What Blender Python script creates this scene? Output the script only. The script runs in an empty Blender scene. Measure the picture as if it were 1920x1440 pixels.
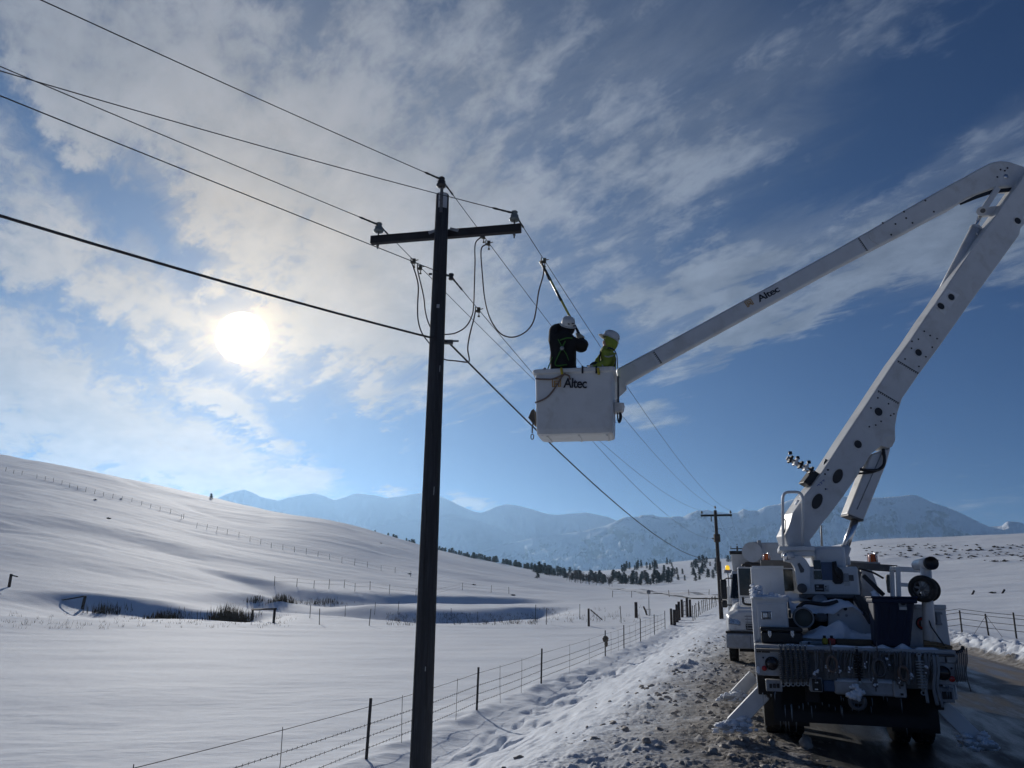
import bpy, bmesh, math, random
import numpy as np
from mathutils import Vector, Matrix

# ------------------------------------------------------------------ camera, sky, sun, exposure
SC = bpy.context.scene
COL = SC.collection
R = math.radians
rng = random.Random(7)

CAM_Z, PITCH, ROLL, FPX = 2.0, R(15.1), R(0.7), 1450.0     # focal length in pixels of a 1920 px wide frame
cam_data = bpy.data.cameras.new('camera')
cam = bpy.data.objects.new('camera', cam_data)
COL.objects.link(cam)
cam_data.sensor_width = 36.0
cam_data.lens = 36.0 * FPX / 1920.0
cam_data.clip_start, cam_data.clip_end = 0.05, 60000
CAM_ROT = Matrix.Rotation(R(90) + PITCH, 3, 'X') @ Matrix.Rotation(ROLL, 3, 'Z')
CAM_POS = Vector((0, 0, CAM_Z))
cam.matrix_world = Matrix.Translation(CAM_POS) @ CAM_ROT.to_4x4()
SC.camera = cam
SC.view_settings.view_transform = 'Standard'
SC.view_settings.look = 'None'
SC.view_settings.exposure = -0.45
SC.view_settings.gamma = 1.0
SC.view_settings.use_curve_mapping = False
SC.cycles.use_denoising = True
SC.cycles.max_bounces = 6
SC.cycles.volume_bounces = 1
SC.cycles.sample_clamp_indirect = 6.0

def ray(px, py):
    """world direction through a point of the 1920 x 1440 photograph"""
    return (CAM_ROT @ Vector(((px - 960) / FPX, (720 - py) / FPX, -1.0))).normalized()

SUN_DIR = ray(455, 633)
SUN_EL = math.asin(SUN_DIR.z)
SUN_AZ = math.atan2(SUN_DIR.x, SUN_DIR.y)                   # from +Y towards +X
sun_data = bpy.data.lights.new('sun', 'SUN')
sun_data.energy = 5.0
sun_data.angle = R(0.6)
sun_data.color = (1.0, 0.955, 0.885)
sun = bpy.data.objects.new('sun', sun_data)
COL.objects.link(sun)
sun.rotation_euler = (-SUN_DIR).to_track_quat('-Z', 'Y').to_euler()

world = bpy.data.worlds.new('World')
SC.world = world
world.use_nodes = True
SKY_STRENGTH = 0.05

class NG:
    """small helper to write node trees as expressions"""
    def __init__(self, tree):
        self.t = tree; self.n = tree.nodes; self.l = tree.links
    def add(self, typ, **kw):
        nd = self.n.new(typ)
        for k, v in kw.items(): setattr(nd, k, v)
        return nd
    def put(self, sock, v):
        if isinstance(v, bpy.types.NodeSocket): self.l.new(v, sock)
        else: sock.default_value = v
    def m(self, op, a, b=0.0, c=None, clamp=False):
        nd = self.add('ShaderNodeMath', operation=op, use_clamp=clamp)
        self.put(nd.inputs[0], a); self.put(nd.inputs[1], b)
        if c is not None: self.put(nd.inputs[2], c)
        return nd.outputs[0]
    def vm(self, op, a, b=None):
        nd = self.add('ShaderNodeVectorMath', operation=op)
        self.put(nd.inputs[0], a)
        if b is not None: self.put(nd.inputs[1], b)
        return nd.outputs['Value'] if op in ('DOT_PRODUCT', 'LENGTH') else nd.outputs[0]
    def smooth(self, x, a, b, lo=0.0, hi=1.0):
        nd = self.add('ShaderNodeMapRange', interpolation_type='SMOOTHSTEP')
        self.put(nd.inputs[0], x); self.put(nd.inputs[1], a); self.put(nd.inputs[2], b); self.put(nd.inputs[3], lo); self.put(nd.inputs[4], hi)
        return nd.outputs[0]
    def mix(self, f, a, b):
        nd = self.add('ShaderNodeMix', data_type='RGBA')
        self.put(nd.inputs[0], f); self.put(nd.inputs[6], a); self.put(nd.inputs[7], b)
        return nd.outputs[2]
    def noise(self, vec, scale, detail=4, rough=0.55, dist=0.0, dim='3D'):
        nd = self.add('ShaderNodeTexNoise', noise_dimensions=dim)
        if vec is not None: self.l.new(vec, nd.inputs['Vector'])
        nd.inputs['Scale'].default_value = scale; nd.inputs['Detail'].default_value = detail
        nd.inputs['Roughness'].default_value = rough; nd.inputs['Distortion'].default_value = dist
        return nd.outputs[0]
    def xyz(self, x, y, z):
        nd = self.add('ShaderNodeCombineXYZ')
        for i, v in enumerate((x, y, z)): self.put(nd.inputs[i], v)
        return nd.outputs[0]
    def sep(self, v):
        nd = self.add('ShaderNodeSeparateXYZ'); self.l.new(v, nd.inputs[0]); return nd.outputs

def azel(px, py):
    d = ray(px, py)
    return math.degrees(math.atan2(d.x, d.y)), math.degrees(math.asin(d.z))

def build_world():
    g = NG(world.node_tree)
    g.n.clear()
    out = g.add('ShaderNodeOutputWorld'); bg = g.add('ShaderNodeBackground')
    g.l.new(bg.outputs[0], out.inputs[0])
    sky = g.add('ShaderNodeTexSky', sky_type='NISHITA')
    sky.sun_disc = False
    sky.sun_elevation = SUN_EL
    sky.sun_rotation = SUN_AZ
    sky.altitude = 1700; sky.air_density = 1.0; sky.dust_density = 0.1; sky.ozone_density = 3.0
    d = g.vm('NORMALIZE', g.add('ShaderNodeTexCoord').outputs['Generated'])
    x, y, z = g.sep(d)
    az = g.m('MULTIPLY', g.m('ARCTAN2', x, y), 180 / math.pi)
    el = g.m('MULTIPLY', g.m('ARCSINE', z), 180 / math.pi)
    cosang = g.vm('DOT_PRODUCT', d, tuple(SUN_DIR))
    ang = g.m('MULTIPLY', g.m('ARCCOSINE', g.m('MINIMUM', cosang, 0.999999)), 180 / math.pi)
    # cloud layer seen in perspective
    zz = g.m('ADD', g.m('MAXIMUM', z, 0.0), 0.16)
    p = g.xyz(g.m('DIVIDE', x, zz), g.m('DIVIDE', y, zz), 0.0)
    mp = g.add('ShaderNodeMapping', vector_type='TEXTURE'); g.l.new(p, mp.inputs[0])
    mp.inputs['Rotation'].default_value = (0, 0, R(-60)); mp.inputs['Scale'].default_value = (1.35, 0.85, 1)
    n_big = g.noise(mp.outputs[0], 1.7, 3, 0.55, 0.2, '2D')
    n_mid = g.noise(mp.outputs[0], 6.5, 8, 0.60, 0.12, '2D')
    mp2 = g.add('ShaderNodeMapping', vector_type='TEXTURE'); g.l.new(p, mp2.inputs[0])
    mp2.inputs['Rotation'].default_value = (0, 0, R(-46)); mp2.inputs['Scale'].default_value = (1.3, 0.42, 1)
    n_str = g.noise(mp2.outputs[0], 3.4, 7, 0.64, 0.3, '2D')
    n_fine = g.noise(mp.outputs[0], 21, 6, 0.60, 0.3, '2D')
    fbm = g.m('ADD', g.m('ADD', g.m('MULTIPLY', n_big, 0.30), g.m('MULTIPLY', n_mid, 0.30)),
              g.m('ADD', g.m('MULTIPLY', n_str, 0.20), g.m('MULTIPLY', n_fine, 0.20)))
    # warp the mask coordinates so no bank has a smooth outline
    azw = g.m('ADD', az, g.m('MULTIPLY', g.m('SUBTRACT', n_mid, 0.5), 9.0))
    elw = g.m('ADD', el, g.m('MULTIPLY', g.m('SUBTRACT', n_str, 0.5), 6.0))
    pw_big = g.xyz(azw, elw, 0.0)
    pw_small = g.xyz(g.m('ADD', az, g.m('MULTIPLY', g.m('SUBTRACT', n_fine, 0.5), 3.0)), g.m('ADD', el, g.m('MULTIPLY', g.m('SUBTRACT', n_mid, 0.5), 1.6)), 0.0)
    field = None
    for (cx, cy, sx, sy, rot, w) in CLOUD_BANKS:
        a0, e0 = azel(cx, cy)
        mpb = g.add('ShaderNodeMapping', vector_type='TEXTURE'); g.l.new(pw_small if sx < 70 else pw_big, mpb.inputs[0])
        mpb.inputs['Location'].default_value = (a0, e0, 0); mpb.inputs['Rotation'].default_value = (0, 0, R(rot))
        mpb.inputs['Scale'].default_value = (2.1 * sx / 25.3, 2.1 * sy / 25.3, 1)
        gr = g.add('ShaderNodeTexGradient', gradient_type='SPHERICAL'); g.l.new(mpb.outputs[0], gr.inputs[0])
        field = g.m('MULTIPLY', gr.outputs[1], w) if field is None else g.m('MULTIPLY_ADD', gr.outputs[1], w, field)
    # the rest of the sky, out of the picture, carries the same broken cover
    beyond = g.smooth(g.m('ABSOLUTE', az), 38.0, 70.0)
    high = g.smooth(el, 42.0, 60.0)
    field = g.m('ADD', field, g.m('MULTIPLY', g.m('MAXIMUM', beyond, high), 0.12))
    f = g.m('ADD', field, g.m('MULTIPLY', g.m('SUBTRACT', fbm, 0.5), 3.9))
    cov = g.smooth(f, 0.10, 0.98)
    veil = g.m('MULTIPLY', g.smooth(field, 0.08, 0.75), g.smooth(n_str, 0.25, 0.75, 0.25, 0.6))
    cov = g.m('MAXIMUM', g.m('MULTIPLY', cov, 0.84), veil)
    # clouds lit from behind by the sun
    glow = g.m('POWER', 2.718, g.m('MULTIPLY', ang, -1 / 15.0))
    lum = g.m('ADD', 0.29, g.m('MULTIPLY', glow, 0.42))
    tex = g.smooth(g.m('ADD', g.m('MULTIPLY', fbm, 0.5), g.m('MULTIPLY', n_mid, 0.5)), 0.32, 0.68, 0.72, 1.24)
    tex = g.m('ADD', 1.0, g.m('MULTIPLY', g.m('SUBTRACT', tex, 1.0), g.m('SUBTRACT', 1.0, g.m('MULTIPLY', glow, 0.75))))
    lum = g.m('MULTIPLY', lum, tex)
    warm = g.mix(g.m('MULTIPLY', glow, 1.9, clamp=True), (0.74, 0.93, 1.26, 1), (1.22, 0.97, 0.70, 1))
    cl = g.vm('SCALE', warm); g.put(cl.node.inputs['Scale'], g.m('DIVIDE', lum, SKY_STRENGTH))
    skyc = g.vm('MULTIPLY', sky.outputs[0], SKY_TINT)
    col = g.mix(cov, skyc, cl)
    # the sun seen through thin cloud: disc and the aureole it makes there
    halo = g.m('ADD', g.m('MULTIPLY', g.m('POWER', 2.718, g.m('MULTIPLY', ang, -1 / 1.15)), 2.3),
               g.m('MULTIPLY', g.m('POWER', 2.718, g.m('MULTIPLY', ang, -1 / 5.5)), 0.60))
    disc = g.m('MULTIPLY', g.smooth(ang, 1.55, 1.85, 1.0, 0.0), 5.0)
    hc = g.vm('SCALE', (1.0, 0.74, 0.34)); g.put(hc.node.inputs['Scale'], g.m('DIVIDE', halo, SKY_STRENGTH))
    dc = g.vm('SCALE', (1.0, 0.97, 0.88)); g.put(dc.node.inputs['Scale'], g.m('DIVIDE', disc, SKY_STRENGTH))
    g.l.new(g.vm('ADD', g.vm('ADD', col, hc), dc), bg.inputs[0])
    bg.inputs[1].default_value = SKY_STRENGTH

SKY_TINT = (0.24, 0.52, 0.92)
# cloud banks: centre (as it stands in the photograph, turned into azimuth and elevation), half sizes, tilt, weight
CLOUD_BANKS = [
    (250, 120, 560, 230, 0, 0.46), (760, 180, 420, 240, 0, 0.36), (1150, 120, 320, 190, 10, 0.3), (1350, 270, 200, 220, 30, 0.3),
    (620, 470, 430, 150, -14, 0.82), (500, 630, 260, 75, -4, 0.62), (800, 620, 170, 90, 0, 0.45), (60, 520, 200, 60, -25, 0.5),
    (150, 330, 330, 26, -32, -0.75), (330, 430, 120, 30, -45, -0.35), (160, 610, 240, 26, -18, -0.55), (1010, 480, 90, 200, 0, -0.18),
    (130, 760, 260, 66, -20, 0.95), (330, 850, 240, 42, -18, 0.85), (120, 850, 200, 40, 0, 0.45),
    (395, 740, 60, 16, -6, 1.1), (465, 782, 50, 14, -25, 1.1), (697, 752, 20, 22, 0, 0.98), (528, 838, 20, 9, 0, 0.98),
    (540, 903, 60, 14, 12, 1.23), (740, 922, 20, 7, 0, 1.23), (888, 943, 38, 9, -14, 1.23), (590, 872, 26, 30, 40, 0.33),
    (1400, 500, 150, 36, 14, 0.95), (1330, 560, 95, 45, 18, 0.62), (1640, 512, 260, 27, 15, 0.98), (1860, 455, 150, 50, 18, 0.92),
    (1700, 440, 150, 42, 20, 0.58), (1345, 640, 75, 26, 26, 0.92), (1490, 618, 36, 9, 20, 0.98), (1170, 560, 36, 14, 20, 0.81),
    (1190, 772, 42, 9, 6, 1.1), (1225, 795, 46, 10, 4, 1.17), (1890, 250, 90, 60, 40, 0.3), (1850, 955, 110, 26, 0, 0.35),
    (1720, 180, 180, 160, 0, -0.12), (1540, 130, 230, 70, 22, 0.24), (1760, 330, 150, 40, 24, 0.30), (1640, 40, 200, 40, 10, 0.12), (1500, 760, 300, 130, 0, -0.3), (900, 830, 420, 70, 0, -0.28), (230, 700, 180, 14, -18, -0.3),
]
build_world()
world.cycles.sampling_method = 'MANUAL'
world.cycles.sample_map_resolution = 256

# ------------------------------------------------------------------ helpers
def tag(o, label=None, cat=None, group=None, kind=None):
    if label: o['label'] = label
    if cat: o['category'] = cat
    if group: o['group'] = group
    if kind: o['kind'] = kind
    return o

def link(o, parent=None):
    COL.objects.link(o)
    if parent is not None: o.parent = parent
    return o

def empty(name, loc=(0, 0, 0), rz=0.0):
    o = bpy.data.objects.new(name, None)
    o.location = loc; o.rotation_euler = (0, 0, rz); o.empty_display_size = 0.2
    return link(o)

def copy_obj(o, parent=None):
    c = o.copy(); COL.objects.link(c); c.parent = parent
    return c

def copy_tree(o, parent=None):
    kids = list(o.children)
    c = copy_obj(o, parent)
    for k in kids: copy_tree(k, c)
    return c

class MB:
    """collects faces, then links them as one mesh object"""
    def __init__(self): self.v = []; self.f = []; self.sm = []
    def add(self, vs, fs, smooth=False):
        b = len(self.v)
        self.v += [tuple(p) for p in vs]
        for f in fs: self.f.append(tuple(b + i for i in f)); self.sm.append(smooth)
        return self
    def box(self, lo, hi):
        (a, b, c), (d, e, f) = lo, hi
        vs = [(a, b, c), (d, b, c), (d, e, c), (a, e, c), (a, b, f), (d, b, f), (d, e, f), (a, e, f)]
        return self.add(vs, [(0, 3, 2, 1), (4, 5, 6, 7), (0, 1, 5, 4), (1, 2, 6, 5), (2, 3, 7, 6), (3, 0, 4, 7)])
    def hexa(self, bot, top):
        return self.add(list(bot) + list(top), [(0, 3, 2, 1), (4, 5, 6, 7), (0, 1, 5, 4), (1, 2, 6, 5), (2, 3, 7, 6), (3, 0, 4, 7)])
    def bar(self, p0, p1, w, h, up=(0, 0, 1)):
        p0, p1 = Vector(p0), Vector(p1)
        d = (p1 - p0).normalized(); s = d.cross(Vector(up))
        if s.length < 1e-4: s = d.cross(Vector((1, 0, 0)))
        s = s.normalized() * w / 2; t = s.cross(d).normalized() * h / 2
        return self.hexa([p0 - s - t, p0 + s - t, p0 + s + t, p0 - s + t], [p1 - s - t, p1 + s - t, p1 + s + t, p1 - s + t])
    def cyl(self, p0, p1, r0, r1=None, n=12, smooth=True, caps=True):
        r1 = r0 if r1 is None else r1
        return self.tube([p0, p1], [r0, r1], n, smooth, caps)
    def tube(self, pts, r, n=8, smooth=True, caps=True):
        pts = [Vector(p) for p in pts]
        rs = list(r) if isinstance(r, (list, tuple)) else [r] * len(pts)
        d0 = (pts[1] - pts[0]).normalized()
        ref = Vector((0, 0, 1)) if abs(d0.z) < 0.9 else Vector((1, 0, 0))
        s = d0.cross(ref).normalized()
        vs = []
        for i, p in enumerate(pts):
            a = pts[max(i - 1, 0)]; b = pts[min(i + 1, len(pts) - 1)]
            d = (b - a).normalized()
            s = (s - d * s.dot(d)).normalized(); t = d.cross(s)
            for k in range(n):
                an = 2 * math.pi * k / n
                vs.append(p + (s * math.cos(an) + t * math.sin(an)) * rs[i])
        b0 = len(self.v)
        fs = []
        for i in range(len(pts) - 1):
            for k in range(n):
                k2 = (k + 1) % n
                fs.append((i * n + k, i * n + k2, (i + 1) * n + k2, (i + 1) * n + k))
        self.add(vs, fs, smooth)
        if caps:
            m = (len(pts) - 1) * n
            self.f.append(tuple(b0 + k for k in reversed(range(n)))); self.sm.append(False)
            self.f.append(tuple(b0 + m + k for k in range(n))); self.sm.append(False)
        return self
    def lathe(self, c, prof, n=16, axis=(0, 0, 1), smooth=True):
        """prof: (radius, height) along axis"""
        ax = Vector(axis).normalized()
        s = ax.orthogonal().normalized(); t = ax.cross(s); c = Vector(c)
        vs = []
        for (r, h) in prof:
            for k in range(n):
                an = 2 * math.pi * k / n
                vs.append(c + ax * h + (s * math.cos(an) + t * math.sin(an)) * max(r, 1e-4))
        fs = [(i * n + k, i * n + (k + 1) % n, (i + 1) * n + (k + 1) % n, (i + 1) * n + k) for i in range(len(prof) - 1) for k in range(n)]
        return self.add(vs, fs, smooth)
    def prism(self, front, off):
        """front: 3D outline, extruded by off"""
        front = [Vector(p) for p in front]; off = Vector(off); n = len(front)
        back = [p + off for p in front]
        fs = [tuple(range(n)), tuple(reversed(range(n, 2 * n)))] + [(i, i + n, (i + 1) % n + n, (i + 1) % n) for i in range(n)]
        return self.add(front + back, fs)
    def ball(self, c, r, n=10, m=7, jit=0.0, squash=(1, 1, 1), rnd=None):
        c = Vector(c); vs = []; fs = []
        for i in range(m + 1):
            th = math.pi * i / m
            for k in range(n):
                an = 2 * math.pi * k / n
                q = r * (1 + (rnd.uniform(-jit, jit) if rnd and 0 < i < m else 0))
                vs.append(c + Vector((math.sin(th) * math.cos(an) * q * squash[0], math.sin(th) * math.sin(an) * q * squash[1], math.cos(th) * q * squash[2])))
        for i in range(m):
            for k in range(n):
                fs.append((i * n + k, (i + 1) * n + k, (i + 1) * n + (k + 1) % n, i * n + (k + 1) % n))
        return self.add(vs, fs, True)
    def mesh(self, name):
        me = bpy.data.meshes.new(name)
        me.from_pydata(self.v, [], self.f)
        me.polygons.foreach_set('use_smooth', self.sm)
        return me
    def build(self, name, mat, parent=None, bevel=0.0, seg=2):
        me = self.mesh(name)
        bm = bmesh.new(); bm.from_mesh(me)
        if bevel:
            bmesh.ops.remove_doubles(bm, verts=bm.verts, dist=1e-5)
            bmesh.ops.recalc_face_normals(bm, faces=bm.faces)
            es = [e for e in bm.edges if len(e.link_faces) == 2 and e.calc_face_angle(0) > 0.6]
            bmesh.ops.bevel(bm, geom=es, offset=bevel, segments=seg, affect='EDGES', profile=0.5, clamp_overlap=True)
        else:
            bmesh.ops.recalc_face_normals(bm, faces=bm.faces)
        bm.to_mesh(me); bm.free()
        me.materials.append(mat)
        return link(bpy.data.objects.new(name, me), parent)

def catenary(a, b, sag, n=24):
    a, b = Vector(a), Vector(b)
    return [a.lerp(b, i / n) - Vector((0, 0, sag * 4 * (i / n) * (1 - i / n))) for i in range(n + 1)]

def spline(pts, n=8):
    """Catmull-Rom through points"""
    P = [Vector(p) for p in pts]; P = [2 * P[0] - P[1]] + P + [2 * P[-1] - P[-2]]
    out = []
    for i in range(1, len(P) - 2):
        for k in range(n):
            t = k / n
            out.append(0.5 * ((2 * P[i]) + (-P[i - 1] + P[i + 1]) * t + (2 * P[i - 1] - 5 * P[i] + 4 * P[i + 1] - P[i + 2]) * t * t
                              + (-P[i - 1] + 3 * P[i] - 3 * P[i + 1] + P[i + 2]) * t ** 3))
    out.append(P[-2])
    return out

# ------------------------------------------------------------------ materials
MATS = {}
def pm(name, col, rough=0.6, metal=0.0, var=0.12, vscale=3.0, dirt=None, dirt_amt=0.0, dscale=4.0, bump=0.0, bscale=30.0, emis=0.0, spec=0.5, coat=0.0, stretch=None):
    if name in MATS: return MATS[name]
    m = bpy.data.materials.new(name); m.use_nodes = True
    g = NG(m.node_tree); g.n.clear()
    out = g.add('ShaderNodeOutputMaterial'); b = g.add('ShaderNodeBsdfPrincipled')
    g.l.new(b.outputs[0], out.inputs[0])
    co = g.add('ShaderNodeTexCoord').outputs['Object']
    if stretch:
        mp = g.add('ShaderNodeMapping'); g.l.new(co, mp.inputs[0]); mp.inputs['Scale'].default_value = stretch; co = mp.outputs[0]
    n1 = g.noise(co, vscale, 5, 0.6)
    lo = tuple(c * (1 - var) for c in col) + (1,); hi = tuple(min(1, c * (1 + var)) for c in col) + (1,)
    c = g.mix(g.smooth(n1, 0.3, 0.7), lo, hi)
    if dirt:
        n2 = g.noise(co, dscale, 7, 0.68, 0.4)
        c = g.mix(g.m('MULTIPLY', g.smooth(n2, 0.62 - 0.35 * dirt_amt, 0.78 - 0.2 * dirt_amt), min(1, 0.35 + dirt_amt * 0.6)), c, dirt + (1,))
    g.put(b.inputs['Base Color'], c)
    g.put(b.inputs['Roughness'], g.smooth(n1, 0.2, 0.8, max(0.02, rough - 0.08), min(1, rough + 0.1)))
    b.inputs['Metallic'].default_value = metal
    b.inputs['Specular IOR Level'].default_value = spec
    b.inputs['Coat Weight'].default_value = coat
    if emis:
        g.put(b.inputs['Emission Color'], c); b.inputs['Emission Strength'].default_value = emis
    if bump:
        bp = g.add('ShaderNodeBump'); bp.inputs['Strength'].default_value = bump; bp.inputs['Distance'].default_value = 0.02
        g.l.new(g.noise(co, bscale, 5, 0.6), bp.inputs['Height']); g.l.new(bp.outputs[0], b.inputs['Normal'])
    MATS[name] = m
    return m

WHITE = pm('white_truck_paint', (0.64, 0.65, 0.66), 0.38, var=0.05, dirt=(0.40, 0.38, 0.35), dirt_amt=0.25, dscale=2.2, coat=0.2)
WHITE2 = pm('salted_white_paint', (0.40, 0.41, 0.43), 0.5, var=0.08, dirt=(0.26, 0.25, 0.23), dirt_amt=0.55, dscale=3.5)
FIBER = pm('white_fibreglass', (0.57, 0.58, 0.59), 0.45, var=0.04, dirt=(0.43, 0.42, 0.40), dirt_amt=0.42, dscale=2.6)
GREY = pm('grey_steel', (0.30, 0.31, 0.33), 0.5, 0.2, dirt=(0.16, 0.15, 0.14), dirt_amt=0.4)
GRIME = pm('grimy_steel', (0.10, 0.10, 0.105), 0.6, 0.2, dirt=(0.20, 0.19, 0.18), dirt_amt=0.4, dscale=6)
CHROME = pm('bright_steel', (0.62, 0.63, 0.65), 0.25, 0.9, var=0.05)
BLACK = pm('black_plastic', (0.014, 0.014, 0.016), 0.5, var=0.3)
RUBBER = pm('tyre_rubber', (0.018, 0.018, 0.019), 0.85, var=0.3, dirt=(0.10, 0.09, 0.08), dirt_amt=0.35, dscale=7, bump=0.3)
UNDER = pm('dark_chassis', (0.018, 0.018, 0.020), 0.8, var=0.3)
GLASS = pm('cab_glass', (0.012, 0.017, 0.02), 0.08, var=0.1, spec=0.7)
NAVY = pm('navy_bin_plastic', (0.010, 0.018, 0.045), 0.55, var=0.15, spec=0.3)
BLUEP = pm('blue_panel', (0.05, 0.09, 0.17), 0.4)
RED = pm('red_lens', (0.42, 0.015, 0.02), 0.25)
AMBER = pm('amber_lens', (0.42, 0.085, 0.01), 0.25)
CLEAR = pm('clear_lens_dome', (0.75, 0.62, 0.55), 0.15)
LAMPY = pm('lit_yellow_lamp', (1.0, 0.62, 0.03), 0.4, emis=1.1, var=0.02)
DARKLENS = pm('dark_tail_lens', (0.035, 0.028, 0.03), 0.2)
INK = pm('black_lettering', (0.015, 0.015, 0.02), 0.5)
GOLD = pm('gold_lettering', (0.38, 0.21, 0.04), 0.5)
BLUEI = pm('blue_pen_ink', (0.05, 0.09, 0.35), 0.5)
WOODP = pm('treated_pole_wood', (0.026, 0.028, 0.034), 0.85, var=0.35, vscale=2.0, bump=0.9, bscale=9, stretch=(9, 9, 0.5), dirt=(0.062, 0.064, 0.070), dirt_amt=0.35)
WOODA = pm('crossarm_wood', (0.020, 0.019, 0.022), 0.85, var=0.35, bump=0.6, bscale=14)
WOODF = pm('old_fence_wood', (0.075, 0.058, 0.048), 0.9, var=0.4, vscale=6, bump=0.6, bscale=20)
PLANK = pm('pine_plank', (0.26, 0.17, 0.09), 0.8, var=0.3)
TPOST = pm('steel_fence_post', (0.030, 0.028, 0.03), 0.7, var=0.3)
WIRE = pm('weathered_wire', (0.05, 0.05, 0.055), 0.6, 0.5)
LINEW = pm('line_conductor', (0.035, 0.036, 0.042), 0.55, 0.4)
CABLE = pm('grounding_cable', (0.055, 0.04, 0.045), 0.5)
PORC = pm('grey_porcelain', (0.15, 0.17, 0.17), 0.25, var=0.1)
PORCD = pm('dark_porcelain', (0.035, 0.03, 0.03), 0.3, var=0.1)
CAPW = pm('pole_top_plate', (0.42, 0.43, 0.45), 0.5)
BRONZE = pm('clamp_bronze', (0.10, 0.085, 0.06), 0.45, 0.6)
STICKY = pm('yellow_hot_stick', (0.34, 0.33, 0.07), 0.4)
HOODIE = pm('black_hoodie', (0.008, 0.008, 0.010), 0.95, var=0.3, bump=0.4, bscale=18)
HIVIS = pm('hi_vis_jacket', (0.22, 0.275, 0.035), 0.85, var=0.12, vscale=8, bump=0.5, bscale=14)
HARN = pm('green_harness_webbing', (0.05, 0.16, 0.03), 0.8, var=0.2)
HARNB = pm('dark_harness', (0.02, 0.022, 0.03), 0.8)
REFL = pm('silver_reflective_tape', (0.33, 0.35, 0.36), 0.45)
GLOVE = pm('pale_leather_glove', (0.34, 0.33, 0.28), 0.85)
SKIN = pm('face_skin', (0.42, 0.26, 0.19), 0.6)
HELM = pm('white_hard_hat', (0.50, 0.51, 0.51), 0.4, var=0.05)
ROPE = pm('brown_strap', (0.16, 0.12, 0.10), 0.8)
YROPE = pm('yellow_rope', (0.42, 0.33, 0.04), 0.8)
CONIF = pm('pine_needles', (0.030, 0.042, 0.030), 0.9, var=0.45, vscale=1.2)
BARE = pm('bare_twigs', (0.075, 0.062, 0.055), 0.9, var=0.3)
BARK = pm('pine_bark', (0.06, 0.045, 0.035), 0.9, var=0.3)
REED = pm('dry_reeds', (0.10, 0.075, 0.045), 0.9, var=0.45, vscale=9)
SAGE = pm('dry_sagebrush', (0.075, 0.070, 0.06), 0.9, var=0.4, vscale=5)
CANVAS = pm('weathered_canvas', (0.12, 0.10, 0.08), 0.9, var=0.3)
STICKER = pm('pale_sticker', (0.45, 0.46, 0.46), 0.5)
SNOWP = pm('packed_snow', (0.80, 0.83, 0.88), 0.65, var=0.03, bump=0.5, bscale=12, spec=0.2)
SLUSH = pm('dirty_snow_clod', (0.33, 0.30, 0.27), 0.7, var=0.3, vscale=5, bump=0.6, bscale=20, spec=0.3)
ICE = pm('clear_ice', (0.26, 0.30, 0.34), 0.15, var=0.1, spec=0.6)
SIGNB = pm('sign_back_metal', (0.22, 0.23, 0.24), 0.5, 0.5)

# ------------------------------------------------------------------ terrain
ROAD_A = R(16.67)                                     # heading of the road, clockwise from the camera's heading
SA, CA = math.sin(ROAD_A), math.cos(ROAD_A)
def uv_of(x, y): return x * SA + y * CA, x * CA - y * SA
def xy_of(u, v): return u * SA + v * CA, u * CA - v * SA

_perm = np.random.RandomState(11).permutation(4096).astype(np.int64)
def _hash(ix, iy): return _perm[(_perm[ix & 4095] + iy) & 4095]
def pnoise(x, y):
    x = np.asarray(x, float); y = np.asarray(y, float)
    ix = np.floor(x).astype(np.int64); iy = np.floor(y).astype(np.int64)
    fx = x - ix; fy = y - iy
    sx = fx * fx * fx * (fx * (fx * 6 - 15) + 10); sy = fy * fy * fy * (fy * (fy * 6 - 15) + 10)
    def gr(a, b, dx, dy):
        an = _hash(a, b) * (2 * np.pi / 4096.0)
        return np.cos(an) * dx + np.sin(an) * dy
    n00 = gr(ix, iy, fx, fy); n10 = gr(ix + 1, iy, fx - 1, fy)
    n01 = gr(ix, iy + 1, fx, fy - 1); n11 = gr(ix + 1, iy + 1, fx - 1, fy - 1)
    return 1.4 * ((n00 * (1 - sx) + n10 * sx) * (1 - sy) + (n01 * (1 - sx) + n11 * sx) * sy)
def fbm(x, y, o=4, lac=2.1, gain=0.5):
    s = 0; a = 1.0
    for i in range(o):
        s = s + a * pnoise(x + 17.3 * i, y - 9.1 * i); x = x * lac; y = y * lac; a *= gain
    return s
def sst(a, b, x):
    t = np.clip((np.asarray(x, float) - a) / (b - a), 0, 1); return t * t * (3 - 2 * t)

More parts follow.
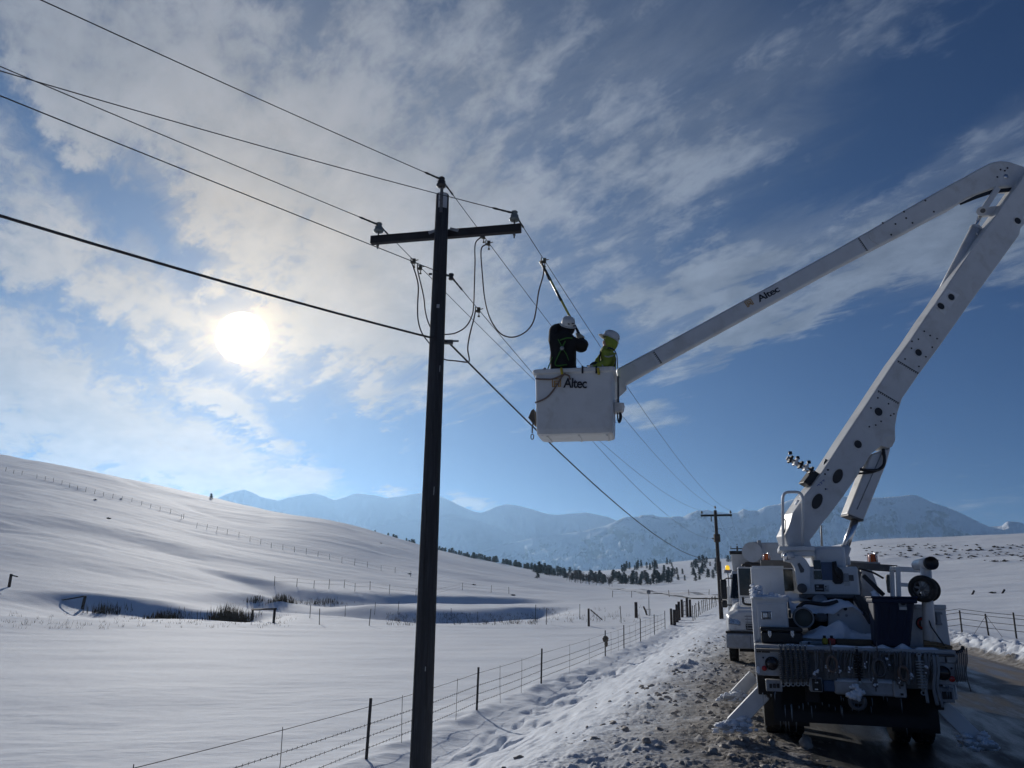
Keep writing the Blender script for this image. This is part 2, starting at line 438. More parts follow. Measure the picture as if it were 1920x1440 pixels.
# far relief: for headings (photo column at the horizon) the row at which the surface shows at each distance
FAR_D = np.array([45, 60, 90, 130, 180, 250, 320, 420, 560, 700, 900, 1400, 2600, 6000, 12000.0])
FAR_C = {
    -1500: [1193, 1170, 1100, 1020, 950, 880, 830, 800, 820, 860, 920, 980, 1040, 1060, 1080],
    -500:  [1193, 1175, 1120, 1050, 985, 925, 885, 850, 825, 830, 900, 1000, 1050, 1065, 1080],
    0: [1198, 1176, 1130, 1062, 1003, 955, 925, 900, 879, 885, 940, 1030, 1065, 1075, 1085],
    200: [1201, 1178, 1138, 1080, 1028, 982, 955, 927, 906, 912, 950, 1035, 1065, 1075, 1085],
    400: [1203, 1180, 1147, 1104, 1060, 1018, 990, 963, 944, 952, 985, 1040, 1065, 1075, 1085],
    600:   [1206, 1182, 1153, 1122, 1090, 1042, 1003, 974, 985, 1000, 1020, 1048, 1068, 1077, 1086],
    700:   [1207, 1183, 1155, 1125, 1097, 1056, 1023, 999, 1001, 1003, 1025, 1050, 1068, 1077, 1087],
    800:   [1208, 1184, 1157, 1129, 1106, 1074, 1050, 1030, 1032, 1029, 1045, 1058, 1070, 1078, 1087],
    900:   [1208, 1184, 1158, 1133, 1113, 1088, 1070, 1052, 1054, 1050, 1058, 1064, 1072, 1079, 1088],
    1000:  [1208, 1184, 1158, 1136, 1119, 1100, 1087, 1075, 1076, 1070, 1072, 1070, 1074, 1080, 1088],
    1130:  [1207, 1183, 1157, 1137, 1124, 1113, 1107, 1102, 1094, 1086, 1078, 1074, 1076, 1081, 1089],
    1200:  [1205, 1181, 1156, 1136, 1124, 1113, 1107, 1101, 1092, 1082, 1064, 1066, 1076, 1081, 1089],
    1300:  [1190, 1165, 1145, 1130, 1120, 1111, 1104, 1098, 1089, 1076, 1055, 1050, 1070, 1082, 1090],
    1400:  [1170, 1152, 1135, 1122, 1114, 1104, 1096, 1088, 1080, 1068, 1054, 1050, 1070, 1082, 1090],
    1500:  [1170, 1150, 1128, 1105, 1082, 1058, 1046, 1046, 1050, 1052, 1056, 1062, 1075, 1084, 1092],
    1600:  [1172, 1150, 1120, 1088, 1056, 1028, 1020, 1022, 1030, 1038, 1048, 1062, 1076, 1085, 1093],
    1920:  [1176, 1150, 1118, 1085, 1050, 1020, 1014, 1018, 1028, 1038, 1050, 1066, 1080, 1088, 1096],
    2600:  [1182, 1156, 1118, 1080, 1044, 1015, 1008, 1014, 1028, 1040, 1056, 1074, 1088, 1096, 1104],
    3800:  [1190, 1166, 1122, 1080, 1044, 1016, 1010, 1018, 1034, 1048, 1064, 1082, 1096, 1104, 1112],
}
def _far_table():
    xs = sorted(FAR_C); azs = []; H = []
    for x in xs:
        hy = 1111 + (x - 960) * math.tan(ROLL)
        d = ray(x, hy); azs.append(math.degrees(math.atan2(d.x, d.y)))
        row = []
        for D, y in zip(FAR_D, FAR_C[x]):
            row.append(CAM_Z + (hy - y) / math.hypot(FPX, 391, (x - 960) * 0.6) * D * (1.0 if True else 0))
        H.append(row)
    A = np.linspace(-75, 75, 301); LD = np.linspace(math.log(45), math.log(12000), 240)
    T = np.zeros((301, 240)); tmp = np.zeros((len(xs), 240))
    for i in range(len(xs)): tmp[i] = np.interp(LD, np.log(FAR_D), H[i])
    for j in range(240): T[:, j] = np.interp(A, azs, tmp[:, j])
    for _ in range(3):                                # round off the corners of the interpolation
        for ax, w in ((0, 7), (1, 3)):
            k = np.ones(w) / w; pad = w // 2
            P = np.pad(T, [(pad, pad) if a == ax else (0, 0) for a in (0, 1)], mode='edge')
            T = np.apply_along_axis(lambda r: np.convolve(r, k, 'valid'), ax, P)
    return A, LD, T
_FA, _FL, _FT = _far_table()
def far_h(x, y):
    r = np.maximum(np.hypot(x, y), 45.5); az = np.degrees(np.arctan2(x, y))
    a = np.clip((np.clip(az, -74.9, 74.9) - _FA[0]) / (_FA[1] - _FA[0]), 0, 299.999)
    l = np.clip((np.log(r) - _FL[0]) / (_FL[1] - _FL[0]), 0, 238.999)
    i = a.astype(int); j = l.astype(int); fa = a - i; fl = l - j
    z = (_FT[i, j] * (1 - fa) + _FT[i + 1, j] * fa) * (1 - fl) + (_FT[i, j + 1] * (1 - fa) + _FT[i + 1, j + 1] * fa) * fl
    back = sst(70, 120, np.abs(az))                   # behind the camera: gently rolling pasture
    return z * (1 - back) + back * (1.0 + 0.012 * np.minimum(r, 600))

ROAD_L, ROAD_R = 0.6, 7.6
def road_shift(u):
    """the road swings left in the distance"""
    t = np.maximum(np.asarray(u, float) - 85, 0)
    return -0.0019 * t * t / (1 + 0.004 * t)
def near_h(u, v, ru=None):
    vs = [-60, -30, -14, -8, -6.3, -5.2, -4.4, -3.4, -2.5, -1.4, 0.2, 1.0, 7.4, 7.9, 8.6, 9.6, 10.8, 13, 18, 30, 60]
    zs = [-1.35, -1.2, -1.05, -0.86, -0.72, -0.78, -0.62, -0.30, -0.05, 0.02, 0.03, -0.06, -0.06, 0.02, 0.34, 0.42, 0.30, 0.10, 0.05, 0.35, 0.9]
    s = 0
    for k in (-0.35, -0.12, 0.12, 0.35): s = s + np.interp(v + k, vs, zs) * 0.25
    return s
def base_h(x, y):
    x = np.asarray(x, float); y = np.asarray(y, float)
    u, v = uv_of(x, y); r = np.hypot(x, y)
    w = sst(42, 85, r)
    hn = near_h(u, v - road_shift(u)); hf = far_h(x, y)
    h = hn * (1 - w) + hf * w
    # the creek terrace in front of the hill: a scarp that faces the road, and a second one above it
    az = np.degrees(np.arctan2(x, y)); 
    m = sst(-24, -15, az) * (1 - sst(0.5, 6, az))
    c1 = 112 + 9 * np.sin(az * 0.31) + 5 * pnoise(x / 19, y / 19)
    h = h - 2.0 * m * sst(-30, 0, r - c1) * (1 - sst(0, 9, r - c1))
    c2 = 150 + 12 * np.sin(az * 0.23 + 1) + 6 * pnoise(x / 23, y / 23)
    h = h - 1.7 * m * sst(-24, 0, r - c2) * (1 - sst(0, 11, r - c2))
    m3 = sst(-34, -27, az) * (1 - sst(-19, -14, az))
    c3 = 92 + 6 * pnoise(x / 13, y / 13)
    h = h - 1.2 * m3 * sst(-16, 0, r - c3) * (1 - sst(0, 8, r - c3))
    # wind-worked relief of the hillsides
    hill = sst(90, 190, r) * (1 - sst(1500, 3000, r))
    h = h + hill * (0.45 * fbm(x / 75 + 3, y / 42, 3) + 0.13 * fbm(x / 17, y / 6, 4))
    g = np.abs(pnoise((x + 0.5 * y) / 70, (y - 0.4 * x) / 210 + 5))
    h = h - hill * 0.5 * np.exp(-(g / 0.10) ** 2) * sst(130, 200, r)
    return h
def fine_h(x, y):
    """drifts, footprints and churned slush close to the road"""
    x = np.asarray(x, float); y = np.asarray(y, float)
    u, v = uv_of(x, y); r = np.hypot(x, y); v = v - road_shift(u)
    near = 1 - sst(60, 140, r)
    dr = 0.014 * fbm(x / 1.3 + 0.35 * y, y / 0.6 - 0.12 * x, 4) + 0.025 * pnoise(x / 4.5 + 0.2 * y, y / 2.3) + 0.05 * fbm(x / 13, y / 6, 2)
    h = dr * near * (1 - sst(-4.2, -2.6, v) * (1 - sst(8, 9, v)))
    h = h + (0.07 * fbm(x / 9, y / 3.2, 3)) * sst(40, 80, r) * (1 - sst(180, 400, r))
    # trodden trench along the fence: prints and kicked-up lips
    tr = np.exp(-((v + 4.75 + 0.35 * np.sin(u * 0.31)) / 0.75) ** 2) * (1 - sst(45, 80, u))
    pr = pnoise(u / 1.15 + 3, v / 0.34)
    h = h + tr * (-0.13 * sst(0.12, 0.5, pr) + 0.07 * sst(0.05, 0.5, pnoise(u / 1.9 + 9, v / 0.45 + 4)) - 0.06) * (0.5 + 0.8 * sst(-0.2, 0.3, pnoise(u / 4.3, 7 + 0 * u)))
    fe = np.exp(-((v + 6.2) / 0.5) ** 2) * (1 - sst(60, 90, u))
    h = h + fe * (0.05 + 0.07 * pnoise(u / 0.9, v / 0.5))
    wb = sst(-4.6, -3.6, v) * (1 - sst(-2.6, -1.9, v))
    h = h + wb * (1 - sst(50, 90, r)) * (0.028 * fbm(u / 1.3, v / 0.34 + 7, 3) + 0.012 * pnoise(u / 0.35, v / 0.3))
    # slush thrown off the road
    ch = churn(u, v, r)
    lump = np.maximum(fbm(x / 0.24, y / 0.24, 3, 2.2, 0.6), 0) ** 1.2
    small = np.maximum(pnoise(x / 0.105 + 5, y / 0.105), 0)
    rut = pnoise(u / 1.6, v / 0.42 + 3)
    ridge = np.exp(-((v + 1.9 + 0.5 * pnoise(u / 2.1, 3 + 0 * u)) / 0.42) ** 2) * sst(-0.1, 0.5, pnoise(u / 2.6 + 4, v / 3))
    h = h + ch * (0.048 * lump + 0.032 * small + 0.05 * rut + 0.03 * np.maximum(pnoise(x / 0.05, y / 0.05), 0)) + ch * 0.13 * ridge * (0.6 + 0.8 * np.abs(lump))
    # plough bank beyond the road
    bk = sst(7.6, 8.3, v) * (1 - sst(9.3, 10.5, v)) * (1 - sst(120, 220, r))
    h = h + bk * (0.16 * np.maximum(fbm(x / 0.6, y / 0.6, 3), -0.2) + 0.08 * pnoise(x / 0.2, y / 0.2))
    return h
def churn(u, v, r):
    e = v + 0.55 * pnoise(u / 3.1, v / 2.0) + 0.25 * pnoise(u / 0.7, v / 0.6)
    patch = 0.5 + 0.5 * sst(-0.25, 0.25, pnoise(u / 1.7 + 3, v / 0.8) + 0.5 * pnoise(u / 0.8, v / 0.45))
    return patch * sst(-3.5, -1.7, e) * (1 - sst(0.7, 1.8, v)) * (1 - sst(60, 130, r))
def ground_z(x, y): return float(base_h(x, y) + fine_h(x, y))

def hit(px, py, far=3000.0):
    """where the line of sight through (px, py) meets the ground"""
    d = ray(px, py); hd = math.hypot(d.x, d.y)
    t = np.exp(np.linspace(math.log(4), math.log(far), 2500)) / hd
    gz = base_h(d.x * t, d.y * t); z = CAM_Z + d.z * t
    k = np.nonzero(z < gz)[0]
    if len(k) == 0:
        i = int(np.argmin(z - gz)); tt = t[i]
    else:
        i = k[0]; i0 = max(i - 1, 0)
        a, b = z[i0] - gz[i0], z[i] - gz[i]
        tt = t[i0] + (t[i] - t[i0]) * (a / (a - b) if a != b else 0)
    return Vector((d.x * tt, d.y * tt, ground_z(d.x * tt, d.y * tt)))

def grid_object(name, X, Y, Z, mat, close=False, attrs=None):
    nr, nc = X.shape
    me = bpy.data.meshes.new(name)
    co = np.stack([X, Y, Z], -1).reshape(-1, 3).astype(np.float32)
    i = np.arange(nr - 1)[:, None]; j = np.arange(nc if close else nc - 1)[None, :]
    j2 = (j + 1) % nc
    q = np.stack([i * nc + j, i * nc + j2, (i + 1) * nc + j2, (i + 1) * nc + j], -1).reshape(-1, 4)
    me.vertices.add(len(co)); me.vertices.foreach_set('co', co.ravel())
    me.loops.add(q.size); me.loops.foreach_set('vertex_index', q.ravel().astype(np.int32))
    me.polygons.add(len(q)); me.polygons.foreach_set('loop_start', np.arange(0, q.size, 4, dtype=np.int32))
    me.polygons.foreach_set('use_smooth', np.ones(len(q), bool))
    for k, a in (attrs or {}).items():
        at = me.attributes.new(k, 'FLOAT', 'POINT'); at.data.foreach_set('value', a.reshape(-1).astype(np.float32))
    me.update(calc_edges=True); me.validate()
    me.materials.append(mat)
    return link(bpy.data.objects.new(name, me))

def snow_material():
    m = bpy.data.materials.new('snow_and_slush'); m.use_nodes = True
    g = NG(m.node_tree); g.n.clear()
    out = g.add('ShaderNodeOutputMaterial'); b = g.add('ShaderNodeBsdfPrincipled'); g.l.new(b.outputs[0], out.inputs[0])
    co = g.add('ShaderNodeTexCoord').outputs['Object']
    dirt = g.add('ShaderNodeAttribute', attribute_name='slush').outputs['Fac']
    weed = g.add('ShaderNodeAttribute', attribute_name='weeds').outputs['Fac']
    n1 = g.noise(co, 2.3, 6, 0.65); n2 = g.noise(co, 11, 6, 0.7); n3 = g.noise(co, 0.08, 4, 0.5)
    snow = g.mix(g.smooth(n3, 0.35, 0.65), (0.78, 0.825, 0.885, 1), (0.83, 0.87, 0.92, 1))
    sl = g.mix(g.smooth(n2, 0.35, 0.68), (0.11, 0.10, 0.088, 1), (0.38, 0.355, 0.33, 1))
    sl = g.mix(g.smooth(n1, 0.45, 0.7), sl, (0.42, 0.405, 0.39, 1))
    f = g.smooth(g.m('ADD', dirt, g.m('MULTIPLY', g.m('SUBTRACT', n2, 0.5), 0.9)), 0.15, 0.85)
    c = g.mix(f, snow, sl)
    wn = g.noise(co, 1.4, 8, 0.75)
    wf = g.m('MULTIPLY', weed, g.smooth(wn, 0.55, 0.66))
    c = g.mix(wf, c, (0.16, 0.14, 0.12, 1))
    g.put(b.inputs['Base Color'], c)
    b.inputs['Roughness'].default_value = 0.82
    b.inputs['Specular IOR Level'].default_value = 0.045
    bp = g.add('ShaderNodeBump'); bp.inputs['Strength'].default_value = 0.55; bp.inputs['Distance'].default_value = 0.05
    mp = g.add('ShaderNodeMapping'); g.l.new(co, mp.inputs[0]); mp.inputs['Scale'].default_value = (0.55, 1.9, 1)
    hh = g.m('ADD', g.m('ADD', g.m('MULTIPLY', g.noise(mp.outputs[0], 0.34, 5, 0.65), 1.1), g.m('MULTIPLY', g.noise(mp.outputs[0], 2.2, 6, 0.6), 0.8)), g.m('MULTIPLY', g.noise(co, 28, 4, 0.6), g.m('ADD', 0.11, g.m('MULTIPLY', dirt, 0.5))))
    g.l.new(hh, bp.inputs['Height']); g.l.new(bp.outputs[0], b.inputs['Normal'])
    return m

def build_ground():
    rr = np.concatenate([np.linspace(0.05, 5, 22)[:-1], np.geomspace(5, 14, 290)[:-1], np.geomspace(14, 32, 130)[:-1],
                         np.geomspace(32, 500, 290)[:-1], np.geomspace(500, 11800, 90)])
    az = np.concatenate([np.linspace(-36, 36, 721), np.linspace(39, 321, 95)])
    A, RR = np.meshgrid(np.radians(az), rr)
    X = RR * np.sin(A); Y = RR * np.cos(A)
    Z = base_h(X, Y) + fine_h(X, Y)
    u, v = uv_of(X, Y); v = v - road_shift(u)
    e = v + 0.5 * pnoise(u / 2.6, v / 2.0) + 0.3 * pnoise(u / 0.6, v / 0.5)
    D = (0.5 * sst(-3.5, -1.6, e) * (1 - 0.6 * sst(18, 45, RR)) + 0.5 * sst(-1.9, 0.3, e)) * (1 - sst(7.9, 8.5, v)) * (1 - sst(150, 300, RR))
    D = D + 0.30 * sst(7.4, 8.0, v) * (1 - sst(8.8, 9.6, v)) * sst(-0.2, 0.4, fbm(X / 0.7, Y / 0.7, 2)) * (1 - sst(100, 200, RR))
    azd = np.degrees(np.arctan2(X, Y))
    W = sst(62, 72, RR) * (1 - sst(90, 102, RR)) * sst(-33, -26, azd) * (1 - sst(10, 14, azd)) * 0.6 * sst(-0.1, 0.5, fbm(X / 9, Y / 5, 2))
    W = W + 0.8 * sst(16, 20, azd) * sst(150, 210, RR) * (1 - sst(330, 420, RR)) * sst(0.0, 0.4, fbm(X / 20, Y / 14, 3))
    o = grid_object('snow_ground', X, Y, Z, snow_material(), close=True, attrs={'slush': np.clip(D, 0, 1), 'weeds': np.clip(W, 0, 1)})
    tag(o, kind='structure', label='snow covered ground with slushy verge and hillsides')
    return o
build_ground()

def build_road():
    m = bpy.data.materials.new('wet_asphalt'); m.use_nodes = True
    g = NG(m.node_tree); g.n.clear()
    out = g.add('ShaderNodeOutputMaterial'); b = g.add('ShaderNodeBsdfPrincipled'); g.l.new(b.outputs[0], out.inputs[0])
    across = g.add('ShaderNodeAttribute', attribute_name='across').outputs['Fac']
    along = g.add('ShaderNodeAttribute', attribute_name='along').outputs['Fac']
    co = g.xyz(across, g.m('MULTIPLY', along, 0.16), 0.0)
    co2 = g.xyz(across, along, 0.0)
    n = g.noise(co, 1.5, 7, 0.68, 0.3); n2 = g.noise(co2, 14, 5, 0.6)
    asp = g.mix(n2, (0.008, 0.009, 0.010, 1), (0.022, 0.023, 0.025, 1))
    sand = g.mix(n2, (0.10, 0.08, 0.06, 1), (0.22, 0.18, 0.14, 1))
    e = g.m('ADD', across, g.m('MULTIPLY', g.m('SUBTRACT', n, 0.5), 3.0))
    c = g.mix(g.m('MULTIPLY', g.smooth(e, 5.2, 6.6), 0.8), asp, sand)
    c = g.mix(g.m('MULTIPLY', g.smooth(n, 0.60, 0.70), 0.55), c, (0.22, 0.23, 0.25, 1))
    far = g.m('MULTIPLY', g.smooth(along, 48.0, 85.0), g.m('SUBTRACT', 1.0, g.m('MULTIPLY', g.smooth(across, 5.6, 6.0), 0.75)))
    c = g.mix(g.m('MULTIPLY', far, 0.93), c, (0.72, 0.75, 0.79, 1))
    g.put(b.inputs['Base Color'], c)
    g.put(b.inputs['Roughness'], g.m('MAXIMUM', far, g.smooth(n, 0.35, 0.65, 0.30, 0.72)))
    bp = g.add('ShaderNodeBump'); bp.inputs['Strength'].default_value = 0.4; bp.inputs['Distance'].default_value = 0.02
    g.l.new(g.noise(co2, 30, 5, 0.65), bp.inputs['Height']); g.l.new(bp.outputs[0], b.inputs['Normal'])
    us = np.concatenate([np.linspace(-40, 60, 201)[:-1], np.linspace(60, 330, 160)])
    vs = np.linspace(ROAD_L - 1.0, ROAD_R, 27)
    V, U = np.meshgrid(vs, us)
    VV = V + road_shift(U)
    X, Y = xy_of(U, VV)
    RRR = np.hypot(X, Y); W2 = sst(32, 60, RRR)
    Z = W2 * (base_h(X, Y) + 0.09 + 0.16 * sst(90, 140, RRR)) + 0.012 * pnoise(U / 3, V / 1.2)
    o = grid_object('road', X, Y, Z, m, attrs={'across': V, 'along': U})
    tag(o, kind='structure', label='wet asphalt road with slush and sand')
build_road()

# ------------------------------------------------------------------ mountains
def mountain_material(name, rock, snow, scale, a=0.60, b_=0.82):  # far range and spur pass haze-paled colours for both tones
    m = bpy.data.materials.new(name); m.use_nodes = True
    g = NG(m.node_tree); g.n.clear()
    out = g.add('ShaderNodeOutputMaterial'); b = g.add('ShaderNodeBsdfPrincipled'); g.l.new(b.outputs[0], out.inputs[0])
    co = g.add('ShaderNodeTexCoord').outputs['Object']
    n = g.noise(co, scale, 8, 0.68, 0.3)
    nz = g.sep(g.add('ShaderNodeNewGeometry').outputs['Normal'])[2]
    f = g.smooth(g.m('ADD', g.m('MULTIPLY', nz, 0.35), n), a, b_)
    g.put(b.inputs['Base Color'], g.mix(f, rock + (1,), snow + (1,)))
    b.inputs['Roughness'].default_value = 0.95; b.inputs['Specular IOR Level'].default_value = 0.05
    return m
def mountain_range(name, pts, D, depth, mat, label, seed, rough=1.0):
    xs = np.array([p[0] for p in pts], float); ys = np.array([p[1] for p in pts], float)
    px = np.linspace(xs[0], xs[-1], int((xs[-1] - xs[0]) / 2.2))
    py = np.interp(px, xs, ys)
    az = []; H = []
    for a, b in zip(px, py):
        d = ray(a, b); az.append(math.atan2(d.x, d.y)); H.append(CAM_Z + D * d.z / math.hypot(d.x, d.y))
    az = np.array(az); H = np.array(H)
    t = np.linspace(-0.75, 1, 70)[:, None]                 # 0 at the ridge, 1 at the foot towards the camera
    DD = D - t * depth
    A = np.repeat(az[None, :], len(t), 0)
    X = DD * np.sin(A); Y = DD * np.cos(A)
    prof = np.clip(1 - np.abs(t), 0, 1) ** 1.15
    Hs = H[None, :]
    k = np.ones(61) / 61
    Hsm = np.convolve(np.pad(H, 30, mode='edge'), k, 'valid')[None, :]
    blend = np.clip(np.abs(t) * 2.2, 0, 1)
    Z = (Hs * (1 - blend) + Hsm * blend) * prof
    L = depth * 0.16
    rid = 1 - np.abs(fbm(X / L + seed, Y / L, 5, 2.1, 0.55))
    Z = Z - (1 - rid) * 0.16 * rough * Hsm * np.clip(np.abs(t) * 3.0, 0, 1) * np.clip(prof * 3, 0, 1)
    Z = Z + (pnoise(A * 900 + seed, t * 0) * 0.006 + pnoise(A * 2600, t * 0 + seed) * 0.003) * Hs * rough * (1 - np.clip(np.abs(t) * 6, 0, 1)) - 20 * (1 - prof)
    o = grid_object(name, X, Y, Z, mat)
    tag(o, kind='structure', label=label)
RA = [(-900, 930), (-600, 980), (-300, 940), (0, 955), (200, 930), (330, 950), (395, 938), (430, 922), (459, 915), (474, 921), (490, 930), (521, 937), (540, 931), (558, 927), (589, 923), (606, 927), (628, 936), (645, 931),
      (667, 923), (690, 925), (704, 927), (725, 932), (750, 929), (792, 921), (826, 928), (860, 945), (886, 957), (900, 960), (912, 957), (930, 948), (948, 943), (962, 945), (980, 948), (1003, 955), (1027, 962),
      (1045, 964), (1063, 962), (1080, 960), (1100, 959), (1120, 963), (1141, 968), (1157, 975), (1250, 980), (1400, 970), (1600, 985), (1800, 990), (2000, 975), (2600, 980)]
RB = [(700, 1082), (800, 1062), (880, 1038), (940, 1020), (1000, 1008), (1050, 1000), (1100, 993), (1135, 984), (1161, 973), (1171, 967), (1186, 968), (1198, 967), (1203, 964), (1225, 964), (1235, 968), (1258, 968), (1262, 966), (1281, 967), (1289, 962),
      (1305, 956), (1326, 954), (1342, 958), (1362, 960), (1382, 959), (1394, 952), (1402, 955), (1420, 956), (1430, 950), (1437, 947), (1460, 944), (1475, 937), (1490, 933), (1520, 934), (1550, 931), (1583, 928),
      (1603, 926), (1622, 931), (1650, 931), (1670, 930), (1690, 927), (1708, 925), (1719, 927), (1747, 940), (1779, 950), (1813, 966), (1841, 980), (1862, 988), (1877, 985), (1888, 975), (1912, 977),
      (1930, 984), (1980, 1000), (2050, 985), (2150, 975), (2300, 990), (2600, 985)]
RC = [(620, 1010), (700, 985), (780, 972), (850, 962), (890, 972), (940, 990), (1000, 1012), (1060, 1035), (1110, 1050), (1180, 1062), (1260, 1072), (1340, 1080)]
mountain_range('mountain_range', RA, 7400, 1100, mountain_material('haze_tinted_far_range', (0.80, 0.85, 0.92), (0.86, 0.90, 0.95), 0.0018), 'pale distant mountain range below the sun', 3.0)  # both base colours paled and blued to paint in the haze fade
mountain_range('mountain_spur', RC, 6900, 900, mountain_material('haze_tinted_spur', (0.62, 0.68, 0.76), (0.72, 0.77, 0.84), 0.0024), 'hazy mountain spur behind the pole', 21.0)  # haze fade partly painted here too, as pale bluish base colours
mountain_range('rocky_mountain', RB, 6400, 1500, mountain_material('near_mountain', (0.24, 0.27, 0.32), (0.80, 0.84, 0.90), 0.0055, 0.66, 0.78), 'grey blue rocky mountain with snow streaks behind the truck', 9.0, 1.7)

def build_haze():
    m = bpy.data.materials.new('valley_haze'); m.use_nodes = True
    g = NG(m.node_tree); g.n.clear()
    out = g.add('ShaderNodeOutputMaterial'); v = g.add('ShaderNodeVolumePrincipled')
    v.inputs['Color'].default_value = (0.42, 0.68, 1.0, 1); v.inputs['Density'].default_value = HAZE; v.inputs['Anisotropy'].default_value = 0.6
    g.l.new(v.outputs[0], out.inputs['Volume'])
    mb = MB().box((-12500, -12500, -60), (12500, 12500, 1050))
    o = mb.build('haze', m)
    tag(o, kind='stuff', label='pale blue winter haze over the valley')
    o.display_type = 'WIRE'
HAZE = 0.62e-4
build_haze()

# ------------------------------------------------------------------ placing by line of sight and distance
def at_hd(px, py, D):
    """point on the line of sight at horizontal distance D"""
    d = ray(px, py)
    return CAM_POS + d * (D / math.hypot(d.x, d.y))
def project(p):
    q = CAM_ROT.transposed() @ (Vector(p) - CAM_POS)
    return 960 + FPX * q.x / -q.z, 720 - FPX * q.y / -q.z

# ------------------------------------------------------------------ power line
POLE_D = 11.4
PB = at_hd(788, 1440, POLE_D); PT = at_hd(830, 366, POLE_D)
POLE_X, POLE_Y = -1.165, 11.34
POLE_G = ground_z(POLE_X, POLE_Y)

def insulator(parent, base, mat, s=1.0, name='insulator'):
    mb = MB()
    mb.lathe(base, [(0.0, 0.0), (0.035 * s, 0.0), (0.066 * s, 0.012 * s), (0.075 * s, 0.035 * s), (0.060 * s, 0.062 * s), (0.052 * s, 0.075 * s), (0.060 * s, 0.088 * s),
                    (0.050 * s, 0.105 * s), (0.030 * s, 0.115 * s), (0.042 * s, 0.125 * s), (0.050 * s, 0.14 * s), (0.042 * s, 0.155 * s), (0.0, 0.16 * s)], 16)
    o = mb.build(name, mat, parent)
    MB().cyl(Vector(base) - Vector((0, 0, 0.26 * s)), Vector(base) + Vector((0, 0, 0.02)), 0.011 * s, n=8).cyl(Vector(base) - Vector((0, 0, 0.215 * s)), Vector(base) - Vector((0, 0, 0.195 * s)), 0.024 * s, n=6).build('pin', GRIME, o)
    return o

def pole_shaft(mb, base, top, r0, r1, n=18):
    pts = [Vector(base).lerp(Vector(top), k / 10) for k in range(11)]
    mb.tube(pts, [r0 + (r1 - r0) * k / 10 for k in range(11)], n)

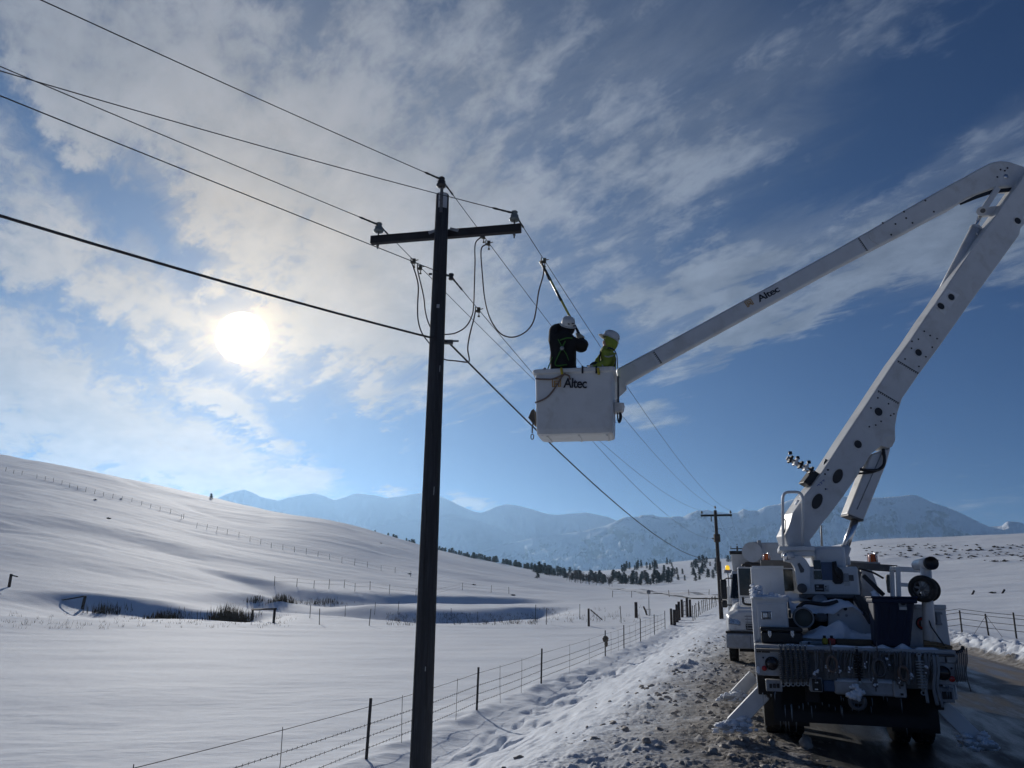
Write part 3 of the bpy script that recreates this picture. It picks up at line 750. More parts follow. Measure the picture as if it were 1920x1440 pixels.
ARM_DIR = Vector((math.cos(R(11.7)), -math.sin(R(11.7)), 0))
ARM_BACK = Vector((math.sin(R(11.7)), math.cos(R(11.7)), 0))
def near_pole():
    t = empty('utility_pole', (POLE_X, POLE_Y, POLE_G))
    tag(t, 'tall dark wooden utility pole with crossarm standing by the fence', 'utility pole')
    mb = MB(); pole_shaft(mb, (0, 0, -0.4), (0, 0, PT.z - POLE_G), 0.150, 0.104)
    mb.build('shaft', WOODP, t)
    # drying checks: long splits standing slightly proud of the shaft
    for (a, z0, z1) in ((-1.2, 1.1, 2.9), (-1.9, 2.2, 4.4), (-0.9, 4.2, 6.0), (-1.6, 6.3, 7.6), (-2.4, 0.5, 1.9)):
        m2 = MB(); H = PT.z - POLE_G + 0.4
        r = lambda z: 0.150 + (0.104 - 0.150) * (z + 0.4) / H
        m2.tube([(math.cos(a + 0.02 * math.sin(k * 2.1)) * (r(z) + 0.001), math.sin(a) * (r(z) + 0.001), z) for k, z in enumerate(np.linspace(z0, z1, 8))], [0.001, 0.004, 0.006, 0.005, 0.006, 0.005, 0.003, 0.001], 5)
        m2.build('drying_crack', WOODA, t)
    for (a, z, w, hh) in ((-1.35, 1.62, 0.006, 0.03), (-1.15, 4.05, 0.005, 0.06), (-0.95, 5.9, 0.006, 0.05), (-1.5, 6.9, 0.022, 0.03)):
        r = 0.150 - 0.046 * (z + 0.4) / (PT.z - POLE_G + 0.4) + 0.002
        o = MB().box((-w, -0.003, -hh), (w, 0.003, hh)).build('pale_scar' if w < 0.02 else 'pole_tag', GREY, t, 0.001); o.location = (math.cos(a) * r, math.sin(a) * r, z); o.rotation_euler = (0, 0.03, a + math.pi / 2)
    zt = PT.z - POLE_G
    mb = MB()
    for k in range(7):
        a = R(-118 + 11 * k); b = R(-118 + 11 * (k + 1)); r = 0.108
        mb.hexa([(math.cos(a) * r, math.sin(a) * r, zt - 0.27), (math.cos(b) * r, math.sin(b) * r, zt - 0.27), (math.cos(b) * (r + .004), math.sin(b) * (r + .004), zt - 0.27), (math.cos(a) * (r + .004), math.sin(a) * (r + .004), zt - 0.27)],
                [(math.cos(a) * r, math.sin(a) * r, zt - 0.01), (math.cos(b) * r, math.sin(b) * r, zt - 0.01), (math.cos(b) * (r + .004), math.sin(b) * (r + .004), zt - 0.01), (math.cos(a) * (r + .004), math.sin(a) * (r + .004), zt - 0.01)])
    mb.build('pole_top_plate', CAPW, t)
    MB().box((-0.03, -0.125, zt - 0.36), (0.02, -0.10, zt + 0.06)).build('pin_bracket', GRIME, t, 0.004)
    # crossarm behind the shaft
    c = Vector((0, 0, 7.61 - POLE_G)) + ARM_BACK * 0.175
    mb = MB(); mb.bar(c - ARM_DIR * 1.26, c + ARM_DIR * 1.27, 0.10, 0.135)
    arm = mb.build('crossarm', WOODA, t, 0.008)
    for s in (-1.14, 1.16):
        q = c + ARM_DIR * s
        MB().cyl(q + Vector((0, 0, -0.12)), q + Vector((0, 0, -0.06)), 0.012, n=6).build('pin_nut', GRIME, arm)
    for s in (-1, 1):
        MB().bar(c + ARM_DIR * 0.105 * s + Vector((0, 0, 0.07)) - ARM_BACK * 0.055, c + ARM_DIR * 0.25 * s - Vector((0, 0, -0.02)) - ARM_BACK * 0.056, 0.05, 0.006, ARM_BACK).build('arm_gain_plate', GREY, arm)
    insulator(t, c + ARM_DIR * (-1.14) + Vector((0, 0, 0.13)), PORC, 1.12)
    insulator(t, c + ARM_DIR * 1.16 + Vector((0, 0, 0.13)), PORC, 1.12)
    insulator(t, (-0.015, -0.11, zt + 0.08), PORCD, 1.12)
    # neutral spool and communications clamp on the far side
    n0 = at_hd(846, 519, POLE_D + 0.15) - Vector((POLE_X, POLE_Y, POLE_G))
    mb = MB(); mb.cyl((0, 0.08, n0.z), n0 + Vector((0.03, 0, 0)), 0.012, n=8)
    br = mb.build('neutral_bracket', GRIME, t)
    MB().lathe(n0 - Vector((0, 0, 0.05)), [(0, 0), (0.04, 0), (0.045, 0.02), (0.028, 0.05), (0.045, 0.08), (0.04, 0.10), (0, 0.10)], 12).build('spool', PORCD, br)
    MB().cyl((-0.17, 0.02, n0.z - 0.02), (-0.12, 0.02, n0.z - 0.02), 0.018, n=6).build('bolt_end', GRIME, t)
    k0 = at_hd(840, 641, POLE_D + 0.10) - Vector((POLE_X, POLE_Y, POLE_G))
    MB().box((k0.x - 0.06, k0.y - 0.03, k0.z - 0.035), (k0.x + 0.08, k0.y + 0.03, k0.z + 0.03)).box((k0.x + 0.05, k0.y - 0.04, k0.z - 0.01), (k0.x + 0.17, k0.y - 0.02, k0.z + 0.02)).build('messenger_clamp', GRIME, t, 0.006)
    return t, c
NEAR_POLE, ARM_C = near_pole()
PO = Vector((POLE_X, POLE_Y, POLE_G))

def far_pole(px_top, px_base, D, label, arm_w, lean=True, with_hardware=True):
    a = at_hd(px_base[0], px_base[1], D); b = at_hd(px_top[0], px_top[1], D)
    gz = ground_z(a.x, a.y)
    t = empty('utility_pole', (a.x, a.y, gz))
    tag(t, label, 'utility pole', 'poles further along the power line')
    bb = b - Vector((a.x, a.y, gz))
    mb = MB(); pole_shaft(mb, (0, 0, -0.5), bb, 0.17, 0.12, 10); mb.build('shaft', WOODF, t)
    d = Vector((CA, -SA, 0)); c = bb - Vector((0, 0, 0.38))
    MB().bar(c - d * arm_w / 2 + Vector((0.1, 0.15, 0)), c + d * arm_w / 2 + Vector((0.1, 0.15, 0)), 0.11, 0.15).build('crossarm', WOODA, t)
    for s in (-arm_w / 2 + 0.1, arm_w / 2 - 0.1):
        insulator(t, c + d * s + Vector((0.1, 0.15, 0.16)), PORCD, 1.3)
    insulator(t, bb + Vector((0, 0, 0.16)), PORCD, 1.3)
    if with_hardware:
        z = bb.z
        MB().box((-0.22, -0.2, z * 0.70), (0.22, 0.2, z * 0.775)).build('equipment_band', WOODF, t, 0.05)
        MB().cyl((-0.25, 0, z * 0.73), (-0.42, -0.05, z * 0.735), 0.05, n=8).build('arrester', PORCD, t)
        MB().cyl((0.15, 0, z * 0.30), (0.15, 0, z * 0.52), 0.07, n=8).build('conduit', GRIME, t)
        MB().cyl((-0.35, 0.1, c.z - 0.5), (-0.35, 0.1, c.z - 0.05), 0.045, n=8).build('cutout', PORCD, t)
    return t, bb + Vector((a.x, a.y, gz)), c + Vector((a.x, a.y, gz)), d
P2, P2_TOP, P2_C, P2_D = far_pole((1341, 957), (1352, 1145), 65, 'wooden utility pole beside the oncoming white truck', 2.45)
P3, P3_TOP, P3_C, P3_D = far_pole((1382, 1024), (1388, 1130), 128, 'small far utility pole seen above the parked truck cab', 2.2, with_hardware=False)

ATT = {}                                              # where each conductor is tied at the near pole
ATT['top'] = PO + Vector((-0.015, -0.11, PT.z - POLE_G + 0.08 + 0.14))
ATT['left'] = PO + ARM_C + ARM_DIR * (-1.14) + Vector((0, 0, 0.27))
ATT['right'] = PO + ARM_C + ARM_DIR * 1.16 + Vector((0, 0, 0.27))
ATT['neutral'] = at_hd(846, 519, POLE_D + 0.15)
ATT['tel'] = at_hd(840, 641, POLE_D + 0.10)
BACKSPAN = {'top': (35, -3.5, 1.0), 'left': (41, 0.75, 0.6), 'right': (58, 4.75, 1.8), 'neutral': (36, -2.5, 0.2), 'tel': (40, 5.25, 2.2)}
FORE = {'top': P2_TOP + Vector((0, 0, 0.28)), 'left': P2_C - P2_D * 1.1 + Vector((0, 0, 0.4)), 'right': P2_C + P2_D * 1.1 + Vector((0, 0, 0.4)),
        'neutral': at_hd(1337, 1009, 65), 'tel': at_hd(1346, 1044, 65)}
SAGS = {'top': 0.9, 'left': 0.9, 'right': 0.9, 'neutral': 1.1, 'tel': 1.2}
RAD = {'top': 0.0065, 'left': 0.0065, 'right': 0.0065, 'neutral': 0.0065, 'tel': 0.016}
WLAB = {'top': 'power line from the pole top insulator', 'left': 'power line on the crossarm end nearer the sun', 'right': 'power line on the crossarm end nearer the bucket',
        'neutral': 'lower bare wire fixed to the pole shaft below the crossarm', 'tel': 'thick black communications cable, lowest on the pole'}
WPTS = {}
for k in ATT:
    a = ATT[k]; az, dz, sag = BACKSPAN[k]
    b = a + Vector((-math.sin(R(az)), -math.cos(R(az)), 0)) * 45 + Vector((0, 0, dz))
    back = catenary(a, b, sag, 60)
    fore = catenary(a, FORE[k], SAGS[k], 60)
    WPTS[k] = fore
    pts = list(reversed(back)) + fore[1:]
    t = MB().tube(pts, RAD[k], 6).build('overhead_cable' if k == 'tel' else 'overhead_wire', LINEW)
    tag(t, WLAB[k], 'cable' if k == 'tel' else 'wire', 'overhead lines on the pole')
    # wrapped tie / armour rods on both sides of the support
    if k != 'tel':
        for seq, nm in ((back, 'tie_wrap'), (fore, 'tie_wrap')):
            q0 = seq[0]; q1 = q0 + (seq[1] - seq[0]).normalized() * (0.42 if seq is back else 0.5)
            MB().tube([q0.lerp(q1, i / 8) for i in range(9)], [0.016, 0.015, 0.018, 0.014, 0.017, 0.013, 0.016, 0.018, 0.008], 6).build(nm, LINEW, t)
for k, off in (('top', None), ('left', -1.0), ('right', 1.0)):
    a = FORE[k]; b = P3_TOP + Vector((0, 0, 0.28)) if off is None else P3_C + P3_D * off + Vector((0, 0, 0.4))
    t = MB().tube(catenary(a, b, 1.0, 20), 0.007, 5).build('overhead_wire', LINEW)
    tag(t, {'top': 'wire from the top of the second pole to the small far pole', 'left': 'far span wire on the second crossarm end away from the truck', 'right': 'far span wire on the second crossarm end above the truck'}[k], 'wire', 'far span of the power line')

def on_wire(k, px, py):
    best = min(((project(p), p) for p in [WPTS[k][i].lerp(WPTS[k][i + 1], j / 30) for i in range(20) for j in range(30)]),
               key=lambda q: (q[0][0] - px) ** 2 + (q[0][1] - py) ** 2)
    return best[1]

def clamp(parent, p, s=1.0):
    mb = MB()
    mb.box((-0.025 * s, -0.03, -0.055 * s), (0.035 * s, 0.03, 0.03 * s)).box((-0.06 * s, -0.018, -0.05 * s), (-0.02 * s, 0.018, -0.015 * s)).box((-0.06 * s, -0.015, -0.015 * s), (-0.042 * s, 0.015, 0.045 * s))
    mb.cyl((0.01 * s, 0, -0.055 * s), (0.01 * s, 0, -0.115 * s), 0.009, n=8).lathe((0.01 * s, 0, -0.14 * s), [(0.012, 0), (0.022, 0.0), (0.024, 0.012), (0.012, 0.028)], 10)
    mb.cyl((0.03 * s, 0, 0.0), (0.085 * s, 0, 0.015), 0.009, n=6)
    o = mb.build('clamp', BRONZE, parent, 0.003)
    o.location = p
    return o
def jumper(a, b, px_path, label):
    (ka, ax, ay), (kb, bx, by) = a, b
    A = on_wire(ka, ax, ay); B = on_wire(kb, bx, by)
    t = empty('grounding_jumper', A); tag(t, label, 'jumper cable', 'temporary grounding jumpers on the line')
    dA, dB = math.hypot(A.x, A.y), math.hypot(B.x, B.y)
    n = len(px_path)
    pts = [A + Vector((-0.05, 0, -0.03))] + [at_hd(q[0], q[1], dA + (dB - dA) * (i + 1) / (n + 1)) for i, q in enumerate(px_path)] + [B + Vector((-0.05, 0, -0.03))]
    MB().tube([p - A for p in spline(pts, 7)], 0.0125, 8).build('cable', CABLE, t)
    clamp(t, (0, 0, 0)); clamp(t, B - A)
    return t
jumper(('left', 773, 492), ('neutral', 894, 582), [(775.5, 502), (784, 534), (783, 574), (784, 600), (791, 624), (806, 645), (822, 664), (834, 674), (858, 677), (876, 679), (880, 674), (877, 653), (881, 627), (888, 600)],
       'brown jumper cable hanging lowest behind the pole, looped to the bare wire')
jumper(('left', 783.5, 505), ('top', 897, 448.5), [(785, 515), (794, 555), (798, 587), (807, 613), (820, 625), (836, 627), (855, 624), (874, 612), (885, 592), (888, 572), (889, 547), (890.5, 495), (891, 458)],
       'brown jumper cable crossing behind the pole up to the top wire')
jumper(('top', 905.6, 461.7), ('right', 1013, 492), [(902, 470), (905, 521), (909, 561), (918, 595), (934, 621), (950, 631), (968, 631), (987, 621), (1000, 603), (1006, 574), (1010, 547), (1018, 518), (1019, 505)],
       'brown jumper cable in a deep loop between pole and hot stick')

# ------------------------------------------------------------------ bucket truck (local: x across, y forward from the tail, z up)
TRUCK_O = Vector((*xy_of(11.6, 0.02), 0.0))
TRUCK_M = Matrix.Translation(TRUCK_O) @ Matrix.Rotation(-ROAD_A, 4, 'Z')
TRUCK_I = TRUCK_M.inverted()
truck = empty('bucket_truck', TRUCK_O, -ROAD_A)
tag(truck, 'white utility bucket truck with raised boom, its cluttered tail facing the viewer', 'bucket truck')
def TP(px, py, yl):
    """local point on the line of sight, yl metres ahead of the tail"""
    o = TRUCK_I @ CAM_POS; d = TRUCK_I.to_3x3() @ ray(px, py)
    return o + d * ((yl - o.y) / d.y)
def Tbox(name, mat, x0, y0, x1, y1, ya, yb, bevel=0.01, parent=None):
    """box whose rear face spans the given part of the view at ya and reaches ahead to yb"""
    a = TP(x0, y1, ya); b = TP(x1, y0, ya)
    c = TP((x0 + x1) / 2, y0, ya).z
    return MB().box((a.x, ya, a.z), (b.x, yb, c)).build(name, mat, parent or truck, bevel)
def disc(name, mat, px, py, yl, r, th=0.02, parent=None, n=20, ring=None):
    p = TP(px, py, yl)
    o = MB().lathe((p.x, p.y, p.z), [(0, -th), (r * 0.92, -th), (r, -th * 0.6), (r, th)], n, (0, 1, 0)).build(name, mat, parent or truck)
    if ring:
        MB().lathe((p.x, p.y, p.z), [(r, th), (r * 1.0, -th * 1.3), (r * 1.16, -th * 1.3), (r * 1.2, th)], n, (0, 1, 0)).build('rim', ring, o)
    return o

def wheel(parent, c, r, w, name='wheel', rim_mat=None, axis=(1, 0, 0), lugs=True):
    c = Vector(c); ax = Vector(axis)
    rim = MB().lathe(c, [(0, -w * 0.30), (r * 0.2, -w * 0.32), (r * 0.22, -w * 0.18), (r * 0.50, -w * 0.12), (r * 0.56, -w * 0.42), (r * 0.60, -w * 0.42), (r * 0.60, w * 0.42), (0, w * 0.42)], 24, ax).build(name, rim_mat or GREY, parent)
    MB().lathe(c, [(r * 0.58, -w * 0.46), (r * 0.72, -w * 0.5), (r * 0.93, -w * 0.47), (r, -w * 0.36), (r, w * 0.36), (r * 0.93, w * 0.47), (r * 0.72, w * 0.5), (r * 0.58, w * 0.46)], 32, ax).build('tyre', RUBBER, rim)
    if lugs:
        mb = MB(); s = ax.orthogonal().normalized(); t = ax.cross(s)
        for k in range(40):
            a = 2 * math.pi * k / 40; d = s * math.cos(a) + t * math.sin(a)
            for q in (-0.30, -0.02, 0.24):
                mb.bar(c + d * (r - 0.004) + ax * (q * w), c + d * (r - 0.004) + ax * ((q + 0.16) * w), 0.035, 0.022, d)
        tag(mb.build('tread', RUBBER, rim), kind='stuff')
    return rim

def snow_cap(name, parent, x0, x1, y0, y1, z, h, seed, ov=0.02, nx=22, ny=22, edge=0.16, mat=None):
    """settled snow on a flat surface, rounded off towards its edges"""
    xs = np.linspace(x0 - ov, x1 + ov, nx); ys = np.linspace(y0 - ov, y1 + ov, ny)
    X, Y = np.meshgrid(xs, ys)
    e = np.minimum(np.minimum(X - xs[0], xs[-1] - X), np.minimum(Y - ys[0], ys[-1] - Y))
    p = np.sqrt(np.clip(e / edge, 0, 1))
    Z = z - 0.01 + p * h * (1 + 0.55 * pnoise(X * 2.1 + seed, Y * 2.1) + 0.25 * pnoise(X * 6.5, Y * 6.5 + seed))
    vs = [(float(a), float(b), float(c)) for a, b, c in zip(X.ravel(), Y.ravel(), Z.ravel())]
    fs = [(j * nx + i, j * nx + i + 1, (j + 1) * nx + i + 1, (j + 1) * nx + i) for j in range(ny - 1) for i in range(nx - 1)]
    mb = MB(); mb.add(vs, fs, True)
    n = nx * ny
    return mb.build(name, mat or SNOWP, parent)

ZD = TP(1600, 1214, 0.02).z                            # deck height of the tail shelf
XL, XR = TP(1416, 1230, 0).x, TP(1791, 1250, 0).x
# chassis and wheels
MB().box((XL + 0.62, 0.25, 0.62), (XL + 0.80, 9.0, 0.92)).box((XR - 0.80, 0.25, 0.62), (XR - 0.62, 9.0, 0.92)).box((XL + 0.3, 0.30, 0.50), (XR - 0.3, 0.42, 0.90)).box((XL + 0.5, 1.5, 0.42), (XR - 0.5, 1.75, 0.62)).box((XL + 0.1, 0.35, 0.88), (XR - 0.1, 4.2, 0.98)).build('chassis', UNDER, truck)
MB().lathe(((XL + XR) / 2, 1.62, 0.52), [(0, -0.2), (0.14, -0.18), (0.2, 0), (0.14, 0.18), (0, 0.2)], 16, (0, 1, 0)).build('axle_housing', UNDER, truck)
for x in (XL + 0.20, XL + 0.50, XR - 0.50, XR - 0.20): wheel(truck, (x, 1.62, 0.52), 0.52, 0.26, axis=(-1 if x < 1 else 1, 0, 0))
for x in (XL + 0.22, XR - 0.22): wheel(truck, (x, 7.2, 0.52), 0.52, 0.28, axis=(-1 if x < 1 else 1, 0, 0))
for x in (XL + 0.08, XR - 0.68): MB().box((x, 0.95, 0.22), (x + 0.60, 0.97, 0.86)).build('mud_flap', UNDER, truck)
# tail shelf and rear panels
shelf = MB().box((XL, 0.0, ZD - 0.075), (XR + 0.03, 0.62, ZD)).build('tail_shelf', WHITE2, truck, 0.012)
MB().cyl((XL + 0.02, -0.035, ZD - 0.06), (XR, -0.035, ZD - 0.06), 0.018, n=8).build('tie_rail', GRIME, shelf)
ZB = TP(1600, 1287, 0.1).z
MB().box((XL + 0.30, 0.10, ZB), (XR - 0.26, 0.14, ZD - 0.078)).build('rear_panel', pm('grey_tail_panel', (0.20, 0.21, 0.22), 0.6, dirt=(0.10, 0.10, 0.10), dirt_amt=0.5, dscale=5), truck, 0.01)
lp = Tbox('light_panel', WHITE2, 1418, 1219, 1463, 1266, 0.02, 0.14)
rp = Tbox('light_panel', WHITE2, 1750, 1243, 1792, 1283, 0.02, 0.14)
disc('tail_light', DARKLENS, 1447, 1244, 0.005, 0.074, 0.02, lp, ring=BLACK); disc('tail_reflector', RED, 1433, 1253, 0.005, 0.033, 0.012, lp)
disc('tail_light', DARKLENS, 1768, 1262, 0.005, 0.074, 0.02, rp, ring=BLACK); disc('tail_reflector', RED, 1785, 1273, 0.005, 0.036, 0.012, rp)
disc('marker_stud', BLACK, 1431, 1233, 0.006, 0.012, 0.012, lp, 10); disc('marker_stud', BLACK, 1784, 1253, 0.006, 0.012, 0.012, rp, 10)
Tbox('data_plate', BLACK, 1428.5, 1214.5, 1443, 1223.5, -0.006, 0.03, 0.002, lp)
Tbox('decal', INK, 1418.5, 1215, 1421.5, 1223, -0.004, 0.02, 0.001, lp); Tbox('decal', INK, 1422.5, 1217, 1426.5, 1223, -0.004, 0.02, 0.001, lp)
Tbox('snow_ball', SNOWP, 1418, 1248, 1425, 1264, 0.01, 0.1, 0.03, lp)
for (x0, y0, x1, y1, m) in ((1437, 1275, 1466, 1296, GREY), (1764, 1290, 1788, 1317, GREY)):
    b = Tbox('outlet_box', m, x0, y0, x1, y1, 0.06, 0.24)
    for k in range(3):
        xx = x0 + (x1 - x0) * (0.28 + 0.24 * k)
        Tbox('socket', BLACK, xx - 2.2, y0 + 7, xx + 2.2, y1 - 6, 0.045, 0.07, 0.003, b)
Tbox('upper_outlet_plate', WHITE2, 1776, 1228, 1796, 1243, 0.0, 0.12)
# rear beam with hitch
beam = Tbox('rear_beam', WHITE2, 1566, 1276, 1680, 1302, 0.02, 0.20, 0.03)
snow_cap('beam_snow', beam, TP(1568, 1280, 0.1).x, TP(1678, 1280, 0.1).x, 0.03, 0.2, TP(1620, 1277, 0.1).z, 0.05, 3.0, edge=0.06)
rb = Tbox('receiver_box', WHITE2, 1677, 1277, 1698, 1308, -0.03, 0.2, 0.02)
for yy in (1283, 1300): Tbox('receiver_hole', BLACK, 1689, yy, 1694, yy + 4, -0.04, 0.0, 0.003, rb)
lb = Tbox('receiver_box', WHITE2, 1519, 1270, 1541, 1297, -0.02, 0.2, 0.015)
Tbox('receiver_face', BLACK, 1524, 1273, 1540, 1295, -0.035, 0.0, 0.004, lb)
for yy in (1280, 1293): Tbox('bolt_slot', WHITE, 1528, yy - 1.5, 1534, yy + 1, -0.045, -0.02, 0.003, lb)
Tbox('blue_tag', BLUEP, 1545, 1276, 1566, 1296, 0.04, 0.2)
h = TP(1606, 1305, -0.05)
mb = MB(); mb.box((h.x - 0.07, -0.10, h.z - 0.09), (h.x + 0.07, 0.1, h.z + 0.07)).tube([(h.x + 0.09 * math.cos(a), -0.10, h.z - 0.06 + 0.09 * math.sin(a)) for a in np.linspace(2.6, 6.9, 12)], 0.028, 8)
hk = mb.build('pintle_hitch', GRIME, truck, 0.008)
mb = MB(); rr_ = random.Random(3)
for k in range(30): mb.ball((h.x + rr_.gauss(0, 0.05), -0.10 + rr_.uniform(-.03, .03), h.z + 0.04 + rr_.gauss(0, 0.04)), rr_.uniform(0.015, 0.04), 8, 6, 0.35, rnd=rr_)
tag(mb.build('caked_snow', SNOWP, hk), kind='stuff')
MB().box((XL + 0.2, 0.30, 0.36), (XR - 0.2, 0.34, ZB + 0.05)).build('under_panel', UNDER, truck)
# icicles along the lower edges
me_ic = MB().tube([(0, 0, 0), (0.002, 0, -0.35), (0, 0.001, -0.75), (0, 0, -1)], [0.011, 0.008, 0.0045, 0.001], 6).build('icicle', ICE, truck)
rr_ = random.Random(5); first = True
for (x0, x1, y, n, yl) in ((1466, 1545, 1320, 9, 0.1), (1545, 1640, 1322, 9, 0.12), (1428, 1460, 1299, 5, 0.03), (1455, 1500, 1345, 6, 0.5), (1690, 1745, 1352, 6, 0.6), (1560, 1700, 1305, 7, 0.05), (1520, 1740, 1234, 12, -0.03), (1760, 1790, 1284, 4, 0.03)):
    for k in range(n):
        o = me_ic if first else copy_obj(me_ic, truck); first = False
        p = TP(x0 + (x1 - x0) * (k + rr_.random()) / n, y + rr_.uniform(-4, 4), yl); o.location = p; o.scale = (0.7, 0.7, 0.04 + 0.2 * rr_.random() ** 2)
# outriggers: sloping box legs with pads pressed into the slush
def outrigger(p_top, p_bot, yl, ww, label=None):
    a = TP(*p_top, yl); b = TP(*p_bot, yl - 0.02)
    d = (b - a).normalized()
    mb = MB(); mb.bar(a - d * 0.15, b, 0.13, ww, Vector((0, 1, 0)).cross(d))
    # broad face towards the tail
    mb = MB(); s = Vector((d.z, 0, -d.x)).normalized() * ww / 2
    q = Vector((0, 0.14, 0))
    mb.hexa([a - s, a + s, a + s + q, a - s + q], [b - s, b + s, b + s + q, b - s + q])
    leg = mb.build('outrigger_leg', WHITE, truck, 0.012)
    pad = MB().box((b.x - 0.20, yl - 0.12, b.z - 0.06), (b.x + 0.20, yl + 0.28, b.z + 0.0)).build('foot_pad', WHITE2, leg, 0.03)
    mb = MB(); r_ = random.Random(int(p_bot[0]))
    for k in range(110):
        q = r_.random() ** 2 * 0.26 - 0.05; c_ = b.lerp(a, q) if q > 0 else b
        mb.ball((c_.x + r_.gauss(0, 0.085), yl + r_.uniform(-0.10, 0.06 if q > 0.03 else 0.2), c_.z + r_.uniform(-0.09, 0.02)), r_.uniform(0.02, 0.05), 8, 6, 0.4, rnd=r_, squash=(1.2, 1, 0.7))
    tag(mb.build('packed_snow', SNOWP, leg), kind='stuff')
outrigger((1432, 1299), (1374, 1360), 0.45, 0.215)
outrigger((1414, 1267), (1378, 1305), 3.3, 0.20)
outrigger((1766, 1323), (1836, 1391), 0.35, 0.19)
Tbox('outrigger_housing', UNDER, 1422, 1266, 1448, 1302, 0.35, 0.62)
Tbox('outrigger_housing', UNDER, 1735, 1290, 1766, 1330, 0.30, 0.62)
# side cabinets
ZC = TP(1445, 1121, 0.62).z
x1 = TP(1478, 1160, 0.62).x
cabl = MB().box((XL, 0.62, 0.70), (x1, 3.3, ZC)).build('side_cabinet', WHITE, truck, 0.012)
Tbox('cabinet_door', WHITE, 1423, 1131, 1474, 1198, 0.600, 0.63, 0.012, cabl)
Tbox('rain_gutter', WHITE, 1412, 1119.5, 1478, 1124, 0.59, 0.65, 0.004, cabl)
pl = Tbox('paddle_latch', CHROME, 1427, 1146, 1447, 1161.5, 0.588, 0.62, 0.012, cabl)
Tbox('latch_cup', BLACK, 1429, 1147.8, 1445, 1159.8, 0.582, 0.60, 0.008, pl); Tbox('latch_paddle', CHROME, 1430.5, 1149, 1438.5, 1158, 0.575, 0.59, 0.004, pl); Tbox('latch_key', REFL, 1440.5, 1149, 1444, 1158, 0.577, 0.59, 0.003, pl)
for yy in (1144, 1150): Tbox('hinge_bolt', BLACK, 1479, yy, 1483, yy + 8, 0.62, 0.7, 0.004, cabl)
MB().box((XL, 0.5, 0.9), (XL + 0.03, 0.62, ZD + 0.02)).build('corner_post', WHITE2, truck, 0.008)
snow_cap('cabinet_snow', cabl, XL, x1, 0.62, 2.2, ZC, 0.05, 1.0)
mb = MB(); r_ = random.Random(8)
for k in range(120):
    edge = k < 60
    p = TP(1414 + (16 if edge else 62) * r_.random(), 1118 - abs(r_.gauss(0, 1)) * (9 if edge else 2.5), 0.75 + 0.6 * r_.random())
    if edge: p.x = XL + 0.02 + 0.12 * r_.random()
    mb.ball(p - Vector((0, 0, 0.02)), r_.uniform(0.02, 0.042), 8, 6, 0.35, (1.2, 1.2, 0.8), r_)
tag(mb.build('drifted_snow', SNOWP, cabl), kind='stuff')
cb = Tbox('tall_bin', WHITE, 1411.5, 1063, 1468, 1128, 2.2, 3.2, 0.012)
Tbox('bin_lid', WHITE, 1410, 1061, 1469, 1066, 2.18, 3.22, 0.008, cb)
x0 = TP(1700, 1160, 0.62).x; ZR = TP(1745, 1135, 0.62).z
xb, xt = TP(1784, 1215, 0.62).x, TP(1773, 1140, 0.62).x
cabr = MB().hexa([(x0, 0.62, 0.70), (xb, 0.62, 0.70), (xb, 3.3, 0.70), (x0, 3.3, 0.70)], [(x0, 0.62, ZR), (xt, 0.62, ZR), (xt, 3.3, ZR), (x0, 3.3, ZR)]).build('side_cabinet', WHITE, truck, 0.012)
Tbox('cabinet_cap', WHITE, 1716, 1133.5, 1774, 1142, 0.60, 0.70, 0.01, cabr)
em = disc('round_emblem', INK, 1730.5, 1169, 0.614, 0.088, 0.004, cabr, 26)
disc('emblem_ring', RED, 1730.5, 1169, 0.609, 0.074, 0.004, em, 26); disc('emblem_core', INK, 1730.5, 1169, 0.604, 0.050, 0.004, em, 26)
Tbox('emblem_mark', STICKER, 1727.5, 1164, 1730, 1175, 0.596, 0.61, 0.001, em); Tbox('emblem_mark', RED, 1731, 1166, 1735, 1173, 0.596, 0.61, 0.001, em)
hd = Tbox('door_handle', GREY, 1757.5, 1147, 1763, 1171, 0.58, 0.63, 0.01, cabr)
for yy in (1148, 1168): Tbox('handle_foot', GREY, 1756, yy, 1767, yy + 4, 0.575, 0.63, 0.006, hd)
# bed contents: winch drum, gusset plate, snow
pl = [TP(x, y, 1.35) for x, y in ((1553, 1178), (1553, 1150), (1560, 1140), (1572, 1132), (1596, 1134), (1610, 1145), (1640, 1184), (1640, 1192), (1553, 1192))]
gus = MB().prism(pl, (0, 0.05, 0)).build('gusset_plate', WHITE, truck, 0.006)
for (x, y, r) in ((1572, 1141, 0.022), (1585, 1141.5, 0.026), (1572, 1153, 0.017), (1587, 1154, 0.02)):
    disc('plate_hole', BLACK if y < 1150 else GREY, x, y, 1.345, r, 0.006, gus, 14)
MB().box((TP(1480, 1190, .7).x, 0.7, 0.95), (TP(1700, 1190, .7).x, 3.3, TP(1600, 1196, 0.9).z)).build('bed_floor', WHITE2, truck, 0.01)
dr = disc('winch_drum', pm('olive_drum', (0.10, 0.11, 0.10), 0.7), 1506, 1158, 0.95, 0.125, 0.10, None, 26, GREY)
Tbox('winch_mount', BLACK, 1479, 1160, 1500, 1178, 0.9, 1.3); Tbox('winch_motor', GRIME, 1530, 1150, 1552, 1166, 1.15, 1.4, 0.05)
MB().tube(spline([TP(1496, 1140, 1.1), TP(1510, 1130, 1.3), TP(1545, 1133, 1.3), TP(1570, 1128, 1.4)], 6), 0.03, 8).build('hydraulic_hose', BLACK, truck)
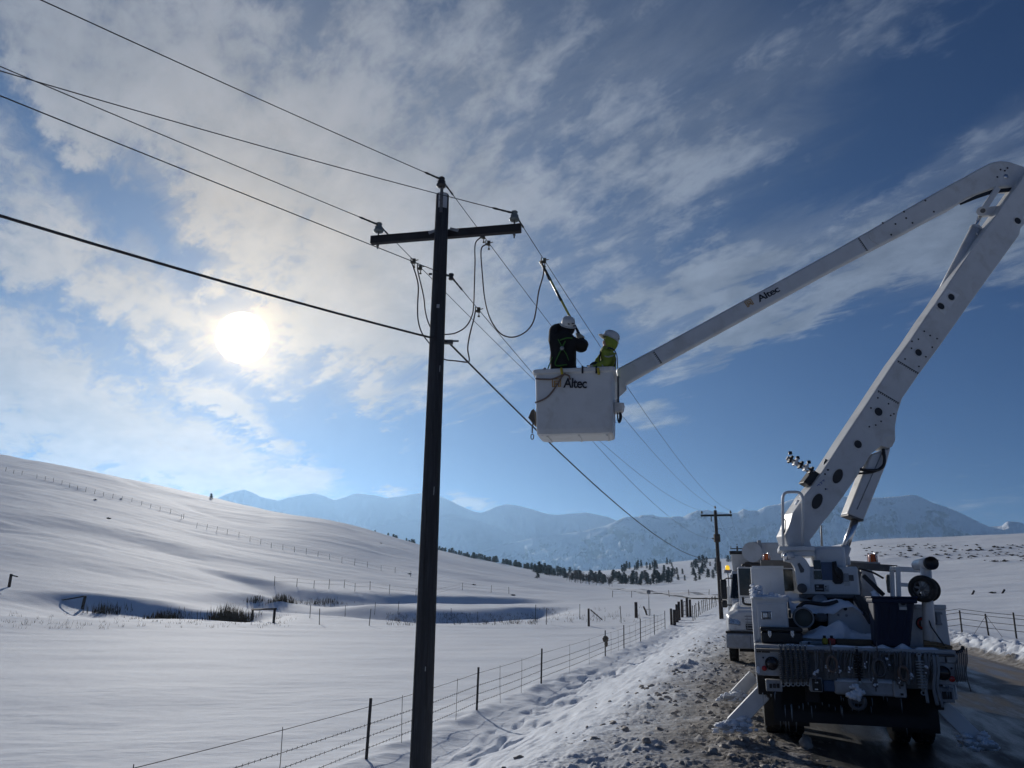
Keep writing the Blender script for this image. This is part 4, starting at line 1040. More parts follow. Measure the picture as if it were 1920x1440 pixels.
def snow_mound(name, parent, outline, yl, depth, seed, lump=0.25, mat=None):
    """heap of snow: upper line traced across the bed, rounded over in depth"""
    xs = [p[0] for p in outline]; n = 40; m = 14
    vs = []; fs = []
    for i in range(n + 1):
        px = xs[0] + (xs[-1] - xs[0]) * i / n
        top = float(np.interp(px, xs, [p[1] for p in outline])); bot = float(np.interp(px, xs, [p[2] for p in outline]))
        a = TP(px, top, yl + depth * 0.5); b = TP(px, bot, yl)
        for j in range(m + 1):
            th = math.pi * 0.5 * min(j / (m * 0.6), 1.0)
            if j <= m * 0.6:
                y = yl + depth * 0.5 * (1 - math.cos(th)); z = b.z + (a.z - b.z) * math.sin(th)
            else:
                q = (j / m - 0.6) / 0.4; y = yl + depth * (0.5 + 0.5 * q); z = a.z - 0.10 * q * q
            x = a.x
            k = lump * 0.06 * (float(pnoise(x * 5 + seed, y * 5)) + 0.5 * float(pnoise(x * 12, y * 12 + seed)))
            vs.append((x, y + k, z + k * math.sin(th)))
    for i in range(n):
        for j in range(m):
            a = i * (m + 1) + j; fs.append((a, a + m + 1, a + m + 2, a + 1))
    return MB().add(vs, fs, True).build(name, mat or SNOWP, parent)
snow_mound('bed_snow', truck, [(1478, 1126, 1150), (1490, 1133, 1152), (1500, 1131, 1152), (1520, 1133, 1150), (1532, 1131, 1152), (1545, 1126, 1150), (1556, 1124, 1152), (1572, 1124, 1140), (1592, 1128, 1138), (1602, 1136, 1144), (1612, 1146, 1152)], 1.25, 0.8, 2.0, 0.5)
snow_mound('bed_snow', truck, [(1500, 1192, 1195), (1515, 1188, 1197), (1530, 1181, 1198), (1550, 1174, 1198), (1562, 1168, 1197), (1575, 1163, 1197), (1585, 1170, 1198), (1592, 1180, 1199), (1612, 1185, 1200), (1640, 1189, 1201)], 0.66, 0.7, 5.0, 0.8)
snow_mound('bed_snow', truck, [(1462, 1112, 1130), (1480, 1110, 1128), (1495, 1113, 1126), (1512, 1120, 1126), (1525, 1122, 1126)], 2.1, 0.5, 8.0, 0.6)
# rest dome and spill of snow near the right rail
snow_mound('bed_snow', truck, [(1632, 1110, 1140), (1640, 1106, 1142), (1648, 1113, 1140), (1655, 1124, 1140)], 1.2, 0.4, 11.0, 0.6)
dome = TP(1537, 1126, 1.9); MB().ball((dome.x, dome.y, dome.z), 0.12, 14, 8, 0.03, (1, 1, 0.75), random.Random(2)).build('pedestal_dome', GREY, truck)
# light snow on the shelf
for (cx, w, hgt) in ((1654, 18, 6), (1692, 18, 9)):
    a = TP(cx - w, 1216, 0.2); b = TP(cx + w, 1216, 0.2); c = TP(cx, 1216 - hgt, 0.2)
    mb = MB(); mb.lathe(((a.x + b.x) / 2, 0.15, ZD - 0.004), [((b.x - a.x) / 2, 0), ((b.x - a.x) * 0.33, (c.z - a.z) * 0.35), ((b.x - a.x) * 0.12, (c.z - a.z) * 0.85), (0, c.z - a.z)], 14)
    mb.build('shelf_snow', SNOWP, shelf)

# turret
YT = 2.35
tur = Tbox('turret', WHITE, 1509, 1062, 1608, 1116, YT - 0.35, YT + 0.75, 0.03)
Tbox('turret_head', WHITE, 1527, 1024, 1584, 1066, YT - 0.25, YT + 0.6, 0.05, tur)
Tbox('platform', WHITE, 1461, 1024, 1528, 1033, YT - 0.45, YT + 0.4, 0.015, tur); Tbox('platform_skirt', WHITE, 1468, 1033, 1527, 1043, YT - 0.40, YT + 0.3, 0.01, tur)
arm_pts = [TP(x, y, YT - 0.42) for x, y in ((1470, 1041), (1500, 1041), (1511, 1049), (1519, 1062), (1520, 1104), (1513, 1106), (1500, 1106), (1495, 1096), (1490, 1066), (1484, 1055), (1470, 1052))]
am = MB().prism(arm_pts, (0, 0.22, 0)).build('support_arm', WHITE, tur, 0.012)
MB().prism([TP(x, y, YT - 0.432) for x, y in ((1495, 1057), (1499, 1055), (1508, 1068), (1507, 1073), (1501, 1074))], (0, 0.02, 0)).build('arm_slot', GRIME, am)
disc('arm_pin', CHROME, 1476, 1043, YT - 0.46, 0.06, 0.05, am, 16); disc('arm_pin', GRIME, 1504, 1103, YT - 0.46, 0.075, 0.03, am, 16)
MB().cyl(TP(1488, 1040, YT - 0.5), TP(1476, 1043, YT - 0.5), 0.05, n=12).build('latch_roller', WHITE, am)
yf = YT - 0.36
for (x0, y0, x1, y1, m, nm) in ((1526, 1050.5, 1538, 1067, GLASS, 'vent_opening'), (1527, 1070, 1539.5, 1086, GLASS, 'vent_opening'), (1542, 1054, 1560, 1087.5, BLUEP, 'blue_panel'), (1528.5, 1095.5, 1545, 1109, INK, 'warning_placard'), (1545.5, 1097, 1554, 1109, STICKER, 'instruction_label'),
                              (1583, 1075, 1591, 1091, GREY, 'control_cluster'), (1592, 1078, 1600, 1089, GRIME, 'control_cluster'), (1583, 1092, 1594, 1098, STICKER, 'instruction_label')):
    Tbox(nm, m, x0, y0, x1, y1, yf - 0.012, yf + 0.02, 0.004, tur)
for (x0, y0, x1, y1) in ((1547, 1099, 1549.5, 1101), (1546.5, 1102.5, 1548, 1104), (1547, 1106, 1553, 1107)): Tbox('label_print', INK, x0, y0, x1, y1, yf - 0.016, yf, 0.0, tur)
for (x0, y0, x1, y1) in ((1531, 1098, 1535, 1101), (1530, 1104, 1543, 1105)): Tbox('placard_print', STICKER, x0, y0, x1, y1, yf - 0.016, yf, 0.0, tur)
MB().prism([TP(x, y, yf - 0.02) for x, y in ((1560, 1053), (1568, 1052), (1570, 1062), (1578, 1068), (1581, 1074), (1581, 1091), (1577, 1095), (1566, 1095), (1561, 1090))], (0, 0.05, 0)).build('hose_opening', BLACK, tur, 0.004)
MB().tube(spline([TP(1564, 1056, yf - 0.05), TP(1569, 1072, yf - 0.08), TP(1575, 1086, yf - 0.05)], 6), 0.025, 8).build('hydraulic_hose', BLACK, tur)
Tbox('slew_ring', GRIME, 1500, 1114, 1606, 1121, YT - 0.4, YT + 0.8, 0.02)
Tbox('pedestal', UNDER, 1520, 1119, 1600, 1185, YT - 0.1, YT + 0.6, 0.02)
Tbox('turret_block', WHITE, 1584, 1042, 1594, 1060, YT + 0.3, YT + 0.7, 0.03, tur)
# grab rail
rail = [TP(x, y, YT - 0.3) for x, y in ((1468.5, 1024), (1467.5, 940), (1469, 929), (1474, 923.5), (1484, 922.5), (1496, 923), (1503, 928), (1505.5, 936), (1505, 1024))]
gr = MB().tube(rail[:1] + spline(rail[1:8], 4) + rail[8:], 0.024, 10).build('grab_rail', WHITE, truck)
MB().tube(spline([TP(1469, 972, YT - 0.34), TP(1473, 978, YT - 0.34), TP(1472, 994, YT - 0.34), TP(1469, 1000, YT - 0.34)], 5), 0.008, 6).build('rail_strap', BLACK, gr)
# antenna
MB().cyl(TP(1541, 1024, YT + 0.5), TP(1539.5, 985, YT + 0.5), 0.02, 0.012, 8).build('antenna', GREY, truck)

# cab, guard rack, beacons, mirrors
YC = 3.65
zr = TP(1600, 1063, YC).z
cab = MB().hexa([(XL + 0.10, YC, 0.95), (XR - 0.12, YC, 0.95), (XR - 0.12, YC + 1.9, 0.95), (XL + 0.10, YC + 1.9, 0.95)], [(XL + 0.22, YC + 0.05, zr), (XR - 0.34, YC + 0.05, zr), (XR - 0.34, YC + 1.5, zr), (XL + 0.22, YC + 1.5, zr)]).build('cab', WHITE, truck, 0.06, 3)
MB().box((XL + 0.3, YC + 1.9, 0.95), (XR - 0.3, YC + 3.6, 1.75)).build('hood', WHITE, truck, 0.1, 3)
Tbox('rear_window', GLASS, 1467, 1067, 1486, 1108, YC - 0.04, YC + 0.1, 0.02, cab)
Tbox('rear_window', GLASS, 1606, 1070, 1624, 1112, YC - 0.02, YC + 0.1, 0.02, cab)
MB().prism([TP(x, y, YC - 0.3) for x, y in ((1615, 1068), (1632, 1068), (1640, 1082), (1650, 1112), (1650, 1120), (1615, 1120))], (0, 0.25, 0)).build('cab_fairing', WHITE2, truck, 0.02)
MB().bar(TP(1426, 1057, YC - 0.2), TP(1497, 1058, YC - 0.2), 0.12, 0.13).build('guard_rack', GRIME, truck, 0.008)
MB().bar(TP(1588, 1060, YC - 0.2), TP(1682, 1066.5, YC - 0.2), 0.12, 0.115).build('guard_rack', GRIME, truck, 0.008)
MB().bar(TP(1590, 1053, YC - 0.1), TP(1648, 1057, YC - 0.1), 0.3, 0.03).build('rack_plate', GREY, truck, 0.006)
def beacon(px, py, w, yl):
    a = TP(px - w, py + 5, yl); b = TP(px + w, py + 5, yl); r = (b.x - a.x) / 2; c = (a + b) / 2
    o = MB().lathe((c.x, c.y, c.z - 0.05), [(0, 0), (r * 1.15, 0), (r * 1.15, 0.05), (r, 0.06), (0, 0.06)], 18).build('beacon', WHITE, truck)
    MB().lathe((c.x, c.y, c.z + 0.01), [(r * 0.86, 0), (r * 0.88, 0.10), (r * 0.7, 0.135), (0, 0.14)], 18).build('amber_dome', AMBER, o)
    for k in range(5):
        an = math.pi * 2 * k / 5 + 0.3; d = Vector((math.cos(an), math.sin(an), 0)) * r * 1.02
        MB().tube([(c.x + d.x, c.y + d.y, c.z), (c.x + d.x, c.y + d.y, c.z + 0.14), (c.x + d.x * .5, c.y + d.y * .5, c.z + 0.162)], 0.007, 6).build('guard_rod', CHROME, o)
    return o
beacon(1437.5, 1049, 7.5, YC - 0.15); beacon(1637, 1050, 9.5, YC - 0.15)
def mirror(px0, py0, px1, py1, yl, glass=True):
    a = TP(px0, py1, yl); b = TP(px1, py0, yl)
    o = MB().box((a.x, yl, a.z), (b.x, yl + 0.12, b.z)).build('door_mirror', WHITE if glass else GRIME, truck, 0.035, 3)
    zc = a.z + (b.z - a.z) * 0.26
    MB().box((a.x + 0.025, yl - 0.008, zc + 0.02), (b.x - 0.025, yl + 0.01, b.z - 0.03)).build('mirror_glass', GLASS, o, 0.004)
    MB().box((a.x + 0.025, yl - 0.008, a.z + 0.03), (b.x - 0.025, yl + 0.01, zc - 0.02)).build('convex_mirror', CHROME if glass else GLASS, o, 0.004)
    return o
mirror(1386.5, 1063, 1413, 1138, YC + 1.5)
MB().tube(spline([TP(1392, 1062, YC + 1.5), TP(1394, 1059, YC + 1.5), TP(1402, 1058.5, YC + 1.5), TP(1425, 1058, YC + 1.5)], 4), 0.025, 8).build('mirror_arm', BLACK, truck)
MB().tube(spline([TP(1393, 1120, YC + 1.5), TP(1394, 1130, YC + 1.5), TP(1400, 1133, YC + 1.5), TP(1420, 1134, YC + 1.5)], 4), 0.025, 8).build('mirror_arm', BLACK, truck)
mirror(1665, 1077, 1674, 1112, YC + 0.9, False)
# handrail frame on the right cabinet
fr = MB()
for (x, y0, y1, yl) in ((1674, 1066, 1120, 1.9), (1685.5, 1064, 1120, 1.5)): fr.bar(TP(x, y1, yl), TP(x - 2, y0, yl), 0.06, 0.07, (0, 1, 0))
fr.bar(TP(1682, 1067, 1.5), TP(1733, 1069, 1.5), 0.06, 0.075).bar(TP(1687, 1096, 1.5), TP(1738, 1099, 1.5), 0.05, 0.055).bar(TP(1684, 1065.5, 1.5), TP(1672, 1066, 1.9), 0.06, 0.06)
fr.build('rail_frame', WHITE, truck, 0.006)
MB().tube([TP(1620, 1080, 1.5), TP(1656, 1115, 1.3)], 0.035, 8).build('pry_bar', BLACK, truck)
MB().tube(spline([TP(1612, 1066, 2.2), TP(1625, 1070, 2.1), TP(1638, 1074, 2.0), TP(1656, 1084, 1.9)], 5), 0.016, 8).build('control_hose', BLACK, truck)
MB().tube(spline([TP(1608, 1070, 2.3), TP(1604, 1085, 2.3), TP(1608, 1100, 2.3), TP(1605, 1120, 2.3)], 6), 0.07, 10).build('hose_bundle', GRIME, truck)
MB().bar(TP(1606, 1120, 1.7), TP(1636, 1165, 1.1), 0.10, 0.10).bar(TP(1614, 1120, 1.8), TP(1640, 1155, 1.2), 0.05, 0.05).build('stowed_jack_arm', BLACK, truck, 0.01)
# tall post with work light and spare roller
p0 = TP(1744, 1214, 0.4); p1 = TP(1735.5, 1062, 0.4)
post = MB().tube([p0, p0.lerp(p1, 0.5), p1], [0.085, 0.075, 0.07], 16).build('rack_post', WHITE, truck)
def canister(a, b, r):
    a, b = Vector(a), Vector(b); d = (b - a).normalized()
    o = MB().tube([a, b], [r * 0.92, r], 20).build('roller_tube', WHITE, post)
    MB().lathe(b, [(r * 1.03, -0.05), (r * 1.05, 0.02), (r * 0.9, 0.03), (r * 0.86, 0.006), (0, 0.004)], 20, d).build('tube_end', BLACK, o)
canister(TP(1720, 1060, 0.85), TP(1746, 1056, 0.15), 0.085)
wc = TP(1730, 1104, 0.22); ax = Vector((-0.42, -0.9, 0.04)).normalized()
K = 0.72
def ring_prof(L): return [(r * K, h * K) for r, h in L]
wh = MB().lathe(wc, ring_prof([(0.20, -0.09), (0.165, -0.095), (0.15, -0.07), (0.15, 0.12), (0.23, 0.12), (0.245, 0.06), (0.245, -0.04), (0.225, -0.085), (0.20, -0.09)]), 30, -ax).build('spoked_wheel', RUBBER, truck)
wr = wc - ax * 0.2; MB().lathe(wr, ring_prof([(0.15, -0.05), (0.20, -0.05), (0.235, 0), (0.225, 0.06), (0.15, 0.07)]), 30, -ax).build('twin_tyre', RUBBER, wh)
MB().lathe(wc, ring_prof([(0.15, -0.05), (0.13, -0.07), (0.128, -0.02)]), 24, -ax).build('rim', GRIME, wh)
MB().lathe(wc, ring_prof([(0, -0.08), (0.035, -0.08), (0.04, -0.05), (0.04, 0.0), (0, 0)]), 14, -ax).build('hub', GRIME, wh)
sx_ = ax.orthogonal().normalized(); sy_ = ax.cross(sx_)
for k in range(6):
    a = math.pi * k / 3; d = sx_ * math.cos(a) + sy_ * math.sin(a)
    MB().bar(wc + (d * 0.03 + ax * 0.045) * K, wc + (d * 0.135 + ax * 0.04) * K, 0.042 * K, 0.02, ax).build('spoke', pm('worn_spoke', (0.17, 0.175, 0.18), 0.5, 0.3), wh)
MB().tube([TP(1738, 1152, 0.36), TP(1746, 1175, 0.3), TP(1776, 1218, 0.2)], 0.009, 6).build('guy_cord', BLACK, post)

# ------------------------------------------------------------------ boom and bucket
BOOM_E = Vector((0.993, 0.119, 0)).normalized()
BOOM_N = Vector((BOOM_E.y, -BOOM_E.x, 0))              # towards the viewer
BOOM_C = TRUCK_M @ Vector((1.25, YT + 0.15, 0))
NL = TRUCK_I.to_3x3() @ BOOM_N
EL = TRUCK_I.to_3x3() @ BOOM_E
def BW(px, py, off=0.0):
    """world point in the boom's upright plane, off metres towards the viewer"""
    d = ray(px, py); q = BOOM_C + BOOM_N * off - CAM_POS
    return CAM_POS + d * (q.dot(BOOM_N) / d.dot(BOOM_N))
def BP(px, py, off=0.0): return TRUCK_I @ BW(px, py, off)

LOWER = [(1472, 1004), (1479, 990), (1483, 978), (1487, 962), (1500, 943), (1510, 927), (1527, 907), (1560, 856), (1583, 820), (1623, 760), (1650, 719), (1677, 678), (1707, 637), (1737, 592), (1753, 570), (1793, 510), (1850, 428), (1920, 330),
         (1936, 316), (1958, 312), (1976, 322), (1984, 342), (1980, 356), (1914, 428), (1912, 440), (1827, 557), (1760, 652), (1723, 702), (1692, 747), (1683, 775), (1679, 800), (1679.5, 826), (1673, 838), (1664, 840), (1653, 836), (1635, 850),
         (1603, 900), (1580, 933), (1552, 970), (1543, 980), (1528, 1002), (1519, 1013), (1524, 1030), (1480, 1030)]
low = MB().prism([BP(x, y, 0.17) for x, y in LOWER], -NL * 0.34).build('lower_boom', FIBER, truck, 0.02, 3)
def seam(a, b, off, parent, n=11):
    """riveted edge of the insulating section"""
    p, q = BP(*a, off), BP(*b, off)
    up = (q - p).normalized(); w = up.cross(NL)
    MB().bar(p, q, 0.006, 0.012, NL).build('section_seam', INK, parent)
    for k in range(n):
        c = p.lerp(q, (k + 0.5) / n)
        MB().bar(c, c + w * 0.03, 0.013, 0.008, NL).build('seam_rivet', INK, parent)
seam((1683, 676), (1723, 700), 0.173, low); seam((1646, 732), (1686, 756), 0.173, low)
def boom_hole(px, py, r, off, parent, ly=1.0, rot=0.0, n=22):
    """black disc painted as the shade inside an opening, with a raised lip; ly stretches it along the boom"""
    c = BP(px, py, off)
    ax = (EL * math.cos(R(rot)) + Vector((0, 0, 1)) * math.sin(R(rot))).normalized(); ay = NL.cross(ax)
    pts = [c + ax * (r * ly * math.cos(a)) + ay * (r * math.sin(a)) for a in np.linspace(0, 2 * math.pi, n, endpoint=False)]
    o = MB().prism([p + NL * 0.004 for p in pts], -NL * 0.01).build('hole_shade_disc', BLACK, parent)  # solid black disc paints the dark of the opening
    rim = [c + ax * ((r * ly + 0.012) * math.cos(a)) + ay * ((r + 0.012) * math.sin(a)) for a in np.linspace(0, 2 * math.pi, n + 1)]
    MB().tube(rim, 0.011, 6, caps=False).build('hole_lip', FIBER, o)
    return o
for (x, y, r, ly, rot) in ((1608.5, 833, 0.068, 1, 0), (1570.5, 893, 0.078, 1.75, 57), (1532, 940, 0.080, 1.8, 57), (1647, 772, 0.072, 1, 0), (1722, 661, 0.062, 1, 0), (1908, 414, 0.066, 1, 0)):
    boom_hole(x, y, r, 0.172, low, ly, rot)
pl = [BP(x, y, 0.176) for x, y in ((1752, 572), (1776, 541), (1799, 552), (1771, 591))]
acc = MB().prism(pl, -NL * 0.012).build('access_plate', WHITE, low, 0.003)
boom_hole(1783.5, 557, 0.062, 0.178, acc); boom_hole(1764, 574, 0.058, 0.178, acc, 1.2, -30)
for (x, y) in ((1710, 640), (1709, 653), (1697, 673), (1723, 687), (1722, 636), (1744, 629), (1733, 621), (1757, 635), (1748, 651), (1736, 669), (1733, 621), (1646, 746), (1633, 765), (1652, 790), (1642, 797), (1670, 779), (1676, 776), (1630, 800), (1666, 757), (1548, 917), (1547, 889), (1553, 881), (1552, 881)):
    p = BP(x, y, 0.172); MB().lathe(p, [(0, 0.006), (0.014, 0.006), (0.016, 0.0)], 10, NL).build('bolt', INK, low)
# handwriting scrawl
for pts in (((1532, 911), (1535, 908), (1538, 910)), ((1537, 906), (1540, 903), (1541, 908)), ((1542, 902), (1545, 899), (1545, 903)), ((1548, 917), (1552, 917))):
    MB().tube([BP(x, y, 0.174) for x, y in pts], 0.006, 5).build('pen_mark', BLUEI, low)
UPPER = [(1157, 691), (1240, 647), (1400, 559.5), (1560, 472), (1610, 443), (1630, 432), (1693, 395), (1773, 350), (1807, 332), (1843, 312), (1860, 303.5), (1877, 300.5), (1893, 302), (1920, 311), (1960, 326), (1975, 345), (1962, 366), (1930, 358),
         (1903, 351), (1880, 350), (1860, 354), (1830, 365), (1813, 372), (1793, 385), (1760, 402), (1693, 438), (1650, 460), (1627, 472), (1560, 507), (1400, 595), (1240, 683), (1173, 721), (1163, 724)]
upp = MB().prism([BP(x, y, -0.04) for x, y in UPPER], -NL * 0.30).build('upper_boom', FIBER, truck, 0.045, 4)
seam((1610, 446), (1627, 470), -0.036, upp, 8); seam((1226, 659), (1241, 681), -0.036, upp, 7)
MB().tube(spline([BP(x, y, -0.038) for x, y in ((1629, 436), (1631, 448), (1640, 454), (1649, 459))], 5), 0.008, 6).build('section_edge', FIBER, upp)
for (x, y) in ((1655, 418), (1695, 397), (1699, 409), (1679, 420), (1711, 418), (1751, 397), (1671, 440), (1735, 376), (1876, 318), (1889, 315), (1884, 320), (1870, 332)):
    p = BP(x, y, -0.037); MB().lathe(p, [(0, 0.007), (0.017, 0.007), (0.02, 0.0)], 10, NL).build('bolt', INK, upp)
p = BP(1886, 331, -0.037); MB().lathe(p, [(0, 0.012), (0.045, 0.012), (0.05, 0.0)], 16, NL).build('elbow_pin', CHROME, upp)
MB().prism([BP(x, y, -0.02) for x, y in ((1800, 381), (1830, 366), (1862, 355), (1904, 351), (1903, 358), (1862, 362), (1832, 372), (1802, 384))], -NL * 0.02).build('boom_slot', BLACK, upp)
# lettering and gold mark
def lettering(text, mat, p0, xdir, ydir, height, parent, bold=0.012, shear=0.0):
    cu = bpy.data.curves.new('lettering', 'FONT'); cu.body = text; cu.size = 1.0; cu.offset = bold; cu.extrude = 0.004; cu.shear = shear; cu.space_character = 0.92; cu.resolution_u = 4
    tmp = bpy.data.objects.new('lettering', cu); COL.objects.link(tmp)
    bpy.context.view_layer.update()
    me = bpy.data.meshes.new_from_object(tmp.evaluated_get(bpy.context.evaluated_depsgraph_get()))
    bpy.data.objects.remove(tmp); bpy.data.curves.remove(cu)
    xs = [v.co.x for v in me.vertices]; x0, x1 = min(xs), max(xs)
    xd, yd = Vector(xdir), Vector(ydir).normalized(); L = xd.length; xd = xd.normalized(); zd = xd.cross(yd)
    for v in me.vertices:
        q = Vector(p0) + xd * ((v.co.x - x0) / (x1 - x0) * L) + yd * (v.co.y / 0.72 * height) + zd * v.co.z
        v.co = q
    me.materials.clear(); me.materials.append(mat)
    o = bpy.data.objects.new('lettering', me); return link(o, parent)
def gold_mark(p0, xdir, ydir, height, parent, w=0.8):
    """square spiral outline in front of the lettering"""
    xd, yd = Vector(xdir).normalized() * height * w, Vector(ydir).normalized() * height
    zd = Vector(xdir).cross(Vector(ydir)).normalized()
    path = [((0.0, 0.0), (0.0, 1.0)), ((0.0, 1.0), (1.0, 1.0)), ((1.0, 1.0), (1.0, 0.0)), ((0.25, 0.0), (0.25, 0.72)), ((0.25, 0.72), (0.75, 0.72)), ((0.75, 0.72), (0.75, 0.42)), ((0.75, 0.42), (0.40, 0.42)),
            ((0.75, 0.25), (0.75, 0.0)), ((0.40, 0.25), (0.75, 0.25)), ((0.0, 0.0), (0.25, 0.0)), ((0.75, 0.0), (1.0, 0.0))]
    mb = MB(); t = height * 0.12
    for k, (a, b) in enumerate(path):
        A = Vector(p0) + xd * a[0] + yd * a[1] + zd * (0.002 + 0.0004 * k); B = Vector(p0) + xd * b[0] + yd * b[1] + zd * (0.002 + 0.0004 * k)
        d = (B - A).normalized(); mb.bar(A - d * t / 2, B + d * t / 2, t, 0.004, zd)
    return mb.build('gold_logo_mark', GOLD, parent)
a = BP(1424, 566.5, -0.035); b = BP(1463, 545.5, -0.035); dy = BP(1421, 553, -0.035) - a
lettering('Altec', INK, a, b - a, (b - a).normalized().cross(NL) * -1 if False else NL.cross((b - a).normalized()), 0.125, upp, 0.014)
gold_mark(BP(1402, 575.5, -0.036), b - a, NL.cross((b - a).normalized()), 0.105, upp, 1.25)
# elbow linkage and upper cylinder
def cyl_between(name, a, b, r, mat, parent, n=18, off=0.0):
    return MB().cyl(BP(*a, off), BP(*b, off), r, n=n).build(name, mat, parent)
uc = cyl_between('knuckle_cylinder', (1762, 562), (1829, 430), 0.105, FIBER, truck, off=-0.12)
MB().lathe(BP(1829, 430, -0.12), [(0.11, -0.03), (0.112, 0.03), (0.03, 0.04)], 18, BP(1829, 430, -0.12) - BP(1762, 562, -0.12)).build('gland', FIBER, uc)
cyl_between('rod', (1828, 432), (1840, 398), 0.038, CHROME, uc, 12, -0.12)
MB().cyl(BP(1840, 396, 0.02), BP(1840, 396, -0.26), 0.085, n=18).build('rod_eye', FIBER, uc)
MB().cyl(BP(1843, 395, 0.05), BP(1843, 395, -0.28), 0.045, n=14).build('rod_pin', GRIME, uc)
MB().bar(BP(1843, 394, -0.0), BP(1871, 352, -0.0), 0.11, 0.05, NL).bar(BP(1843, 394, -0.22), BP(1871, 352, -0.22), 0.11, 0.05, NL).build('link_arm', FIBER, truck, 0.012)
MB().prism([BP(x, y, -0.06) for x, y in ((1838, 404), (1846, 388), (1868, 386), (1884, 384), (1896, 378), (1896, 395), (1872, 399), (1852, 404))], -NL * 0.1).build('link_arm', FIBER, truck, 0.012)
MB().tube(spline([BP(1830, 436, 0.0), BP(1835, 445, 0.0), BP(1832, 452, 0.0), BP(1826, 462, 0.02)], 5), 0.012, 6).build('hydraulic_line', FIBER, uc)
# lift cylinder
lc = MB().prism([BP(x, y, 0.12) for x, y in ((1634, 852), (1672, 838), (1664, 868), (1620.5, 976), (1589.5, 964.5))], -NL * 0.26).build('lift_cylinder', FIBER, truck, 0.04, 4)
MB().prism([BP(x, y, 0.11) for x, y in ((1591, 963), (1620, 974), (1619, 977.5), (1590, 966.5))], -NL * 0.24).build('cylinder_end', GRIME, lc)
MB().tube([BP(1655, 846, 0.125), BP(1607, 955, 0.125)], 0.008, 6).build('weld_seam', GREY, lc)
MB().cyl(BP(1606, 968, 0.0), BP(1580, 1040, 0.0), 0.062, n=16).build('cylinder_rod', CHROME, lc)
MB().cyl(BP(1586, 1025, 0.0), BP(1574, 1062, 0.0), 0.085, n=16).build('rod_clevis', FIBER, lc)
MB().cyl(BP(1665, 826, 0.19), BP(1665, 826, -0.19), 0.075, n=20).build('pivot_pin', FIBER, low)
hs = MB().tube(spline([BP(1656, 842, 0.16), BP(1658.5, 860, 0.19), BP(1656, 874, 0.19), BP(1646, 881, 0.19), BP(1630, 882, 0.19), BP(1612, 880, 0.16)], 6), 0.026, 8).build('hydraulic_hose', BLACK, truck)
MB().tube(spline([BP(1655, 848, 0.17), BP(1658, 868, 0.17), BP(1640, 884, 0.17), BP(1609, 888, 0.14)], 6), 0.018, 8).build('hydraulic_hose', BLACK, truck)
# boom rest bracket on the upper side
br = MB().prism([BP(x, y, 0.1) for x, y in ((1507, 904), (1525, 880), (1537, 888), (1519, 911))], -NL * 0.2).build('boom_rest_box', BLACK, truck, 0.01)
mb = MB(); mb.bar(BP(1476, 857, 0.1), BP(1527, 884, 0.1), 0.03, 0.03, NL).bar(BP(1474.5, 860, -0.05), BP(1520, 887, -0.05), 0.03, 0.03, NL); mb.build('rest_rail', GREY, br)
for k in range(5):
    q = 0.04 + 0.2 * k; A = BP(1478 + 48 * q, 859 + 26 * q, 0.12); B = BP(1482 + 48 * q, 861.5 + 26 * q, 0.12)
    MB().bar(A, B, 0.13, 0.1, NL).build('rest_pad', BLACK if k % 2 == 0 else WHITE, br, 0.01)
for (x, y) in ((1482, 852), (1496, 861), (1517, 869)): MB().lathe(BP(x, y, 0.06), [(0, 0.05), (0.03, 0.05), (0.035, 0)], 10, (0, 0, 1)).build('rest_bolt', BLACK, br)
MB().tube(spline([BP(1540, 884, 0.05), BP(1545, 875, 0.05), BP(1546, 868, 0.05), BP(1549, 862, 0.05)], 4), [0.014] * 12 + [0.03], 8).build('rest_lever', BLACK, br)
# snow sheltered along the lower edge of the boom foot
mb = MB(); r_ = random.Random(4)
for (x, y) in ((1486, 985), (1488, 972), (1492, 960), (1499, 948), (1507, 936), (1476, 1002), (1484, 992)):
    mb.ball(BP(x - 1, y, 0.0), r_.uniform(0.05, 0.085), 10, 7, 0.15, (1, 1.6, 1.2), r_)
mb.build('boom_snow', SNOWP, low)
MB().tube(spline([BP(1479, 1008, 0.1), BP(1484, 1003, 0.12), BP(1490, 1020, 0.1), BP(1486, 1030, 0.1)], 5), 0.02, 8).build('boom_foot_hose', BLACK, low)

# the bucket
BF = BW(1076, 752.5, 0.62)                               # middle of its front face
BYAW = R(-11)
BX = Vector((math.cos(BYAW), math.sin(BYAW), 0)); BY = Vector((-math.sin(BYAW), math.cos(BYAW), 0))
dpt = -(CAM_ROT.transposed() @ (BF - CAM_POS)).z
BWID = 146 * dpt / FPX / math.cos(R(11) * 0.8); BHGT = 121 * dpt / FPX / math.cos(R(16)); BDEP = 0.66
B_O = BF - Vector((0, 0, BHGT / 2))                    # front lower middle
B_M = Matrix((( BX.x, BY.x, 0, B_O.x), (BX.y, BY.y, 0, B_O.y), (0, 0, 1, B_O.z), (0, 0, 0, 1)))
B_T = TRUCK_I @ B_M                                    # bucket frame in the truck's frame
def BL(x, y, z): return B_T @ Vector((x, y, z))
def BKT(px, py, yb):
    """bucket-frame point on the line of sight, yb behind the front face"""
    inv = B_M.inverted(); o = inv @ CAM_POS; d = inv.to_3x3() @ ray(px, py)
    return o + d * ((yb - o.y) / d.y)
def BKL(px, py, yb): return B_T @ BKT(px, py, yb)
def rrect(w, y0, y1, r, z, n=4):
    pts = []
    for (cx, cy, a0) in ((w / 2 - r, y0 + r, -90), (w / 2 - r, y1 - r, 0), (-w / 2 + r, y1 - r, 90), (-w / 2 + r, y0 + r, 180)):
        for k in range(n + 1):
            a = R(a0 + 90 * k / n); pts.append(BL(cx + r * math.cos(a), cy + r * math.sin(a), z))
    return pts
